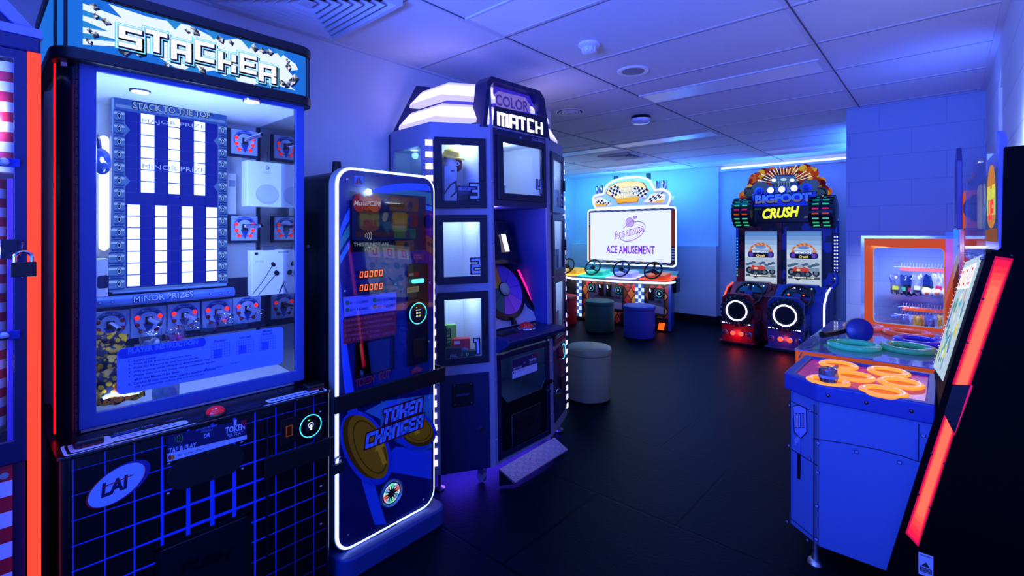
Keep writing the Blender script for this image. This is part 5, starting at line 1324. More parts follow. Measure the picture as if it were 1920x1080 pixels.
MB(mat('bin_grey', '#7c8298', .5)).box((-2.3, py0 + .01, wz - .02), (-1.965, py1 - .01, wz - .015)).box((-2.3, py0 + .01, wz - .02), (-2.295, py1 - .01, pz1)).box((-2.3, py0 + .008, wz - .02), (-1.965, py0 + .012, pz1)).box((-2.3, py1 - .012, wz - .02), (-1.965, py1 - .008, pz1)).build('prize_bin', KM)
fp0, fp1 = FF.px(962, 795), FF.px(1000, 838)
fl = MB(mat('flap_dark', '#0a0c1c', .45)).obox(FF.O, FF.U, FF.V, FF.N, (.14, .17, .003), (.42, .36, .010)).build('push_flap', KM, bevel=.004)
B = FArt(FF.O + FF.N * .0105, FF.U); B.block('PUSH', .17, .25, .06, .17, C('#000004'), gap=.2, slant=.1); B.build('lettering', fl)
sg = FArt(FF.O + FF.N * .008, FF.U)
su0, sv1 = sg.px(960, 676); su1, sv0 = sg.px(1007, 690)[0], sg.px(960, 712)[1]
sg.rect(su0, sv0, su1, sv1, C('#c4c8e4')); sg.up(); sg.rect(su0, sv0 + (sv1 - sv0) * .42, su1, sv1, C('#1c1a4e')); sg.up()
sw_ = su1 - su0; shh = sv1 - sv0
sg.text('TAP & PLAY', su0 + .005, sv0 + shh * .46, .012, C('#b0bce8'), sw_ * .36, .03); sg.text('TOKEN', su1 - sw_ * .34, sv0 + shh * .62, .016, C('#c8d0f4'), sw_ * .3, .03); sg.text('1', su1 - sw_ * .2, sv0 + shh * .82, .014, C('#c8d0f4')); sg.text('PER PLAY', su1 - sw_ * .32, sv0 + shh * .5, .01, C('#a0acd8'), sw_ * .27)
sg.text('OR', su0 + sw_ * .44, sv0 + shh * .62, .01, C('#b0bce8')); sg.rect(su1 - sw_ * .1, sv0 + shh * .8, su1, sv1, C('#a01830')); sg.poly(ell(su0 + .01, sv0 + shh * .32, .006, .006, 12), C('#d02020')); sg.text('VISA  G Pay  Pay', su0 + .022, sv0 + shh * .27, .009, C('#404868'), sw_ * .38)
sg.build('payment_sign', KM)
# plate with a slot, patent plate, screw covers
B = FArt(FF.O + FF.N * .002, FF.U)
p = B.px(976, 260); B.poly(ell(p[0], p[1], .011, .011, 16), C('#8088b8'))
B.build('key_cover', KM); B = FArt(FF.O + FF.N * .002, FF.U)
p0, p1 = B.px(997, 267), B.px(1021, 271)
B.rect(p0[0], p1[1] - .006, p1[0], p1[1] + .022, C('#7880a8')); B.up(); B.rect(p0[0] + .004, p1[1] - .003, p1[0] - .004, p1[1] + .019, C('#1a2050')); B.up(); B.text('PATENT PENDING', (p0[0] + p1[0]) / 2, p1[1] + .004, .009, C('#a8b0d8'), (p1[0] - p0[0]) * .85, .02, align='c')
B.build('patent_plate', KM)
screws([FF.O + FF.U * u + FF.V * z + FF.N * .002 for u in (.011, LF - .014) for z in (.25, .6, 1.0, 1.4, 1.75)], FF.N, .008, silver, KM, 'screw_cover')
point('bin_fill', (-2.12, 2.32, .70), (.35, .6, 1), .7, .03, KM)  # unseen light added to brighten the prize bin
# hasp and lock for the prize door
hq = FF.O + FF.U * (LF - .045) + FF.V * .47
MB(darksteel).obox(hq, FF.U, FF.V, FF.N, (-.025, -.012, .008), (.025, .012, .014)).torus(hq + FF.U * .03 + FF.N * .018, (0, 0, 1), .012, .003, n=16, k=5).build('hasp', KM)
MB(chrome).cyl(hq + FF.V * -.06 + FF.N * .0, hq + FF.V * -.06 + FF.N * .014, .010, 14).build('door_lock', KM)
# crown: two tiers of glowing lenses, struts, arch with the sign
cc = Vector((-2.27, 2.33, 0))
def sc(p, k, z): return Vector((cc.x + (p.x - cc.x) * k, cc.y + (p.y - cc.y) * k, z))
glow = C('#b2a4ff', 2.7); glow_dim = C('#aaa4ff', 1.7)  # dimmer emission on the edge faces shades the lens facets
W2, W3 = V2.lerp(V3_, .13), V3_.lerp(V2, .10)
for pts in ((V0, V1, V2, W2), (W3, V3_, V4, V5)):
    for (k0, za, k1, zb) in ((.93, 2.10, .815, 2.212), (.82, 2.24, .70, 2.352)):
        a = [sc(p, k0, za) for p in pts]; b = [sc(p, k0 * .995, za + .022) for p in pts]; c = [sc(p, k1 * 1.015, zb - .016) for p in pts]; d_ = [sc(p, k1 * .98, zb) for p in pts]; e = [sc(p, k1 * .86, zb) for p in pts]; f = [sc(p, k0 * .88, za) for p in pts]
        rows_ = [a, b, c, d_, e, f]; q = MB(glow); vs = [p for r_ in rows_ for p in r_]
        for i in range(6):
            j = (i + 1) % 6; q.add(vs, [(i * 4 + k, i * 4 + k + 1, j * 4 + k + 1, j * 4 + k) for k in range(3)], glow if i == 1 else glow_dim)
        q.add(vs, [tuple(i * 4 for i in range(6))[::-1], tuple(i * 4 + 3 for i in range(6))], glow_dim)
        q.build('crown_lens', KM)
def fin(P, m, kin=.45, ko=.98, kt=.74, th=.014, name='crown_fin'):
    a = [sc(P, ko, 2.08), sc(P, kt, 2.385), sc(P, kin, 2.385), sc(P, kin, 2.08)]
    t_ = Vector((-(P - cc).y, (P - cc).x, 0)).normalized() * th
    MB(m).prism(a, t_).build(name, KM)
fin(V0, mat('fin_navy', '#141a48', .4), .6); fin(V2, silver); fin(V3_, silver, th=-.014); fin(V5, mat('fin_navy', '#141a48', .4), .6)
core = MB(mat('crown_core', '#5a50a8', .5)).prism([sc(p, .55, 2.082) for p in (V0, V1, V2, V3_, V4, V5)], (0, 0, .27)).build('crown_core', KM)
AF = FArt(Vector((-1.955, 0, 0)), (0, 1, 0))
oa = AF.pxs((906, 236), (914, 152), (922, 143), (1012, 172), (1020, 186), (1031, 266))
ia = AF.pxs((913, 236), (921, 160), (927, 152), (1006, 178), (1012, 190), (1023, 264))
MB(mat('arch_navy', '#121848', .3)).ring([AF.w(p) for p in oa], [AF.w(p) for p in ia], (-.1, 0, 0)).build('sign_arch', KM, bevel=.003)
cs_ = FArt(Vector((-2.02, 0, 0)), (0, 1, 0))
cp_ = cs_.pxs((923, 232), (927, 160), (996, 180), (1004, 232))
MB(mat('sign_board', '#5a48b8', .3, e=.35, ehex='#4a30d0')).prism([cs_.w(p) for p in cp_], (-.01, 0, 0)).build('sign_board', KM)
cs_.lay = 3
ol = cs_.pxs((925, 178), (934, 171), (960, 178), (984, 184), (992, 197), (994, 212), (978, 210), (950, 206), (930, 199)); cs_.poly(ol, C('#8a78f0', .7)); cs_.up()
cs_.ptext('COLOR', (929, 197), (990, 212), 21, C('#5a4cd0', .6), .03); cs_.up(); cs_.ptext('COLOR', (929, 197), (990, 212), 21, C('#4a3ec0', .6), .0)
cs_.build('colour_lettering', KM)
mb_ = MB(mat('match_board', '#0b0f34', .3)).prism([AF.w(p) for p in AF.pxs((927, 199), (1021, 222), (1026, 262), (924, 236))], (.006, 0, 0)).build('match_board', KM, bevel=.002)
ML = FArt(Vector((-1.948, 0, 0)), (0, 1, 0))
for ch, x0, x1, ya_, yb_ in (('M', 932, 953, 209, 235), ('A', 955, 971, 214, 240), ('T', 972, 986, 218, 243), ('C', 988, 1001, 222, 248), ('H', 1003, 1017, 228, 251)):
    u0, v1 = ML.px(x0, ya_); v0 = ML.px(x0, yb_)[1]; u1 = ML.px(x1, ya_)[0]; ML.block(ch, u0, v0, v1 - v0, u1 - u0, C('#f2ecff', 2.2))
ML.build('match_lettering', KM)
# tread plate ramp, feet, casters
ra = [(-1.935, 2.06, .105), (-1.935, 2.585, .105), (-1.79, 2.585, .012), (-1.79, 2.06, .012)]
p0, p1, p3 = aZ(936, 880, .1), aZ(1040, 822, .1), aZ(965, 906, .012); p2 = p1 + (p3 - p0)
rm = mat('tread_plate', '#9aa2c0', .3, .6)
rpn = MB(rm).prism([p0, p1, p2, p3], (0, 0, -.008)).build('ramp', KM)
tr = MB(rm); U_ = (p1 - p0); W_ = (p3 - p0); nn = U_.normalized().cross(W_.normalized()); nn = nn if nn.z > 0 else -nn
for i in range(16):
    for j in range(5):
        c = p0 + U_ * ((i + .6) / 16.4) + W_ * ((j + .55) / 5.2); s_ = 1 if (i + j) % 2 else -1
        d_ = (U_.normalized() * s_ * .8 + W_.normalized()).normalized(); e = d_.cross(nn)
        for off in (-.006, .006): tr.prism([c + e * off + d_ * .016, c + e * (off + .002), c + e * off - d_ * .016, c + e * (off - .002)], nn * .0022)
tr.build('tread_pattern', rpn)
MB(darksteel).prism([p0, p3, p3 - Vector((0, 0, .008)), Vector((p0.x, p0.y, .004))], (0, .004, 0)).build('ramp_side', rpn)
MB(darksteel).prism([p1, p2, p2 - Vector((0, 0, .008)), Vector((p1.x, p1.y, .004))], (0, -.004, 0)).build('ramp_side', rpn)
for (x, y) in ((-2.15, 1.79), (-2.12, 2.89), (-2.45, 1.8), (-2.45, 2.9)):
    MB(steel).lathe([(.032, 0), (.03, .012), (.009, .022), (.009, .11)], (x, y, .0), n=20).build('levelling_foot', KM)
for (x, y) in ((-2.02, 2.0), (-2.0, 2.62), (-2.42, 2.0), (-2.42, 2.7)):
    c_ = MB(steel).box((x - .02, y - .016, .055), (x + .02, y - .012, .1)).box((x - .02, y + .012, .055), (x + .02, y + .016, .1)).box((x - .025, y - .02, .095), (x + .025, y + .02, .101)).build('caster', KM)
    MB(grey_pl).cyl((x - .005, y - .011, .034), (x - .005, y + .011, .034), .03, 20).build('caster_wheel', c_)
ul = bpy.data.lights.new('underglow_light', 'AREA'); ul.shape = 'RECTANGLE'; ul.size = .3; ul.size_y = .9; ul.color = (.07, .03, 1); ul.energy = 16
uo = bpy.data.objects.new('underglow_light', ul); COL.objects.link(uo); uo.parent = KM; uo.location = Vector((-2.25, 2.33, .095)) - KM.location
MB(C('#5a30ff', 1.5)).box((-2.3, 1.9, .0955), (-2.2, 2.76, .0995)).build('underglow_strip', KM)
KM.rotation_euler = (LEAN * RV[1], -LEAN * RV[0], 0)
padlock(aX(1047, 742, -1.915), (.3, 1, 0), (1, -.3, 0), .95, mat('old_brass', '#5a4a30', .4, .6), 'small brass padlock hanging on the prize door of the locker game')

# ---- prizes in the lockers
def carton(cx, cy, cz, w_, d_, h_, rot, m, label, paint=None, group='cartons in the lockers', name='prize_carton'):
    t = thing(name, label, 'boxed prize', (cx, cy, cz), group)
    u = Vector((math.cos(rot), math.sin(rot), 0)); n = Vector((u.y, -u.x, 0))
    MB(m).obox((cx, cy, cz), u, (0, 0, 1), n, (-w_ / 2, 0, -d_ / 2), (w_ / 2, h_, d_ / 2)).build('carton', t, bevel=.0015)
    if paint:
        a = Art(Vector((cx, cy, cz)) + n * (d_ / 2 + .0004), u, step=.0003); paint(a, w_, h_); a.build('carton_print', t)
    return t
lk1 = lz[2][0] + .013; lk3 = lz[0][0] + .013
def at_loc(F_, u, d): p = F_.O + F_.U * u - F_.N * d; return p.x, p.y
ang = math.atan2(FL.U.y, FL.U.x)
def paint_turt(a, w, h):
    a.rect(-w / 2 + .003, .003, -w * .1, h - .003, C('#1a3a20')); a.up(); a.text('TURTLES', w * .16, .012, .03, C('#10281a'), h - .03, .05, d=(0, 1)); a.up()
x, y = at_loc(FL, .085, .14); carton(x, y, lk1, .1, .05, .19, ang + .1, mat('lime_card', '#8ac850', .4), 'tall lime green boxed game leaning at the back of locker one', paint_turt)
x, y = at_loc(FL, .16, .10); carton(x, y, lk1, .105, .06, .115, ang - .1, mat('red_card', '#d02c34', .4), 'red carton with a grey ball pictured in the middle of locker one', lambda a, w, h: (a.rect(-w / 2 + .01, h - .03, -w / 2 + .045, h - .012, C('#f0c0c0')), a.poly(ell(.018, .038, .03, .026), C('#8090a8'))))
x, y = at_loc(FL, .105, .045); carton(x, y, lk1, .088, .045, .075, ang, mat('black_card', '#0a0f18', .4), 'small black speaker carton at the front of locker one', lambda a, w, h: a.text('JBL', 0, .018, .022, C('#6a8494'), .052, .03, align='c'))
x, y = at_loc(FL, .2, .055); carton(x, y, lk1, .07, .04, .05, ang, mat('dark_green_card', '#204030', .4), 'low green and red carton beside the number in locker one', lambda a, w, h: (a.rect(-w / 2, .004, w / 2, .018, C('#b02040')), a.text('D', -.02, .024, .015, C('#c0d0c0'))))
x, y = at_loc(FL, .088, .05); carton(x, y, lk3, .072, .05, .225, ang, mat('silver_card', '#b4bccc', .35), 'tall silver gadget carton standing in locker three', lambda a, w, h: (a.rect(.0, h - .03, .02, h - .022, C('#303848')), a.line([(-w / 2, .07), (0, .12), (w / 2 - .006, .14), (w / 2 - .004, .08), (0, .05)], .009, C('#20283c'))))
x, y = at_loc(FL, .19, .09); carton(x, y, lk3, .115, .05, .12, ang, mat('navy_card', '#243060', .35), 'dark blue toy carton on the floor of locker three', lambda a, w, h: (a.rect(-w / 2 + .006, h - .028, w / 2 - .01, h - .008, C('#8a90d0')), a.text('POP', -.03, h - .025, .014, C('#20245a'), .04, .04), a.poly(ell(-.01, .04, .04, .03), C('#0c1020')), a.poly(ell(.03, .05, .018, .03), C('#101830'))))
hx, hy = at_loc(FL, .1, .10)
t = thing('plush_toy', 'brown and white plush toy with a yellow hat at the top of locker three', 'soft toy', (hx, hy, lk3 + .2))
MB(mat('plush_white', '#d8d4cc', .9, bump=.5, nscale=200)).ball((hx, hy, lk3 + .245), .05, sz=1.1).build('head', t)
MB(mat('plush_brown', '#8a4a30', .9, bump=.5, nscale=200)).ball(Vector((hx, hy, lk3 + .245)) + FL.U * .035 + FL.N * .015, .032, sz=1.3).build('ear', t)
MB(mat('plush_yellow', '#e0c040', .8)).lathe([(.085, 0), (.08, .008), (.05, .012), (.042, .04), (.02, .052), (.0001, .054)], (hx, hy, lk3 + .285), (.25, 0, 1), 28).build('hat', t)
e_ = Vector((hx, hy, lk3 + .245)) + FL.N * .05 + FL.U * .03
MB(white_pl).ball(e_, .013).ball(e_ + FL.N * .009, .007, black_m).build('eye', t)
cz4 = d4[2] + .013
carton(-2.1, V2.y + .15, cz4, .11, .08, .09, PI / 2, mat('aqua_card', '#78b4c8', .4, noise=.5, nscale=40), 'pale blue patterned carton at the left of locker four', None)
carton(-2.03, V2.y + .10, cz4, .05, .04, .045, PI / 2, mat('teal_card', '#3a8aa8', .4, noise=.4, nscale=50), 'small teal carton at the front of locker four', None)
x, y = at_loc(FR, LR * .62, .06); angr = math.atan2(FR.U.y, FR.U.x)
carton(x, y, 1.6, .09, .05, .16, angr, mat('white_toy_card', '#c8c4d0', .4, noise=.3, nscale=50), 'white toy carton with orange print behind the upper side door facing the stools', lambda a, w, h: (a.poly(ell(0, .05, .025, .03), C('#d08030')), a.poly(ell(0, .09, .02, .02), C('#303848'))))
x, y = at_loc(FR, LR * .62, .06)
carton(x, y, 1.17, .08, .05, .17, angr, mat('grey_gadget_card', '#8890a8', .4), 'grey gadget carton behind the middle side door facing the stools', lambda a, w, h: a.poly(rrect(-.02, .03, .02, .13, .008, 3), C('#101830')))
carton(x, y, .7, .08, .05, .2, angr, mat('mint_gadget_card', '#a8c8c8', .4), 'mint carton behind the lowest side door facing the stools', None)
# ================================================================ FOUR SEAT RACING GAME
YN = 7.45
NS = thing('racing_game', 'wide racing game with four steering wheels and one big white screen by the back wall', 'arcade machine', (-4.0, 7.2, 0))
x0, x1, z0, z1 = -4.83, -3.18, .915, 1.885
oute = rrect(x0, z0, x1, z1, .06, 6); inn = rrect(x0 + .022, z0 + .022, x1 - .022, z1 - .022, .045, 6)
MB(mat('racing_black', '#0a0c1a', .35)).prism([(x, YN + .01, z) for x, z in rrect(x0 + .03, z0 + .03, x1 - .03, z1 - .03, .05, 6)], (0, .1, 0), smooth=True).prism([(x, YN + .002, z) for x, z in oute], (0, .03, 0), smooth=True).build('screen_housing', NS)
MB(C('#a8dcff', 4)).ring([(x, YN, z) for x, z in oute], [(x, YN, z) for x, z in inn], (0, .02, 0)).build('screen_edge_light', NS)
N_ = Art((0, YN + .004, 0), (1, 0, 0), step=.0012)
N_.poly(inn, C('#141c40')); N_.up()
sx0, sx1, sz0, sz1 = -4.765, -3.265, .985, 1.825
ckl, ckd = C('#8a94e8', .6), C('#1a2858'); rn = random.Random(2)
i = 0; x = x0 + .03
while x < x1 - .06:
    wd = rn.uniform(.05, .085)
    for k in range(2):
        N_.poly([(x + .012 * k, sz1 + .018 * k), (x + wd + .012 * k, sz1 + .018 * k), (x + wd + .012 * (k + 1), sz1 + .018 * (k + 1)), (x + .012 * (k + 1), sz1 + .018 * (k + 1))], ckl if (i + k) % 2 else ckd)
        N_.poly([(x + .012 * k, sz0 - .022 - .02 * k), (x + wd + .012 * k, sz0 - .022 - .02 * k), (x + wd, sz0 - .002 - .02 * k), (x, sz0 - .002 - .02 * k)], (ckl if (i + k) % 2 else ckd) if rn.random() < .8 else C('#e09030'))
    x += wd; i += 1
for k in range(10):
    z = sz0 + .02 + k * .022; N_.rect(sx1 + .008, z, x1 - .03 if k % 2 else sx1 + .03, z + .022, ckl if k % 2 else ckd)
    z = sz1 - .02 - k * .022; N_.rect(x0 + .03, z, sx0 - .005, z + .022, ckl if k % 2 else ckd)
N_.rect(x0 + .028, sz0, sx0 - .004, sz1 - .26, C('#b8602c', .5)); N_.rect(sx1 + .006, sz0 + .26, x1 - .028, sz1, C('#983838', .45))
N_.build('bezel_artwork', NS)
scn = MB(C('#dfe9ff', 1.12)).box((sx0, YN - .004, sz0), (sx1, YN + .004, sz1)).build('screen', NS)
S2 = Art((0, YN - .0045, 0), (1, 0, 0), step=.001)
pu = C('#9060e0', 1.0); pl = C('#c0a8f0', 1.0); dp = C('#7048d0', 1.0)
S2.ptext('ACE AMUSEMENT', (1137, 475), (1228, 477), 15, C('#8038e0', 1.0), .025); S2.build('title_lettering', scn); S2 = Art((0, YN - .0045, 0), (1, 0, 0), step=.001)
def pe2(cx, cy, rx, ry, rot=0, n=26, a0=0, a1=360): return S2.pxs(*ell(cx, cy, rx, ry, n, rot, a0, a1))
S2.line(pe2(1186, 434, 26, 15, -30, 40, -75, 210), .012, pu); S2.line(pe2(1184, 436, 21, 11, -30, 40, -70, 200), .006, pl)
S2.poly(pe2(1181, 417, 8.4, 9), pu); S2.up(); S2.poly(pe2(1181, 417, 7.4, 8), pl); S2.up()
S2.line(S2.pxs((1169, 428), (1192, 407)), .014, pu); S2.poly(pe2(1191, 407, 3.4, 3.0), pu); S2.up(); S2.poly(pe2(1191, 407, 2, 1.7), pl); S2.line(S2.pxs((1170, 427), (1190, 408)), .006, pl); S2.up()
S2.ptext('Ace amuse', (1154, 448), (1207, 434), 13, pu, .04, .25, .016); S2.up(); S2.ptext('Ace amuse', (1154, 448), (1207, 434), 13, C('#f0eaff', 1.1), .0, .25)
S2.build('planet_logo', scn)
for k in range(4):
    S2 = Art((0, YN - .0045, 0), (1, 0, 0), step=.001)
    p = S2.px(1126 + 37 * k, 487); S2.rect(p[0] - .06, p[1], p[0] + .06, p[1] + .012, C('#b8d4e8', 1.0)); S2.rect(p[0] - .03, p[1] - .03, p[0] + .04, p[1] - .015, C('#b8d4e8', 1.0))
    S2.build('start_prompt', scn)
# header
HD = Art((0, YN - .02, 0), (1, 0, 0), step=.0012)
ho = HD.pxs((1117, 391), (1113, 382), (1112, 373), (1114, 368), (1118, 366), (1131, 364), (1135, 352), (1142, 344), (1153, 338), (1167, 334), (1183, 332), (1199, 332), (1213, 335), (1219, 340), (1224, 349), (1228, 357), (1238, 355), (1248, 357), (1254, 361), (1257, 367), (1256, 375), (1252, 386))
MB(mat('header_shell', '#c8c0e4', .4, e=.35, ehex='#b8b0ff')).prism([HD.w(p) for p in ho], (0, .14, 0)).build('header', NS)
cx_ = sum(p[0] for p in ho) / len(ho); cz_ = sum(p[1] for p in ho) / len(ho)
MB(C('#b8d0ff', 3.0)).tube([Vector((p[0], YN - .025, p[1])) for p in ho], .016, 6, closed=True).build('header_edge_light', NS)
HD.O = V3((0, YN - .024, 0)); HD.lay = 1
yl = C('#f0b848', 1.0); yw = C('#f6e4b0', 1.15); og = C('#c05a20', .8); cd_ = C('#243070', .5); cw = C('#e8eaff', 1.1)
mp = HD.pxs((1136, 363), (1141, 350), (1157, 342), (1183, 338), (1207, 342), (1217, 357), (1198, 370), (1196, 379), (1158, 382), (1154, 373))
HD.poly(mp, og); HD.up()
def shrink(p, k):
    cx = sum(q[0] for q in p) / len(p); cz = sum(q[1] for q in p) / len(p); return [(cx + (q[0] - cx) * k, cz + (q[1] - cz) * k) for q in p]
HD.poly(shrink(mp, .95), yw); HD.up(); HD.ppoly([(1154, 372), (1198, 369), (1195, 378), (1158, 381)], yl); HD.up()
def flag(x0_, y0_, ax, ay, bx, by, nu, nv):
    for a in range(nu):
        for b in range(nv):
            P4 = [(x0_ + ax * (a + i_) + bx * (b + j_), y0_ + ay * (a + i_) + by * (b + j_) + 1.6 * math.sin((a + i_) * .9)) for i_, j_ in ((0, 0), (1, 0), (1, 1), (0, 1))]
            HD.ppoly(P4, cd_ if (a + b) % 2 else cw)
flag(1140, 352, 3.6, -1.2, 1.8, 4.2, 5, 4); flag(1190, 346, 4.2, 1.6, -1.2, 4.2, 6, 4)
wl_ = HD.pxs((1113, 376), (1118, 371), (1128, 370), (1148, 383), (1118, 388)); wr_ = HD.pxs((1206, 379), (1222, 364), (1240, 361), (1248, 366), (1245, 380))
HD.poly(wl_, cw); HD.poly(wr_, cw); HD.up(); flag(1117, 374, 3.3, .3, .8, 3.2, 4, 3); flag(1131, 375, 3.0, 1.2, -.3, 3, 4, 2); flag(1220, 367, 4, -1.0, -1.5, 3.8, 6, 3)
HD.ppoly([(1115, 381), (1138, 383), (1136, 386), (1118, 388)], yl); HD.ppoly([(1214, 380), (1245, 374), (1244, 380)], yl); HD.up()
HD.ptext('NITRO', (1159, 362), (1195, 359.5), 9.5, C('#5a7ad0', .8), .03, .25, .007); HD.ptext('SPEED', (1163, 370), (1198, 367), 8, C('#5a7ad0', .8), .03, .25, .007); HD.up()
HD.ptext('NITRO', (1159, 362), (1195, 359.5), 9.5, C('#dcecf4', 1.05), .02, .25); HD.ptext('SPEED', (1163, 370), (1198, 367), 8, C('#dcecf4', 1.05), .02, .25)
HD.build('header_artwork', NS)
for (x, y, r_) in ((1121, 357, 5), (1130, 356, 4), (1233, 348, 5), (1246, 347, 5)):
    c = aY(x, y, YN + .05); MB(chrome).lathe([(.03, -.12), (.045, -.05), (.05, .07), (.046, .075), (.04, .07), (.036, .0)], c, (-.1, 0, 1), 20).build('exhaust_pipe', NS)
for x in (1156, 1217):
    p = aY(x, 332, YN + .25); MB(black_m).box((p.x - .03, YN + .2, 1.85), (p.x + .03, YN + .26, 2.47)).build('rear_post', NS)
# dashboard table, bowed front edge
tf = [(-5.05, 6.75), (-4.55, 6.58), (-4.1, 6.56), (-3.62, 6.62), (-3.07, 6.82), (-3.03, 6.98), (-3.14, 7.4), (-5.05, 7.46)]
tt_ = MB(mat('dash_dark', '#28305c', .4)).prism([(x, y, .70) for x, y in tf], (0, 0, .045)).build('dashboard', NS)
ed = [Vector((x, y - .012 if y < 7 else y, .722)) for x, y in tf[:6]] + [Vector((-3.10, 7.3, .722))]
MB(C('#b8ccff', 4)).tube(ed, .014, 8).build('front_edge_light', NS)
MB(mat('teal_ledge', '#1c8a88', .35)).prism([(-5.0, 7.28, .76), (-3.12, 7.24, .76), (-3.12, 7.42, .86), (-5.0, 7.42, .86)], (0, .02, -.02)).build('rear_ledge', NS)
MB(blackgloss).box((-3.1, 7.1, .55), (-3.04, 7.28, .78)).build('side_speaker', NS, bevel=.02)
seats = [(-4.83, '#f0b020', '#e8b050', '#ffc030'), (-4.32, '#20c0a0', '#50c8b0', '#30ffd0'), (-3.80, '#a0a0f0', '#b8b4e0', '#b0a8ff'), (-3.27, '#e04818', '#e86028', '#ff4830')]
def wheel(parent, o, tilt_n, rr, rimm, spm):
    o, n = V3(o), V3(tilt_n).normalized(); u = Vector((1, 0, 0)); v = n.cross(u)
    if v.z < 0: v = -v
    wv = MB(rimm).torus(o, n, rr, rr * .1, n=36, k=10).build('steering_wheel', parent)
    sp = MB(spm)
    for a in (200, 340, 90):
        d_ = u * math.cos(R(a)) + v * math.sin(R(a)); e = d_.cross(n)
        sp.prism([o + e * rr * .16, o - e * rr * .16, o - e * rr * .1 + d_ * rr * .95, o + e * rr * .1 + d_ * rr * .95], n * -.01)
    sp.build('spokes', wv)
    MB(mat('wheel_hub', '#181a28', .3)).lathe([(rr * .3, -.02), (rr * .28, .012), (rr * .18, .02), (.0001, .022)], o, n, 24).build('hub', wv)
    MB(darksteel).tube([o - n * .02, o - n * .14], rr * .16, 10).build('column', wv)
    return wv
for k, (x, c1, c2, c3) in enumerate(seats):
    yf = 6.62 + (.12 if k == 3 else .03 if k == 2 else .0); hw = .225
    wp = MB(mat('well_' + c2[1:], c2, .35, e=.5)).prism([(x - hw, yf + .06, .746), (x + hw * .85, yf + .08, .746), (x + hw, yf + .2, .746), (x + hw * .9, 7.22, .80), (x - hw * .9, 7.22, .80), (x - hw, yf + .2, .746)], (0, 0, .006)).build('seat_panel', NS)
    MB(C(c3, 2.2)).tube([(x - hw * .95, 7.15, .79), (x - hw, yf + .2, .758), (x - hw * .96, yf + .07, .756), (x + hw * .8, yf + .09, .756), (x + hw * .98, yf + .2, .758), (x + hw * .92, 7.15, .79)], .011, 6, closed=False).build('well_light', wp)
    MB(mat('pod_' + c1[1:], c1, .35, e=.5)).prism([(x - .16, 6.84, .755), (x + .16, 6.84, .755), (x + .15, 7.12, .79), (x - .15, 7.12, .79)], (0, .03, .07)).build('wheel_pod', wp, bevel=.02)
    wheel(NS, (x, 6.82, .9), (0, -.86, .5), .135, mat('rim_dark_' + str(k), ['#1a1408', '#0c2a24', '#10103c', '#1c0c10'][k], .3), mat('spoke_' + str(k), ['#907848', '#2a6a58', '#5a58a8', '#383848'][k], .25, .6))
# base
bp_ = MB(mat('racing_base', '#0a0a14', .4)).prism([(-5.0, 6.86, .02), (-3.04, 6.86, .02), (-3.24, 7.4, .02), (-5.0, 7.4, .02)], (0, 0, .68)).build('base_cabinet', NS)
area('base_fill_light', (-3.9, 6.64, .685), (-3.9, 6.86, .35), 2.0, .03, (1, .82, .85), 5)  # added under the dashboard edge to brighten the base artwork
MB(mat('racing_side', '#1c3a9c', .35, noise=.6, nscale=7)).prism([(-3.045, 6.84, .02), (-3.0, 6.84, .02), (-3.2, 7.42, .02), (-3.245, 7.42, .02)], (0, 0, .68)).build('side_panel', NS)
ti = ['#6a3a20', '#a05828', '#b88a40', '#8a2430', '#4a2818', '#c03828']
rn = random.Random(8)
for (xa, xb) in ((-4.55, -3.58), (-3.42, -3.05)):
    BA = Art((0, 6.858, 0), (1, 0, 0), step=.0012)
    nx_ = int((xb - xa) / .12) + 1
    for i in range(nx_):
        for j in range(6):
            cx2, cz2 = xa + .06 + .12 * i + (.06 if j % 2 else 0), .08 + .11 * j
            s_ = .06; BA.poly([(max(xa, min(xb, a)), max(.03, min(.69, b))) for a, b in ((cx2 - s_, cz2), (cx2, cz2 - s_ * 1.4), (cx2 + s_, cz2), (cx2, cz2 + s_ * 1.4))], C(rn.choice(ti)))
    BA.build('base_artwork', NS)
for (xa, xb) in ((-4.66, -4.56), (-3.575, -3.43)):
    q = Art((0, 6.853, 0), (1, 0, 0)); k = 11
    for i in range(2 if xb - xa < .12 else 3):
        for j in range(k):
            ww = (xb - xa) / (2 if xb - xa < .12 else 3); q.rect(xa + ww * i, .06 + .056 * j, xa + ww * (i + 1), .06 + .056 * (j + 1), C('#b8ccff', 1.5) if (i + j) % 2 else C('#3a68e0', .7))
    q.build('lit_checker_strip', NS)
for (xa, xb) in ((-4.42, -3.78), (-3.36, -3.1)):
    MB(mat('coin_panel_frame', '#1c2030', .35)).box((xa, 6.84, .24), (xb, 6.858, .64)).build('coin_panel', NS, bevel=.006)
    q = Art((0, 6.839, 0), (1, 0, 0), step=.001)
    q.rect(xa + .015, .26, xb - .015, .62, C('#26305a')); q.up()
    q.poly([(xa + .015, .26), (xb - .015, .26), (xb - .015, .36), (xa + .2, .37), (xa + .015, .4)], C('#5a64a0')); q.poly([(xa + .1, .42), (xb - .03, .42), (xb - .05, .45), (xa + .2, .48)], C('#0c1430')); q.build('coin_panel_print', NS)
for (x, xs) in ((-4.35, -4.17), (-3.85, -4.03), (-3.17, -3.3)):
    MB(black_m).box((x - .065, 6.822, .5), (x + .065, 6.838, .63)).build('reader_mount', NS, bevel=.005)
    reader(NS, (x, 6.822, .56), (0, -1, 0), .048, '#30b0e0', 1.6)
    cb = MB(blackgloss).box((xs - .045, 6.815, .46), (xs + .045, 6.84, .64)).build('coin_mech', NS, bevel=.005)
    MB(C('#c8d4ff', 2)).prism([(xs - .02, 6.813, .575), (xs + .0, 6.813, .575), (xs - .01, 6.813, .625), (xs - .03, 6.813, .625)], (0, .003, 0)).build('coin_lamp', cb)
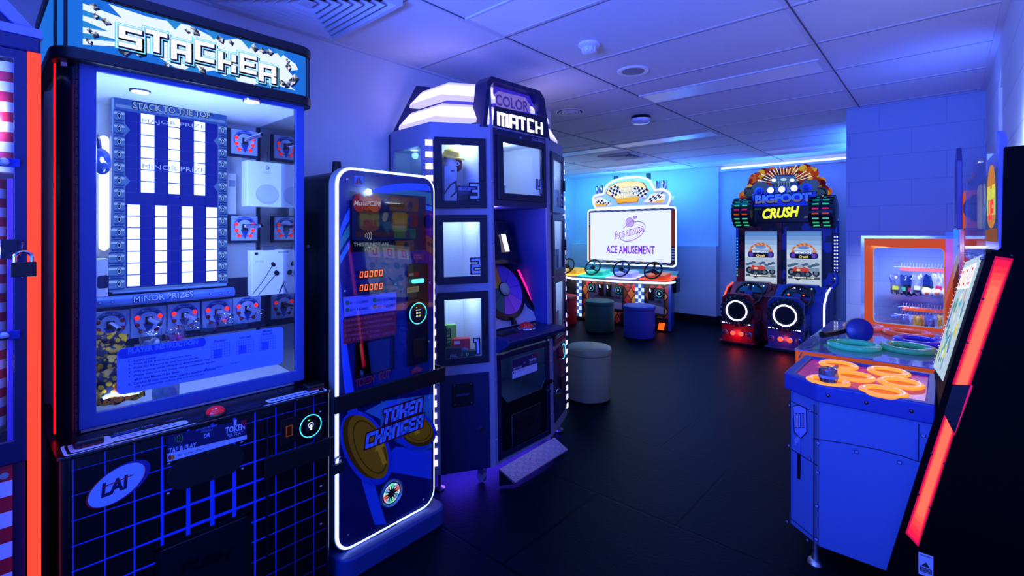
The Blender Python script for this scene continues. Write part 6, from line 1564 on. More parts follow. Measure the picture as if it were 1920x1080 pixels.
for x, c_ in ((-3.16, '#ff5a18'), (-3.72, '#5040ff'), (-4.3, '#20a080')):
    pw = MB(black_m).prism([(x - .11, 6.85, .02), (x + .11, 6.85, .02), (x + .11, 6.85, .2), (x - .11, 6.85, .2)], (0, -.004, 0)).build('pedal_bay', NS)
    MB(C(c_, 1.4)).prism([(x - .03, 6.80, .03), (x + .06, 6.80, .03), (x + .07, 6.83, .13), (x - .02, 6.83, .13)], (0, .012, 0)).build('lit_pedal', pw)

# ================================================================ MONSTER TRUCK GAME
YF = 7.6
BF = thing('truck_game', 'two seat monster truck racing game with an explosion shaped header and tyre backed seats', 'arcade machine', (-1.72, 7.3, 0))
# back cabinet with camouflage panels
def camo(key, base_, blot, sc_):
    m, t, out = nt(key); b = t.nodes.new('ShaderNodeBsdfPrincipled'); b.inputs['Roughness'].default_value = .4
    tc = t.nodes.new('ShaderNodeTexCoord'); v = t.nodes.new('ShaderNodeTexVoronoi'); v.inputs['Scale'].default_value = sc_; v.distance = 'CHEBYCHEV'
    n = t.nodes.new('ShaderNodeTexNoise'); n.inputs['Scale'].default_value = sc_ * .45
    cr = t.nodes.new('ShaderNodeValToRGB'); cr.color_ramp.interpolation = 'CONSTANT'; e = cr.color_ramp.elements
    e[0].color = (*lin(blot), 1); e[1].position = .5; e[1].color = (*lin(base_), 1)
    mx = t.nodes.new('ShaderNodeMix'); mx.data_type = 'RGBA'; mx.inputs['Factor'].default_value = .35
    t.links.new(tc.outputs['Object'], v.inputs['Vector']); t.links.new(tc.outputs['Object'], n.inputs['Vector'])
    t.links.new(v.outputs['Color'], mx.inputs['B']); t.links.new(n.outputs['Fac'], mx.inputs['A']); t.links.new(mx.outputs['Result'], cr.inputs[0]); t.links.new(cr.outputs[0], b.inputs['Base Color'])
    t.links.new(b.outputs[0], out.inputs[0]); return m
camo_r = camo('red_camouflage', '#8a0c1c', '#0a0410', 9); camo_b = camo('blue_camouflage', '#2a44b0', '#080a20', 9)
xL, xM, xR = -2.33, -1.72, -1.12
MB(camo_r).box((xL, YF, .35), (xM, YF + .25, 1.72)).build('red_back_panel', BF, bevel=.01)
MB(camo_b).box((xM, YF, .35), (xR, YF + .25, 1.72)).build('blue_back_panel', BF, bevel=.01)
T_ = Art((0, YF - .013, 0), (1, 0, 0), step=.0012)
for (pa, pb) in (((1397, 434), (1457, 533)), ((1475, 433), (1540, 537))):
    a, b = T_.px(*pa), T_.px(*pb); xa, xb = a[0], b[0]; za, zb = .735, 1.482; ww, hh = xb - xa, zb - za
    sc_ = MB(black_m).box((xa - .012, YF - .012, za - .012), (xb + .012, YF + .0, zb + .012)).build('screen', BF)
    Q = Art((0, YF - .0125, 0), (1, 0, 0), step=.0012); X_ = lambda f: xa + ww * f; Z_ = lambda f: za + hh * f
    sky = ['#5f8fd8', '#7aa4e4', '#94b8ec', '#aecbf2', '#c2d8f4', '#cfe0f6']
    for i, c_ in enumerate(sky): Q.rect(xa, Z_(1 - (i + 1) * .085), xb, Z_(1 - i * .085), C(c_, .85))
    Q.rect(xa, za, xb, Z_(1 - 6 * .085), C('#b4c8e4', .85)); Q.rect(xa, za, xb, Z_(.12), C('#d8e4f4', .9)); Q.up()
    for k in range(9): Q.poly(ell(X_(.08 + .1 * k), Z_(.36 + .02 * (k % 3)), ww * .07, hh * .025, 10), C('#5878a8', .6))
    Q.up()
    # small header picture: flame cloud, truck, tyres, plate
    for k in range(15):
        a_ = PI * (k + .5) / 15; Q.poly(ell(X_(.5) + ww * .3 * math.cos(a_), Z_(.60) + hh * .15 * math.sin(a_), ww * .075, hh * .032, 9, 40 * k), C('#f0a868' if k % 2 else '#d86a48', .75)); Q.lay += .1
    Q.up(); Q.poly(ell(X_(.5), Z_(.66), ww * .28, hh * .075, 20), C('#b4d0f4', .85)); Q.up(); Q.poly(ell(X_(.5), Z_(.70), ww * .17, hh * .035, 16), C('#6a94dc', .8)); Q.up()
    for fx in (.2, .8): Q.poly(rrect(X_(fx) - ww * .11, Z_(.5), X_(fx) + ww * .11, Z_(.61), .03, 4), C('#3a2ea0', .6)); Q.up(.5); Q.poly(ell(X_(fx), Z_(.555), ww * .06, hh * .04, 12), C('#6a50d8', .7)); Q.up(.5)
    Q.rect(X_(.27), Z_(.50), X_(.73), Z_(.585), C('#141c40', .5)); Q.up(); Q.rect(X_(.24), Z_(.585), X_(.76), Z_(.645), C('#7a98d8', .8)); Q.up()
    Q.text('BIGFOOT', X_(.5), Z_(.595), hh * .036, C('#e8f2ff', 1.0), ww * .5, .05, align='c'); Q.text('Crush', X_(.5), Z_(.515), hh * .045, C('#f0d890', 1.0), ww * .27, .03, .25, 'c'); Q.up()
    # red truck on the dirt
    Q.poly(ell(X_(.42), Z_(.22), ww * .34, hh * .06, 20), C('#40608c', .5)); Q.up()
    for fx, fz, r_ in ((.15, .25, .11), (.62, .22, .11), (.34, .19, .13), (.86, .24, .10)): Q.poly(ell(X_(fx), Z_(fz), ww * r_, hh * r_ * .62, 16), C('#2a3a58', .45)); Q.lay += .2; Q.poly(ell(X_(fx), Z_(fz), ww * r_ * .5, hh * r_ * .3, 12), C('#7a8cb0', .55)); Q.lay += .2
    Q.up(); Q.poly([(X_(.16), Z_(.27)), (X_(.62), Z_(.26)), (X_(.7), Z_(.31)), (X_(.5), Z_(.355)), (X_(.25), Z_(.35))], C('#d84840', .75)); Q.up(); Q.poly([(X_(.3), Z_(.33)), (X_(.5), Z_(.33)), (X_(.46), Z_(.385)), (X_(.34), Z_(.385))], C('#9cb4d8', .8)); Q.up(); Q.poly(ell(X_(.36), Z_(.29), ww * .06, hh * .022, 10), C('#f0e0b0', .85)); Q.rect(X_(.66), Z_(.27), X_(.95), Z_(.34), C('#90b0d0', .6)); Q.up()
    Q.rect(X_(.05), Z_(.13), X_(.98), Z_(.175), C('#5a6878', .6)); Q.up(); Q.text('PLEASE INSERT COIN(S)', X_(.5), Z_(.14), hh * .026, C('#f2f2e0', 1.1), ww * .62, .06, align='c'); Q.text('Coin 0/1', X_(.5), Z_(.09), hh * .018, C('#d8cc90', .9), ww * .18, .02, align='c')
    Q.build('screen_picture', sc_)
# CRUSH box, tyres, name sign, explosion board
K = Art((0, 7.45, 0), (1, 0, 0), step=.0012)
k0, k1 = K.px(1409, 417), K.px(1527, 386)
MB(mat('header_black', '#04050a', .3)).box((k0[0], 7.45, 1.60), (k1[0], YF + .2, 1.90)).build('header_box', BF, bevel=.01)
K.O = V3((0, 7.449, 0))
K.ptext('CRUSH', (1431, 411), (1500, 406), 19, C('#404808', .3), .05, .3, .012); K.up(); K.ptext('CRUSH', (1430, 411), (1500, 406), 19, C('#e6f04a', 1.15), .045, .3)
K.ptext('Adrenaline', (1508, 409), (1521, 407), 4, C('#9aa8c8', .5), .03, .2); K.ppoly([(1411, 390), (1428, 390), (1428, 394), (1411, 394)], C('#2a5a58', .4))
K.build('crush_lettering', BF)
for (x_, y_, wdx) in ((1396.5, 399, .28), (1543.5, 397, .30)):
    c = aY(x_, y_, 7.48); r_ = .2; tb_ = MB(mat('tyre_rubber', '#10151c', .35))
    hw = wdx / 2
    tb_.lathe([(r_ * .8, -hw), (r_ * .96, -hw * .9), (r_, -hw * .6), (r_, hw * .6), (r_ * .96, hw * .9), (r_ * .8, hw)], c, (1, 0, 0), 32)
    for i in range(22):
        a = 2 * PI * i / 22; d_ = Vector((0, math.cos(a), math.sin(a))); e = Vector((0, -math.sin(a), math.cos(a)))
        for s_ in (-1, 1): tb_.prism([c + d_ * r_ * .98 + Vector((s_ * .015, 0, 0)) - e * .012, c + d_ * r_ * .98 + Vector((s_ * hw * .9, 0, 0)) - e * .002, c + d_ * r_ * .98 + Vector((s_ * hw * .9, 0, 0)) + e * .02, c + d_ * r_ * .98 + Vector((s_ * .015, 0, 0)) + e * .01], d_ * .02)
    ty = tb_.build('header_tyre', BF)
    cols = ['#40ffc0', '#30e0a8', '#60f0d0', '#ff5a30', '#ff30a0', '#40ffc8', '#30e8b0', '#20a080']
    for i in range(8):
        a = R(-62 + 18 * i + 180); d_ = Vector((0, math.cos(a), -math.sin(a)))
        for s_ in (-1, 1):
            p = c + d_ * (r_ * 1.01) + Vector((s_ * hw * .38, 0, 0)); e = Vector((0, -d_.z, d_.y))
            MB(C(cols[i], .55)).obox(p, (1, 0, 0), e, d_, (-hw * .24, -.008, 0), (hw * .24, .008, .012)).build('tread_lamp', ty)
nb = K.pxs((1411, 381), (1413, 363), (1530, 359), (1529, 379), (1521, 386), (1414, 388))
MB(mat('name_board', '#2f55c8', .35)).prism([(x, 7.41, z) for x, z in nb], (0, .05, 0)).build('name_board', BF, bevel=.006)
K.O = V3((0, 7.4085, 0)); K.lay = 1
def two_tone(key, top, low, z_, e):
    m, t, out = nt(key); b = t.nodes.new('ShaderNodeBsdfPrincipled'); tc = t.nodes.new('ShaderNodeTexCoord'); sp = t.nodes.new('ShaderNodeSeparateXYZ')
    ma = t.nodes.new('ShaderNodeMath'); ma.operation = 'GREATER_THAN'; ma.inputs[1].default_value = z_
    mx = t.nodes.new('ShaderNodeMix'); mx.data_type = 'RGBA'; mx.inputs['A'].default_value = (*lin(low), 1); mx.inputs['B'].default_value = (*lin(top), 1)
    t.links.new(tc.outputs['Object'], sp.inputs[0]); t.links.new(sp.outputs[2], ma.inputs[0]); t.links.new(ma.outputs[0], mx.inputs['Factor'])
    t.links.new(mx.outputs['Result'], b.inputs['Base Color']); t.links.new(mx.outputs['Result'], b.inputs['Emission Color']); b.inputs['Emission Strength'].default_value = e
    t.links.new(b.outputs[0], out.inputs[0]); return m
K.ptext('BIGFOOT', (1416, 382), (1522, 377.5), 16, C('#050a28'), .06, 0., .014); K.up()
K.ptext('BIGFOOT', (1416, 382), (1522, 377.5), 16, two_tone('name_ink', '#4a86f4', '#8a7a68', K.px(1470, 374)[1], .4), .05)
K.build('name_lettering', BF)
for i, x in enumerate((1424, 1446, 1467, 1490, 1513)):
    c = aY(x, 357 - .08 * (x - 1446) , 7.42); lit = i in (1, 2, 3)
    lb = MB(mat('lamp_bezel', '#4a6ad0', .3)).lathe([(.055, .02), (.055, -.03), (.045, -.036)], c, (0, 1, 0), 22).build('roof_lamp', BF)
    MB(C('#fff4dc', 5) if lit else mat('lamp_dark', '#3a50a8', .2)).lathe([(.042, -.034), (.03, -.042), (.0001, -.046)], c, (0, 1, 0), 18).build('lamp_lens', lb)
EB = Art((0, 7.55, 0), (1, 0, 0), step=.0015)
eo = EB.pxs((1389, 380), (1388, 366), (1396, 358), (1401, 350), (1406, 338), (1409, 328), (1418, 325), (1430, 319), (1444, 318), (1455, 321), (1470, 317), (1480, 316), (1492, 313), (1503, 314), (1513, 309), (1519, 316), (1530, 317), (1531, 327), (1533, 338), (1544, 337), (1546, 347), (1552, 352), (1557, 358), (1551, 366), (1541, 372), (1530, 380))
fire = ['#7a1c0c', '#a83210', '#e06818', '#f4a828', '#4a100a', '#c84814', '#f8cc40']
rn = random.Random(11)
eb_ = MB(mat('explosion_board', '#5a1a08', .4)); cx2, cz2 = EB.px(1470, 372)
ins = [(cx2 + (x - cx2) * .88, cz2 + (z - cz2) * .88) for x, z in eo]
eb_.prism([(x, 7.556, z) for x, z in ins], (0, .026, 0))
pts_ = []
for i in range(len(eo)):
    a, b = Vector(eo[i]), Vector(eo[(i + 1) % len(eo)])
    if a.y < cz2 - .02 and b.y < cz2 - .02: continue
    for f in (0, .5): pts_.append(a.lerp(b, f))
for k, p in enumerate(pts_):
    r_ = rn.uniform(.04, .062); q_ = Vector((cx2, cz2)).lerp(p, .93)
    eb_.cyl((q_.x, 7.553 + .001 * (k % 3), q_.y), (q_.x, 7.58, q_.y), r_, 14, C(fire[k % 7], .5))
eb_.build('explosion_board', BF)
for k in range(170):
    i = rn.randrange(len(eo)); t_ = rn.uniform(.5, .98)
    p = (cx2 + (eo[i][0] - cx2) * t_, cz2 + (eo[i][1] - cz2) * t_); r_ = rn.uniform(.012, .034)
    EB.poly(ell(p[0], p[1], r_, r_ * .8, 9, rn.uniform(0, 90)), C(rn.choice(fire), .5)); EB.lay += .04
EB.up()
c0 = EB.px(1470, 345)
for k in range(17):
    a = R(15 + 150 * k / 16); L_ = rn.uniform(.22, .36); EB.poly([(c0[0] + .1 * math.cos(a), c0[1] + .05 * math.sin(a)), (c0[0] + L_ * math.cos(a + .03), c0[1] + L_ * .85 * math.sin(a + .03)), (c0[0] + L_ * math.cos(a - .02), c0[1] + L_ * .85 * math.sin(a - .02))], C('#f0e4e0', .9))
EB.up()
def epx(cx, cy, rx, ry, m, rot=0): EB.poly(EB.pxs(*ell(cx, cy, rx, ry, 20, rot)), m)
for x_ in (1408, 1540): epx(x_, 361, 13, 11, C('#405888', .3)); EB.lay += .3; epx(x_, 362, 10, 9, C('#20345c', .25)); EB.lay += .3
for i in range(5):
    for x_ in (1404, 1536): EB.line(EB.pxs((x_ - 7 + 3 * i, 355), (x_ - 1 + 3 * i, 361), (x_ - 7 + 3 * i, 368)), .008, C('#6a8cc0', .3))
EB.up(); EB.ppoly([(1410, 350), (1418, 342), (1432, 340), (1446, 350), (1440, 362), (1415, 362)], C('#4c74c8', .4)); EB.ppoly([(1498, 348), (1510, 338), (1530, 336), (1538, 344), (1530, 358), (1504, 360)], C('#4c74c8', .4)); EB.up()
EB.ppoly([(1446, 362), (1447, 340), (1449, 332), (1462, 328), (1488, 327), (1492, 331), (1494, 342), (1492, 362)], C('#5c86d8', .5)); EB.up()
EB.ppoly([(1449, 331), (1462, 328), (1488, 327), (1491, 331)], C('#2848c0', .5)); EB.ppoly([(1447, 344), (1493, 342), (1492, 350), (1448, 352)], C('#3a5aa0', .4)); EB.up()
for x_ in (1452, 1486): epx(x_, 338, 4.5, 3, C('#e8f4ff', 1.3))
epx(1470, 337, 6, 2.2, C('#c8e0ff', 1.0))
for i in range(6): EB.line(EB.pxs((1456 + 5 * i, 340), (1456 + 5 * i, 350)), .006, C('#a8c8f0', .6))
EB.ppoly([(1520, 376), (1545, 366), (1540, 374), (1526, 379)], C('#f0a0a0', .9)); EB.ppoly([(1393, 372), (1408, 380), (1396, 380)], C('#f4c070', .7))
EB.build('explosion_artwork', BF)
# light poles at the sides
for (x_, yt, yb_, r_) in ((1568, 414, 512, .032), (1383, 420, 500, .022)):
    p0, p1 = aY(x_, yt, 7.56), aY(x_, yb_, 7.56)
    pm = MB(mat('pole_blue', '#2438a0', .25)).tube([(p0.x, 7.56, p1.z), (p0.x, 7.56, p0.z)], r_, 16).ball((p0.x, 7.56, p0.z), r_, white_pl).build('light_pole', BF)
    if r_ > .03:
        for z in (p0.z - .17, p1.z + .02): MB(black_m).torus((p0.x, 7.56, z), (0, 0, 1), .034, .008).build('clamp', pm)
    q = MB(C('#dfe8ff', 3) if r_ > .03 else C('#40c8e8', 2))
    for i in range(13):
        z = p0.z - .21 - i * .045
        for s_ in ((-.012, .014) if r_ > .03 else (0,)): q.dome((p0.x + s_, 7.56 - r_ * .93, z), (0, -1, 0), .0085, .005, n=10, k=3)
    q.build('dot_lamps', pm)
# consoles, wheels, seats
for k, (xc, colm, nm, ledc) in enumerate(((-2.0, mat('console_red', '#8a0e18', .3), 'red', '#ff3a30'), (-1.43, mat('console_blue', '#26409c', .3), 'blue', '#d8e4ff'))):
    co = MB(colm).prism([(xc - .29, 7.1, .02), (xc - .29, 7.6, .02), (xc - .29, 7.6, .74), (xc - .29, 7.38, .76), (xc - .29, 7.15, .6), (xc - .29, 7.1, .45)], (.57, 0, 0)).build(nm + '_console', BF, bevel=.012)
    hd_ = MB(colm).prism([(xc - .2, 7.2, .63), (xc + .2, 7.2, .63), (xc + .235, 7.28, .72), (xc + .17, 7.32, .775), (xc - .17, 7.32, .775), (xc - .235, 7.28, .72)], (0, .16, 0)).build('dash_cowl', BF, bevel=.01)
    dp_ = MB(mat('dash_black', '#080a14', .3)).prism([(xc - .16, 7.195, .64), (xc + .16, 7.195, .64), (xc + .18, 7.27, .715), (xc + .13, 7.305, .755), (xc - .13, 7.305, .755), (xc - .18, 7.27, .715)], (0, -.01, .006)).build('dash_panel', hd_)
    for i in range(9): MB(C('#c8d8ff' if i not in (1, 7) else '#ff8050', 1.8)).ball((xc - .13 + .0325 * i, 7.268 - .004, .725 + .012 * math.sin(i * .9)), .010, n=8, k=4).build('dash_lamp', hd_)
    wv = wheel(BF, (xc, 7.06, .63), (0, -.85, .55), .17, mat('truck_rim', '#06070e', .35), mat('truck_spoke', '#1c2034', .3))
    MB(mat('wheel_badge', '#3a4a88', .3)).lathe([(.055, .0), (.05, .012), (.0001, .014)], Vector((xc, 7.06, .63)) + Vector((0, -.85, .55)).normalized() * .02, (0, -.85, .55), 20).build('badge', wv)
    if k == 1:
        for s_ in (-.085, .085): MB(C('#ff5a20', 2.5)).ball((xc + s_, 7.02, .67), .012, n=8, k=4).build('wheel_lamp', wv)
    sc2 = aY(1438 if k == 0 else 1520, 592, 6.95)
    if k == 0: reader(BF, (xc + .33, 7.0, .40), (0, -1, 0), .05, '#50e0a0', 1.0)
    # seat
    sx0_, sx1_ = (-2.235, -1.84) if k == 0 else (-1.68, -1.278)
    body = mat('seat_red', '#980c18', .3) if k == 0 else mat('seat_blue', '#28388c', .3)
    ys = 6.67; st = thing('x', '', '', (0, 0, 0)) if False else None
    MB(body).prism([(x, ys + .02, z) for x, z in ((sx0_, .27), (sx1_, .27), (sx1_, .60), (sx1_ - .06, .665), (sx0_ + .06, .665), (sx0_, .60))], (0, .07, 0)).build('seat_back', BF, bevel=.012)
    MB(body).prism([(sx0_ + .012, ys, .05), (sx0_ + .0, ys, .28), (sx1_ - .0, ys, .28), (sx1_ - .012, ys, .05)], (0, .34, 0)).build('seat_base', BF, bevel=.01)
    MB(mat('seat_pad', '#0a0a12', .6)).box((sx0_ + .03, ys + .09, .28), (sx1_ - .03, ys + .44, .36)).build('seat_cushion', BF, bevel=.03)
    for x_ in (sx0_, sx1_ - .05): MB(body).box((x_, ys + .08, .28), (x_ + .05, ys + .4, .44)).build('seat_side', BF, bevel=.02)
    c = Vector(((sx0_ + sx1_) / 2 + .01, ys + .02, .452)); r_ = .195
    tb_ = MB(mat('spare_tyre', '#08090f', .5)).lathe([(r_ * .55, -.03), (r_ * .62, -.062), (r_ * .85, -.07), (r_ * .97, -.05), (r_, -.02), (r_, .01)], c, (0, 1, 0), 36)
    for i in range(20):
        a = 2 * PI * i / 20; d_ = Vector((math.cos(a), 0, math.sin(a))); e = Vector((-math.sin(a), 0, math.cos(a)))
        tb_.obox(c, e, (0, -1, 0), d_, (-.02, .0, r_ * .9), (.014, .065, r_ * 1.05)); tb_.obox(c, (e + d_ * .5).normalized(), (0, -1, 0), d_, (-.004, .055, r_ * .7), (.012, .074, r_ * .96))
    ty = tb_.build('seat_tyre', BF)
    MB(mat('tyre_disc', '#04040a', .3)).lathe([(r_ * .6, -.055), (.0001, -.05)], c, (0, 1, 0), 30).build('tyre_disc', ty)
    MB(C('#c0c4ff', 4)).torus(c + Vector((0, -.068, 0)), (0, 1, 0), r_ * .63, .0095, n=48, k=8).build('ring_lamp', ty)
    bar = MB(mat('lamp_bar', '#303a60', .3)).box((sx0_ - .01, ys - .02, .268), (sx1_ + .01, ys + .01, .298)).build('lamp_bar', BF, bevel=.005)
    for i in range(8):
        x_ = sx0_ + .04 + (sx1_ - sx0_ - .08) * i / 7; MB(C('#dfe8ff', 2.5)).box((x_ - .018, ys - .0225, .276), (x_ + .012, ys - .019, .288)).build('bar_lamp', bar)
    for i, f in enumerate((.13, .38, .64, .87)):
        x_ = sx0_ + (sx1_ - sx0_) * f; lit = i in (1, 2)
        hl = MB(mat('tail_bezel', '#6a3040' if lit else '#7a80a8', .2, .5)).lathe([(.036, 0), (.036, -.01), (.03, -.012)], (x_, ys, .152), (0, 1, 0), 20).build('tail_lamp', BF)
        MB(C('#ff3018', 6) if lit else mat('lamp_grey_' + nm, '#5a2030' if k == 0 else '#4a3468', .2)).lathe([(.028, -.0115), (.018, -.02), (.0001, -.022)], (x_, ys, .152), (0, 1, 0), 16).build('lamp_lens', hl)
    PA = Art(((sx0_ + sx1_) / 2, ys - .0005, 0), (1, 0, 0), step=.001); PA.rect(-.075, .205, .075, .238, C('#701018' if k == 0 else '#2c2050')); PA.up(); PA.text('BIGFOOT', 0, .212, .018, C('#300408' if k == 0 else '#101030'), .1, .04, align='c'); PA.build('seat_badge', BF)
    MB(mat('plinth_' + nm, '#701020' if k == 0 else '#3040a0', .4)).box((sx0_ - .02, ys - .025, .03), (sx1_ + .02, ys + .5, .055)).build('seat_plinth', BF, bevel=.006)
    MB(black_m).box((sx0_ + .02, ys + .02, .0), (sx1_ - .02, 7.12, .03)).build('seat_rail', BF)
    MB(mat('fender', '#10142c', .35)).lathe([(.1, 0), (.1, .02)], (sx1_ - .001, ys + .2, .16), (1, 0, 0), 24).build('side_wheel_arch', BF)
    if k == 1: MB(mat('rim_disc', '#3a50a8', .3)).lathe([(.06, .02), (.03, .026), (.0001, .024)], (sx1_ - .001, ys + .2, .16), (1, 0, 0), 20).build('side_wheel_disc', BF)
point('tail_glow', (-2.03, 6.60, .15), (1, .06, .02), .9, .03, BF); point('tail_glow', (-1.48, 6.60, .15), (1, .06, .02), .9, .03, BF)
# side wings with light lines
MB(mat('wing_blue', '#24348c', .3)).prism([(-1.14, 7.6, .05), (-1.14, 7.02, .05), (-1.14, 7.02, .5), (-1.14, 7.2, .68), (-1.14, 7.6, .74)], (.03, 0, 0)).build('side_wing', BF)
MB(mat('wing_red', '#7a0c18', .3)).prism([(-2.34, 7.6, .05), (-2.34, 7.02, .05), (-2.34, 7.02, .5), (-2.34, 7.2, .68), (-2.34, 7.6, .74)], (.03, 0, 0)).build('side_wing', BF)
MB(C('#a8b8ff', 4)).tube([(-1.122, 7.42, .74), (-1.122, 7.2, .70), (-1.122, 7.02, .58), (-1.122, 7.005, .5), (-1.122, 7.005, .12)], .011, 8).build('wing_light', BF)
MB(C('#ff4a3a', 2.2)).tube([(-2.32, 7.42, .74), (-2.32, 7.2, .70), (-2.32, 7.02, .56)], .011, 8).build('wing_light', BF)
MB(mat('pipe_blue', '#3048b8', .25, .3)).tube([aY(1566, 512, 7.5), aY(1570, 522, 7.45), aY(1569, 532, 7.4), aY(1560, 540, 7.35)], .022, 12).build('roll_bar', BF)
# ================================================================ RING WHACKING GAME nearest the camera (faces the lockers)
YS = 2.42
RG = thing('ring_hammer_game', 'whack game with blue rimmed red table, orange rings and slanted glowing side strip', 'arcade machine', (-.2, 2.68, 0))
rim = [(-.414, 2.40), (-.56, 2.515), (-.56, 2.945), (-.03, 2.945), (-.03, 2.40)]
def inset(p, k): 
    cx, cy = -.26, 2.69; return [(cx + (x - cx) * (1 - k / .29), cy + (y - cy) * (1 - k / .28)) for x, y in p]
rin = inset(rim, .04)
MB(mat('rim_blue', '#2c3f96', .4)).ring([(x, y, .735) for x, y in rim], [(x, y, .735) for x, y in rin], (0, 0, .076)).build('table_rim', RG, bevel=.008)
body = [(-.405, 2.42), (-.54, 2.528), (-.54, 2.93), (.18, 2.93), (.18, 2.42)]
wp_ = mat('panel_white_blue', '#5470ac', .45)
MB(wp_).prism([(x, y, .115) for x, y in body], (0, 0, .625)).build('cabinet_body', RG, bevel=.004)
pf = inset(rim, .032)
tm = mat('table_red_panel', '#6a1460', .2, e=.3, ehex='#e01880')
tp = MB(tm).prism([(x, y, .775) for x, y in pf], (0, 0, .025)).build('play_table', RG)
TA = Art((0, 0, .8003), (0, -1, 0), (1, 0, 0))    # u = -y, v = x (player's side view)
rp = [(1572, 684), (1600, 705), (1552, 714), (1666, 697), (1689, 718), (1656, 734)]
cen = [aZ(x, y, .811) for x, y in rp]
def sector(c, r0, r1, n_, m):
    for i in range(n_):
        a = 2 * PI * i / n_ + .2; TA.line([(-c.y + r0 * math.sin(a), c.x + r0 * math.cos(a)), (-c.y + r1 * math.sin(a), c.x + r1 * math.cos(a))], .004, m)
inside = lambda x, y: -.51 < x < -.07 and 2.45 < y < 2.9
for c in cen: TA.poly(ell(-c.y, c.x, .058, .058, 24), C('#ff7a28', .9)); 
TA.up()
for c in cen:
    for i in range(14):
        a = 2 * PI * i / 14 + .2; p0 = (c.x + .088 * math.cos(a), c.y + .088 * math.sin(a)); p1 = (c.x + .102 * math.cos(a), c.y + .102 * math.sin(a))
        if inside(*p0) and inside(*p1): TA.line([(-p0[1], p0[0]), (-p1[1], p1[0])], .0035, C('#ff4028', 1.6))
TA.build('table_artwork', tp)
ringm = {}
def ring_mat(key, hexc, e, eh=None):
    return mat(key, hexc, .15, coat=.6, e=e, ehex=eh)
def target_ring(parent, c, Rr, r, m, name='target_ring'):
    n_ = 40; q = MB(m)
    P_r = lambda a, b: (c[0] + (Rr + r * math.cos(b)) * math.cos(a), c[1] + (Rr + r * math.cos(b)) * math.sin(a), c[2] + r * .62 * (1 + math.sin(b)))
    q.sheet(lambda u, v: P_r(2 * PI * u, 2 * PI * v), n_, 12)
    return q.build(name, parent)
om = ring_mat('ring_orange', '#f0a030', .95, '#ffa01c')
for c in cen: target_ring(RG, (c.x, c.y, .801), .068, .0145, om)
MB(acrylic).prism([(x, y, .806) for x, y in inset(rim, .042)], (0, 0, .003)).build('clear_cover', RG) if False else None
# mallet resting on the table
hp = aZ(1553, 716, .82)
t = thing('mallet', 'clear cylinder headed mallet resting on an orange ring of the red table', 'mallet', (hp.x, hp.y, .82))
MB(glass('frosted_head', '#c8c4d8', 1.6, .45, .15)).lathe([(.026, 0), (.034, .004), (.036, .03), (.034, .055), (.026, .06), (.0001, .06)], (hp.x, hp.y, .82), n=28).build('mallet_head', t)
MB(mat('mallet_band', '#b0a8c8', .3)).lathe([(.0365, .0), (.0365, .012)], (hp.x, hp.y, .84), n=28).build('mallet_band', t)
MB(glass('frosted_head2', '#c8c4d8', 1.6, .3, .1)).tube([(hp.x, hp.y + .03, .852), (hp.x + .01, hp.y + .14, .858)], .009, 12).build('mallet_handle', t)
# side and corner panels: seams, bolts, spatula picture
seam = mat('seam_ink', '#14193c', .5)
SA = Art((0, YS - .0005, 0), (1, 0, 0))
def crop8(*p): return [(1440 + x * .4815, 560 + y * .4815) for x, y in p]
def sline(A_, pts, w_): A_.line(A_.pxs(*crop8(*pts)), w_, seam)
sline(SA, [(178, 545), (300, 563), (430, 588), (520, 612), (602, 640)], .004); sline(SA, [(587, 488), (586, 635)], .004); sline(SA, [(180, 412), (178, 960)], .005)
SA.up()
for p in ((195, 562), (345, 597), (512, 638), (193, 677), (190, 808), (188, 937), (605, 534)):
    c = SA.px(*crop8(p)[0]); SA.poly(ell(c[0], c[1], .0085, .0085, 14), seam); SA.lay += .3; SA.poly(ell(c[0], c[1], .006, .006, 12), C('#8a90c8')); SA.lay -= .3
SA.build('panel_seams', RG)
u_ = Vector((-.405 + .54, 2.42 - 2.528, 0)).normalized()
DA = Art(Vector((-.54, 2.528, 0)) + u_.cross(Vector((0, 0, 1))) * .0006, u_)
dl = math.hypot(.135, .108)
DA.rect(.004, .12, .008, .73, seam); DA.rect(dl - .008, .12, dl - .004, .73, seam)
for z in (.68, .46, .14): DA.line([(.004, z), (dl - .004, z - .004)], .004, seam)
DA.up()
def dpx(*pts): return DA.pxs(*crop8(*pts))
DA.line(dpx((98, 418), (124, 415), (150, 428), (152, 520), (128, 545), (103, 520), (98, 418)), .005, seam, True); DA.poly(dpx((100, 420), (124, 417), (148, 430), (150, 518), (128, 542), (105, 518)), C('#7f92d8')); DA.up()
for x in (111, 124, 137): DA.poly(dpx((x - 4, 445), (x + 4, 446), (x + 4, 505), (x - 4, 504)), seam); DA.lay += .3; DA.poly(dpx((x - 2, 449), (x + 2, 450), (x + 2, 501), (x - 2, 500)), C('#a8acd8')); DA.lay -= .3
DA.poly(dpx((121, 542), (128, 543), (127, 605), (119, 604)), C('#5a70c0')); DA.poly(dpx((115, 602), (128, 604), (127, 705), (114, 700)), C('#080a14'))
DA.poly(dpx((104, 545), (122, 535), (122, 555), (106, 572)), C('#8a90c8')); DA.up()
for p in ((85, 415), (166, 436), (82, 572), (164, 623), (76, 868), (155, 940)):
    c = dpx(p)[0]; DA.poly(ell(c[0], c[1], .0075, .0075, 12), seam); DA.lay += .3; DA.poly(ell(c[0], c[1], .005, .005, 10), C('#8a90c8')); DA.lay -= .3
DA.build('corner_picture', RG)
screws([Vector((x, 2.40, .772)) for x in (-.37, -.24, -.1)], (0, -1, 0), .008, darksteel, RG, 'rim_bolt')
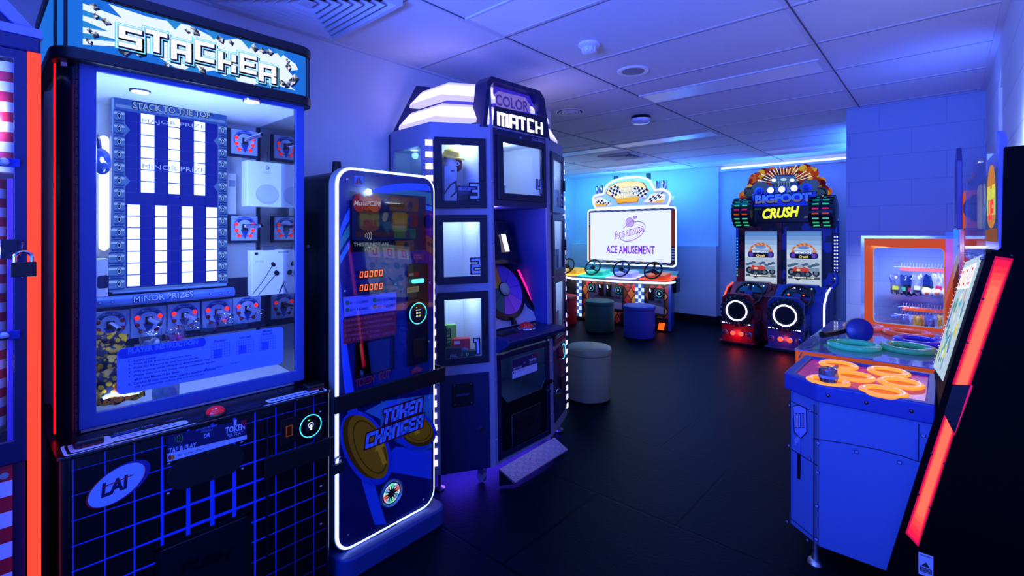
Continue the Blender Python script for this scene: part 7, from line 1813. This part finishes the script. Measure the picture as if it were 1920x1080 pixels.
for (x, y) in ((-.43, 2.49), (-.50, 2.88), (.12, 2.88), (.1, 2.48)):
    MB(steel).lathe([(.034, 0), (.03, .012), (.018, .02), (.012, .05), (.012, .115)], (x, y, 0), n=20).build('levelling_foot', RG)
# slanted black side panels with the light strip
YP = 2.385
SB = Art((0, YP, 0), (1, 0, 0))
e0, e1 = SB.px(1661, 1074), SB.px(1851, 472)
sl = (e1[0] - e0[0]) / (e1[1] - e0[1])
xa = lambda z: e0[0] + sl * (z - e0[1])
sp_ = [(xa(.03), .03), (.20, .03), (.20, 1.75), (.148, 1.75), (.142, 1.40), (xa(1.385) + .02, 1.385), (xa(1.37), 1.37)]
blk_ = mat('side_black', '#020204', .6, spec=.06)
for yy in (YP, 2.975):
    MB(blk_).prism([(x, yy, z) for x, z in sp_], (0, .03, 0)).build('side_panel', RG, bevel=.003)
up_ = SB.pxs((1866, 480), (1900, 485), (1820, 721), (1785, 720)); lo_ = SB.pxs((1771, 776), (1789, 813), (1722, 1024), (1698, 998))
ms, hot = C('#e01060', .8), C('#ff6a50', 1.25)
for nm, P4 in (('upper', up_), ('lower', lo_)):
    o = MB(ms).prism([(x, YP - .001, z) for x, z in P4], (0, -.006, 0)).build('light_strip', RG, bevel=.001)
    a = Art((0, YP - .0072, 0), (1, 0, 0))
    def sp2(fu, fv):
        A0 = Vector(P4[0]).lerp(Vector(P4[1]), fu); B0 = Vector(P4[3]).lerp(Vector(P4[2]), fu); return tuple(A0.lerp(B0, fv))
    cols5 = ['#ff1c4a', '#ff3044', '#ff4848', '#ff5e4e', '#ff7058']
    for q5 in range(5):
        m0_, e0_ = .10 + .035 * q5, .02 + .05 * q5
        va, vb = (e0_, 1.) if nm == 'upper' else (.0, 1 - e0_)
        a.poly([sp2(m0_, va), sp2(1 - m0_, va), sp2(1 - m0_, vb), sp2(m0_, vb)], C(cols5[q5], 1.15)); a.up()
    a.build('strip_core', o)
MB(mat('magenta_edge', '#c0104a', .3, e=.6, ehex='#ff1060')).prism([(x, YP - .001, z) for x, z in SB.pxs((1820, 721), (1824, 723), (1790, 816), (1788, 812))], (0, -.004, 0)).build('strip_edge', RG)
gp = SB.pxs((1786, 722), (1819, 722), (1790, 812), (1770, 775))
gr = MB(mat('grille_black', '#0a0a10', .4)).prism([(x, YP - .001, z) for x, z in gp], (0, -.007, 0)).build('speaker_grille', RG, bevel=.001)
hol = MB(mat('hole_black', '#000002', .8)); gc = SB.px(1794, 758)
for i in range(5):
    for j in range(5): hol.cyl((gc[0] + (i - 2) * .0055 + (j - 2) * .002, YP - .0082, gc[1] + (j - 2) * .008), (gc[0] + (i - 2) * .0055 + (j - 2) * .002, YP - .0086, gc[1] + (j - 2) * .008), .0016, 8)
hol.build('grille_holes', gr)
screws([Vector((p[0], YP - .007, p[1])) for p in SB.pxs((1843, 560), (1871, 571), (1814, 642), (1842, 656), (1897, 479), (1746, 850), (1771, 868), (1722, 925), (1744, 950))], (0, -1, 0), .0045, darksteel, RG, 'strip_screw')
# warning sticker
wq = SB.pxs((1722, 1034), (1750, 1037), (1750, 1085), (1722, 1085)); a = Art((0, YP - .0008, 0), (1, 0, 0))
x0_, x1_, z0_, z1_ = wq[0][0], wq[1][0], wq[2][1], wq[0][1]
a.rect(x0_, z0_, x1_, z1_, C('#c8ccdc')); a.up(); a.poly([(x0_ + .008, z0_ + .034), (x1_ - .008, z0_ + .034), ((x0_ + x1_) / 2, z0_ + .052)], C('#20242c')); a.rect(x0_ + .004, z0_ + .012, x1_ - .004, z0_ + .03, C('#20242c')); a.up(); a.text('WARNING', (x0_ + x1_) / 2, z1_ - .01, .004, C('#20242c'), x1_ - x0_ - .008, .03, align='c')
for k in range(3): a.rect(x0_ + .006, z0_ + .015 + .005 * k, x1_ - .006, z0_ + .017 + .005 * k, C('#a8acbc'))
a.build('warning_sticker', RG)
# leaning score board, near to far
q0, q1, q2, q3 = aY(1767, 714, 2.5), aY(1841, 477, 2.5), aY(1818, 474, 3.0), aY(1750, 687, 3.0)
MB(blk_).prism([Vector((xa(.80), YP + .03, .80)), Vector((xa(1.38), YP + .03, 1.38)), Vector((xa(1.38) - .02, 2.975, 1.38)), Vector((xa(.80) - .02, 2.975, .80))], (.03, 0, 0)).build('board_backing', RG)
bvx = (q1 - q0); bvx = (bvx - Vector((0, bvx.y, 0))).normalized(); bu_ = (q0 - q3).normalized(); bn2 = bu_.cross(bvx)
LB = Art(q3, bu_, bvx); W_, Hh = (q0 - q3).length, (q1 - q0).length
lbp = MB(C('#c0dcf0', .85)).prism([LB.w((0, 0)), LB.w((W_, 0)), LB.w((W_, Hh)), LB.w((0, Hh))], bn2 * -.02).build('score_board', RG)
LB.lay = 2; rn = random.Random(4)
for k in range(44):
    a, b = rn.uniform(.01, W_ - .08), rn.uniform(.02, Hh - .1); LB.poly(ell(a + .03, b + .03, rn.uniform(.01, .04), rn.uniform(.01, .05), 9, rn.uniform(0, 90)), C(rn.choice(['#e8e060', '#60c0e0', '#f4f4e0', '#50a868', '#f0a040', '#4068c0', '#c8f0f0', '#7a9ac0']), .85)); LB.lay += .05
LB.up()
for k, (fa, fb) in enumerate(((.05, .3), (.37, .62), (.69, .94))):
    LB.rect(W_ * fa, Hh - .13, W_ * fb, Hh - .03, C('#f4f8ff', 1.2)); LB.up(.5); LB.block('0', W_ * fa + .03, Hh - .115, .07, .05, C('#ff2030', 1.2)); LB.up(.5)
LB.build('board_artwork', lbp)
lr_ = MB(C('#dfe8ff', 1.0))
for k in range(26): lr_.ball(LB.w((.004, Hh * k / 25)), .0022, n=6, k=3)
lr_.build('board_edge_lamps', lbp)
# marquee: acrylic sheet over a lit picture panel, black box behind, white lamp on top
m0, m1 = Vector((.138, 2.415, 1.39)), Vector((.102, 3.05, 1.39))
mu = (m0 - m1).normalized(); MA = Art(m1, mu); MW = (m0 - m1).length
mshape = [(0, 0), (MW, 0), (MW, .40), (MW - .06, .43), (MW - .07, .36), (MW * .55, .35), (MW * .5, .38), (MW * .45, .33), (.08, .30), (.05, .33), (0, .31)]
mp = MB(mat('marquee_panel', '#5a6ac8', .3, e=.2, ehex='#4858d0')).prism([MA.w(p) for p in mshape], MA.N * -.02).build('marquee', RG)
MA.lay = 3
MA.poly([(.02, .03), (MW - .03, .03), (MW - .03, .3), (.02, .28)], C('#3a5ab0', .5)); MA.up()
MA.poly([(.02, .03), (MW - .03, .03), (MW - .03, .08), (.02, .07)], C('#b86a28', .45)); MA.up()
bx_, bz_ = MW * .73, .2
MA.poly(ell(bx_, bz_ + .03, .105, .09, 20, 0, 0, 180), C('#d88a40', .8)); MA.poly(ell(bx_, bz_ - .07, .105, .05, 20, 0, 180, 360), C('#d88a40', .8)); MA.rect(bx_ - .105, bz_ - .07, bx_ + .105, bz_ + .03, C('#d0e070', .8)); MA.up()
for k, ch in enumerate('ORDER'): MA.block(ch, bx_ - .09 + .038 * k, bz_ - .005, .045, .03, C('#e8d840', 1.0), grow=.002)
for k, ch in enumerate('UP'): MA.block(ch, bx_ - .065 + .07 * k, bz_ - .085, .07, .055, C('#f03040', 1.1), grow=.003)
MA.up()
MA.poly(rrect(.05, .08, .22, .27, .03, 4), C('#e8dc60', .9)); MA.up(); MA.poly(rrect(.07, .1, .2, .2, .02, 4), C('#f6f0c0', .95)); MA.poly(ell(.27, .14, .05, .04, 14), C('#60b0d8', .8)); MA.poly(ell(.3, .22, .03, .05, 14, 20), C('#f4f4f0', .9)); MA.poly([(.24, .06), (.36, .2), (.38, .19), (.27, .05)], C('#4a90c8', .8))
MA.build('marquee_artwork', mp)
MB(acrylic).prism([MA.w((p[0], p[1] - .02 if p[1] > 0 else -.05), .03) for p in mshape], MA.N * .004).build('marquee_acrylic', RG)
q = MB(steel)
for f in (.03, .35, .65, .95): q.cyl(MA.w((MW * f, -.03), .0), MA.w((MW * f, -.03), .042), .006, 10)
q.build('standoff_bolts', RG)
MB(blk_).box((.15, 2.41, 1.40), (.2, 2.99, 1.742)).build('head_box', RG)
MB(C('#cfe2ff', 7)).box((.178, 2.5, 1.743), (.198, 3.02, 1.753)).build('top_lamp', RG)
point('rear_lamp', (.165, 2.6, 1.84), (.4, .62, 1), 2.6, .03, RG)
MB(blk_).box((xa(.8) + .0, YP + .03, .03), (.2, 2.975, .12)).box((.118, YP + .03, .12), (.2, 2.975, 1.39)).build('rear_cabinet', RG)

# ================================================================ SECOND RING GAME behind it
R2 = thing('ring_hammer_game', 'wide whack game with pale table of coloured rings and an orange framed side window', 'arcade machine', (-.25, 3.8, 0))
tx0, tx1, ty0, ty1, tz = -.655, .06, 3.2, 4.44, .78
orm = mat('orange_panel', '#e4641c', .55, spec=.1, e=.5, ehex='#e05210')  # emission put in for warm light falling on the orange panels
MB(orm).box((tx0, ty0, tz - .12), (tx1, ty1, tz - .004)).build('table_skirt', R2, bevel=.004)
MB(mat('cabinet_dark', '#0c1030', .4)).box((tx0 + .05, ty0 + .05, .05), (.19, ty1 - .03, tz - .12)).build('cabinet_body', R2, bevel=.005)
MB(mat('pale_table', '#8a8cb8', .08, coat=.7)).box((tx0 - .005, ty0 - .005, tz - .006), (tx1, ty1 + .005, tz)).build('table_top', R2, bevel=.003)
rc = [((1601, 649), 'green', '#50c8a0', '#20c890'), ((1702, 654), 'green', '#50b880', '#20a060'), ((1724, 641), 'blue', '#2a3ac8', '#1020b0'), ((1702, 626), 'orange', '#f07838', '#f05a20'), ((1620, 614), 'coral', '#f08a78', '#f06040')]
for (px_, nm, c_, e_) in rc:
    c = aZ(px_[0], px_[1], tz + .01)
    target_ring(R2, (c.x, c.y, tz), .108 if nm != 'coral' else .10, .026, ring_mat('ring_' + nm + c_[1:], c_, .22, e_))
for (x, y) in ((tx0 + .1, ty0 + .1), (tx0 + .1, ty1 - .1), (.1, ty0 + .1), (.1, ty1 - .1)):
    MB(steel).lathe([(.034, 0), (.03, .012), (.012, .02), (.012, .05)], (x, y, 0), n=16).build('levelling_foot', R2)
# far side wing: orange frame with a window, clear edge
wy = 4.42; WA = Art((0, wy, 0), (1, 0, 0))
wx0, wx1, wz1 = -.455, .06, 1.415
wi = rrect(-.402, .80, -.012, 1.35, .03, 5); wo = []
n_ = len(wi)
for (x, z) in wi:
    wo.append((wx0 if x < -.22 else wx1, tz if z < 1.05 else wz1))
k6 = 6
wo = [(wx1, tz)] * 6 + [(wx1, wz1)] * 6 + [(wx0, wz1)] * 6 + [(wx0, tz)] * 6
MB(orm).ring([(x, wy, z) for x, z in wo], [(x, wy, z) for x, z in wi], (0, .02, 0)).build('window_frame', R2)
wi2 = rrect(-.396, .804, -.016, 1.347, .026, 5)
MB(C('#b8c8ff', .55)).ring([(x, wy + .002, z) for x, z in wi], [(x, wy + .002, z) for x, z in wi2], (0, .016, 0)).build('window_edge_light', R2)
MB(glass('edge_acrylic', '#eef2ff', .5, .08, .1)).ring([(wx0 - .02, wy - .006, tz), (wx1, wy - .006, tz), (wx1, wy - .006, wz1 + .02), (wx0 - .02, wy - .006, wz1 + .02)], [(wx0, wy - .006, tz), (wx1 - .01, wy - .006, tz), (wx1 - .01, wy - .006, wz1), (wx0, wy - .006, wz1)], (0, .03, 0)).build('clear_edging', R2)
MB(glass('window_pane_clear', '#eef2ff', 1, .03)).box((-.4, wy + .008, .80), (-.014, wy + .011, 1.35)).build('window_pane', R2)
area('window_lamp', (-.2, 4.47, 1.38), (-.2, 4.9, .85), .42, .02, (.55, .62, 1), 5, 110)
area('table_fill_light', (-.2, 4.40, 1.36), (-.25, 3.9, .78), .42, .02, (.5, .58, 1), 1.6)  # added on the near side of the window to brighten the table
MB(acrylic).box((-.005, 3.9, tz), (.03, 3.912, 1.46)).build('clear_fin', R2)
MB(glass('acrylic_edge', '#d8e4ff', 1.6, .35)).box((.03, 3.895, tz), (.06, 3.917, 1.48)).build('clear_post', R2)
# head: red cabinet, speaker, thin shaped top board
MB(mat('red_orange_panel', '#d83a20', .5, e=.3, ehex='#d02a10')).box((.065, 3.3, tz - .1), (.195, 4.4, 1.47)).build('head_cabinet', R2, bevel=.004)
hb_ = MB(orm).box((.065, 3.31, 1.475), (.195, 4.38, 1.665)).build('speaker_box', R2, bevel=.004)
MB(black_m).lathe([(.075, 0), (.075, -.008), (.06, -.012), (.0001, -.006)], (.135, 3.31, 1.575), (0, 1, 0), 30).build('speaker', hb_)
MB(black_m).box((.064, 3.305, 1.468), (.2, 4.39, 1.476)).build('seam_strip', R2)
bo2 = [(3.5, 1.475), (4.42, 1.475), (4.42, 1.80), (4.3, 1.93), (3.7, 1.93), (3.5, 1.84)]
tb2 = MB(mat('top_board', '#2a3090', .4)).prism([(.04, y, z) for y, z in bo2], (.022, 0, 0)).build('top_board', R2, bevel=.003)
B = Art((.0395, 0, 0), (0, -1, 0)); rn = random.Random(9)
for k in range(14): B.poly(ell(-rn.uniform(3.6, 4.3), rn.uniform(1.55, 1.85), .05, .03, 10, rn.uniform(0, 90)), C(rn.choice(['#3a4ab8', '#5060d0', '#202878']))); B.lay += .1
B.build('board_artwork', tb2)
# paddle on the pale table, with its tether
hc = aZ(1611, 640, tz + .005); c = Vector((hc.x, hc.y, tz + .074)); ax = Vector((.25, -1, .18)).normalized()
t = thing('mallet', 'dark blue round headed mallet with a black handle lying on the pale ring table', 'mallet', (c.x, c.y, tz))
MB(mat('mallet_blue', '#1c2a88', .3)).lathe([(.06, .022), (.07, .016), (.072, 0), (.07, -.016), (.06, -.02), (.0001, -.02)], c, ax, 32).build('mallet_head', t)
MB(mat('mallet_yellow', '#c8b048', .4)).torus(c - ax * .012, ax, .071, .005).build('mallet_rim', t)
h0 = c + Vector((-.068, .0, -.014)); h1 = aZ(1541, 628, tz + .05)
MB(black_m).tube([h0, h0.lerp(h1, .25), h1], [.012, .018, .02], 12).build('mallet_handle', t)
MB(mat('tether', '#6a6e9a', .4)).tube([h1 + Vector((-.012, 0, -.02))] + [aZ(x, y, z) for x, y, z in ((1534, 641, .786), (1520, 650, .786), (1508, 652, .786), (1500, 668, .75), (1488, 688, .6), (1480, 705, .4), (1474, 712, .2))], .0035, 6).build('tether', R2)
# hook rack with bagged prizes on the block wall
yw = YBR - .02
RK = thing('prize_rack', 'three orange hook bars with wire coils on the block wall behind the orange framed window', 'rack', (-.1, yw, .8))
rails = [(1688, 503, 1795, .01), (1692, 577, 1790, .01), (1689, 592, 1790, .01)]
for k, (xa_, y_, xb_, _) in enumerate(rails):
    a, b = aY(xa_, y_, 4.9), aY(xb_, y_, 4.9); z = a.z
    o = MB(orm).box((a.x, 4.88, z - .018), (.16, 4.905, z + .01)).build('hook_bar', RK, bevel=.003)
    MB(darksteel).box((a.x + .02, 4.905, z - .01), (a.x + .04, yw + .02, z)).box((.12, 4.905, z - .01), (.14, yw + .02, z)).build('bracket', o)
    q = MB(white_pl)
    for i in range(24):
        x = a.x + .008 + i * .018; q.tube([(x, 4.9, z + .004), (x, 4.86, z + .012), (x + .004, 4.84, z + .045)], .0022, 5)
    q.tube([(a.x - .04, 4.885, z + .012), (.15, 4.885, z + .012)], .003, 6)
    q.build('wire_hooks', o)
bagc = ['#6a7078', '#2a3040', '#181c28', '#8a9098', '#10141c', '#384858', '#c8c8d8', '#20242c']
ordn = ['first', 'second', 'third', 'fourth', 'fifth', 'sixth', 'seventh', 'eighth', 'ninth']
rn = random.Random(21)
for i in range(8):
    p = aY(1679 + 13.5 * i, 532 + (i % 3) * 2, 4.80 + .04 * (i % 3))
    t = thing('snack_bag', ordn[i] + ' dark foil bag from the window frame post on the upper hook bar', 'bagged prize', p, 'foil bags on the upper hook bar')
    f = bag_mb(p, (1, .25, .1 * (-1) ** i), (-.1 * (-1) ** i, 0, 1), (.2, -1, 0), .066, .15, .022, mat('foil_%d' % i, bagc[i], .15, .4, noise=.7, nscale=45), .006, 70 + i).build('foil_bag', t)
    MB(mat('bag_label_%d' % (i % 4), ['#b0b830', '#38a068', '#c03040', '#c0c4d0'][i % 4], .3)).prism([p + Vector((-.02, -.024, -.045)), p + Vector((.02, -.016, -.045)), p + Vector((.018, -.016, -.015)), p + Vector((-.016, -.024, -.012))], (0, -.002, 0)).build('bag_print', f)
for i in range(3):
    p = aY(1738 + 19 * i, 548, 4.8)
    t = thing('plush_prize', ['white plush prize with an orange beak below the foil bags, nearest the window post', 'white plush prize with an orange beak in the middle below the foil bags', 'white plush prize with an orange beak farthest along below the foil bags'][i], 'soft toy', p, 'white plush prizes under the upper hook bar')
    pm = mat('plush_white', '#d8d4cc')
    MB(pm).ball(p, .034, sz=1.1).build('body', t); MB(mat('plush_orange', '#e07828', .8)).ball(p + Vector((0, -.03, -.004)), .015, sz=.6).build('beak', t)
    MB(mat('plush_black', '#14161c', .8)).ball(p + Vector((-.035, -.005, -.008)), .012, sz=.7).build('wing', t)
for i in range(7):
    p = aY(1696 + 11.5 * i, 607, 4.82 + .03 * (i % 2))
    t = thing('snack_bag', ordn[i] + ' blue and gold card bag from the window frame post on the lowest hook bar', 'bagged prize', p, 'card bags on the lowest hook bar')
    f = bag_mb(p, (1, .1, 0), (0, 0, 1), (.1, -1, 0), .05, .13, .02, mat('cardbag_%d' % (i % 4), ['#4a5a88', '#8090b8', '#b89030', '#c07838'][i % 4 if i < 4 else 2 + i % 2], .3, noise=.6, nscale=60), .004, 90 + i).build('foil_bag', t)
    MB(wcard).prism([p + Vector((-.012, -.014, -.05)), p + Vector((.012, -.012, -.05)), p + Vector((.0, -.014, -.01))], (0, -.002, 0)).build('bag_print', f)
# trunking on the side wall
lone(MB(white_pl).box((XR - .018, 3.62, 1.70), (XR, 3.70, 2.22)), 'cable_trunking', 'white vertical cable trunking on the side wall beyond the lit whack game head', 'trunking', bevel=.003)
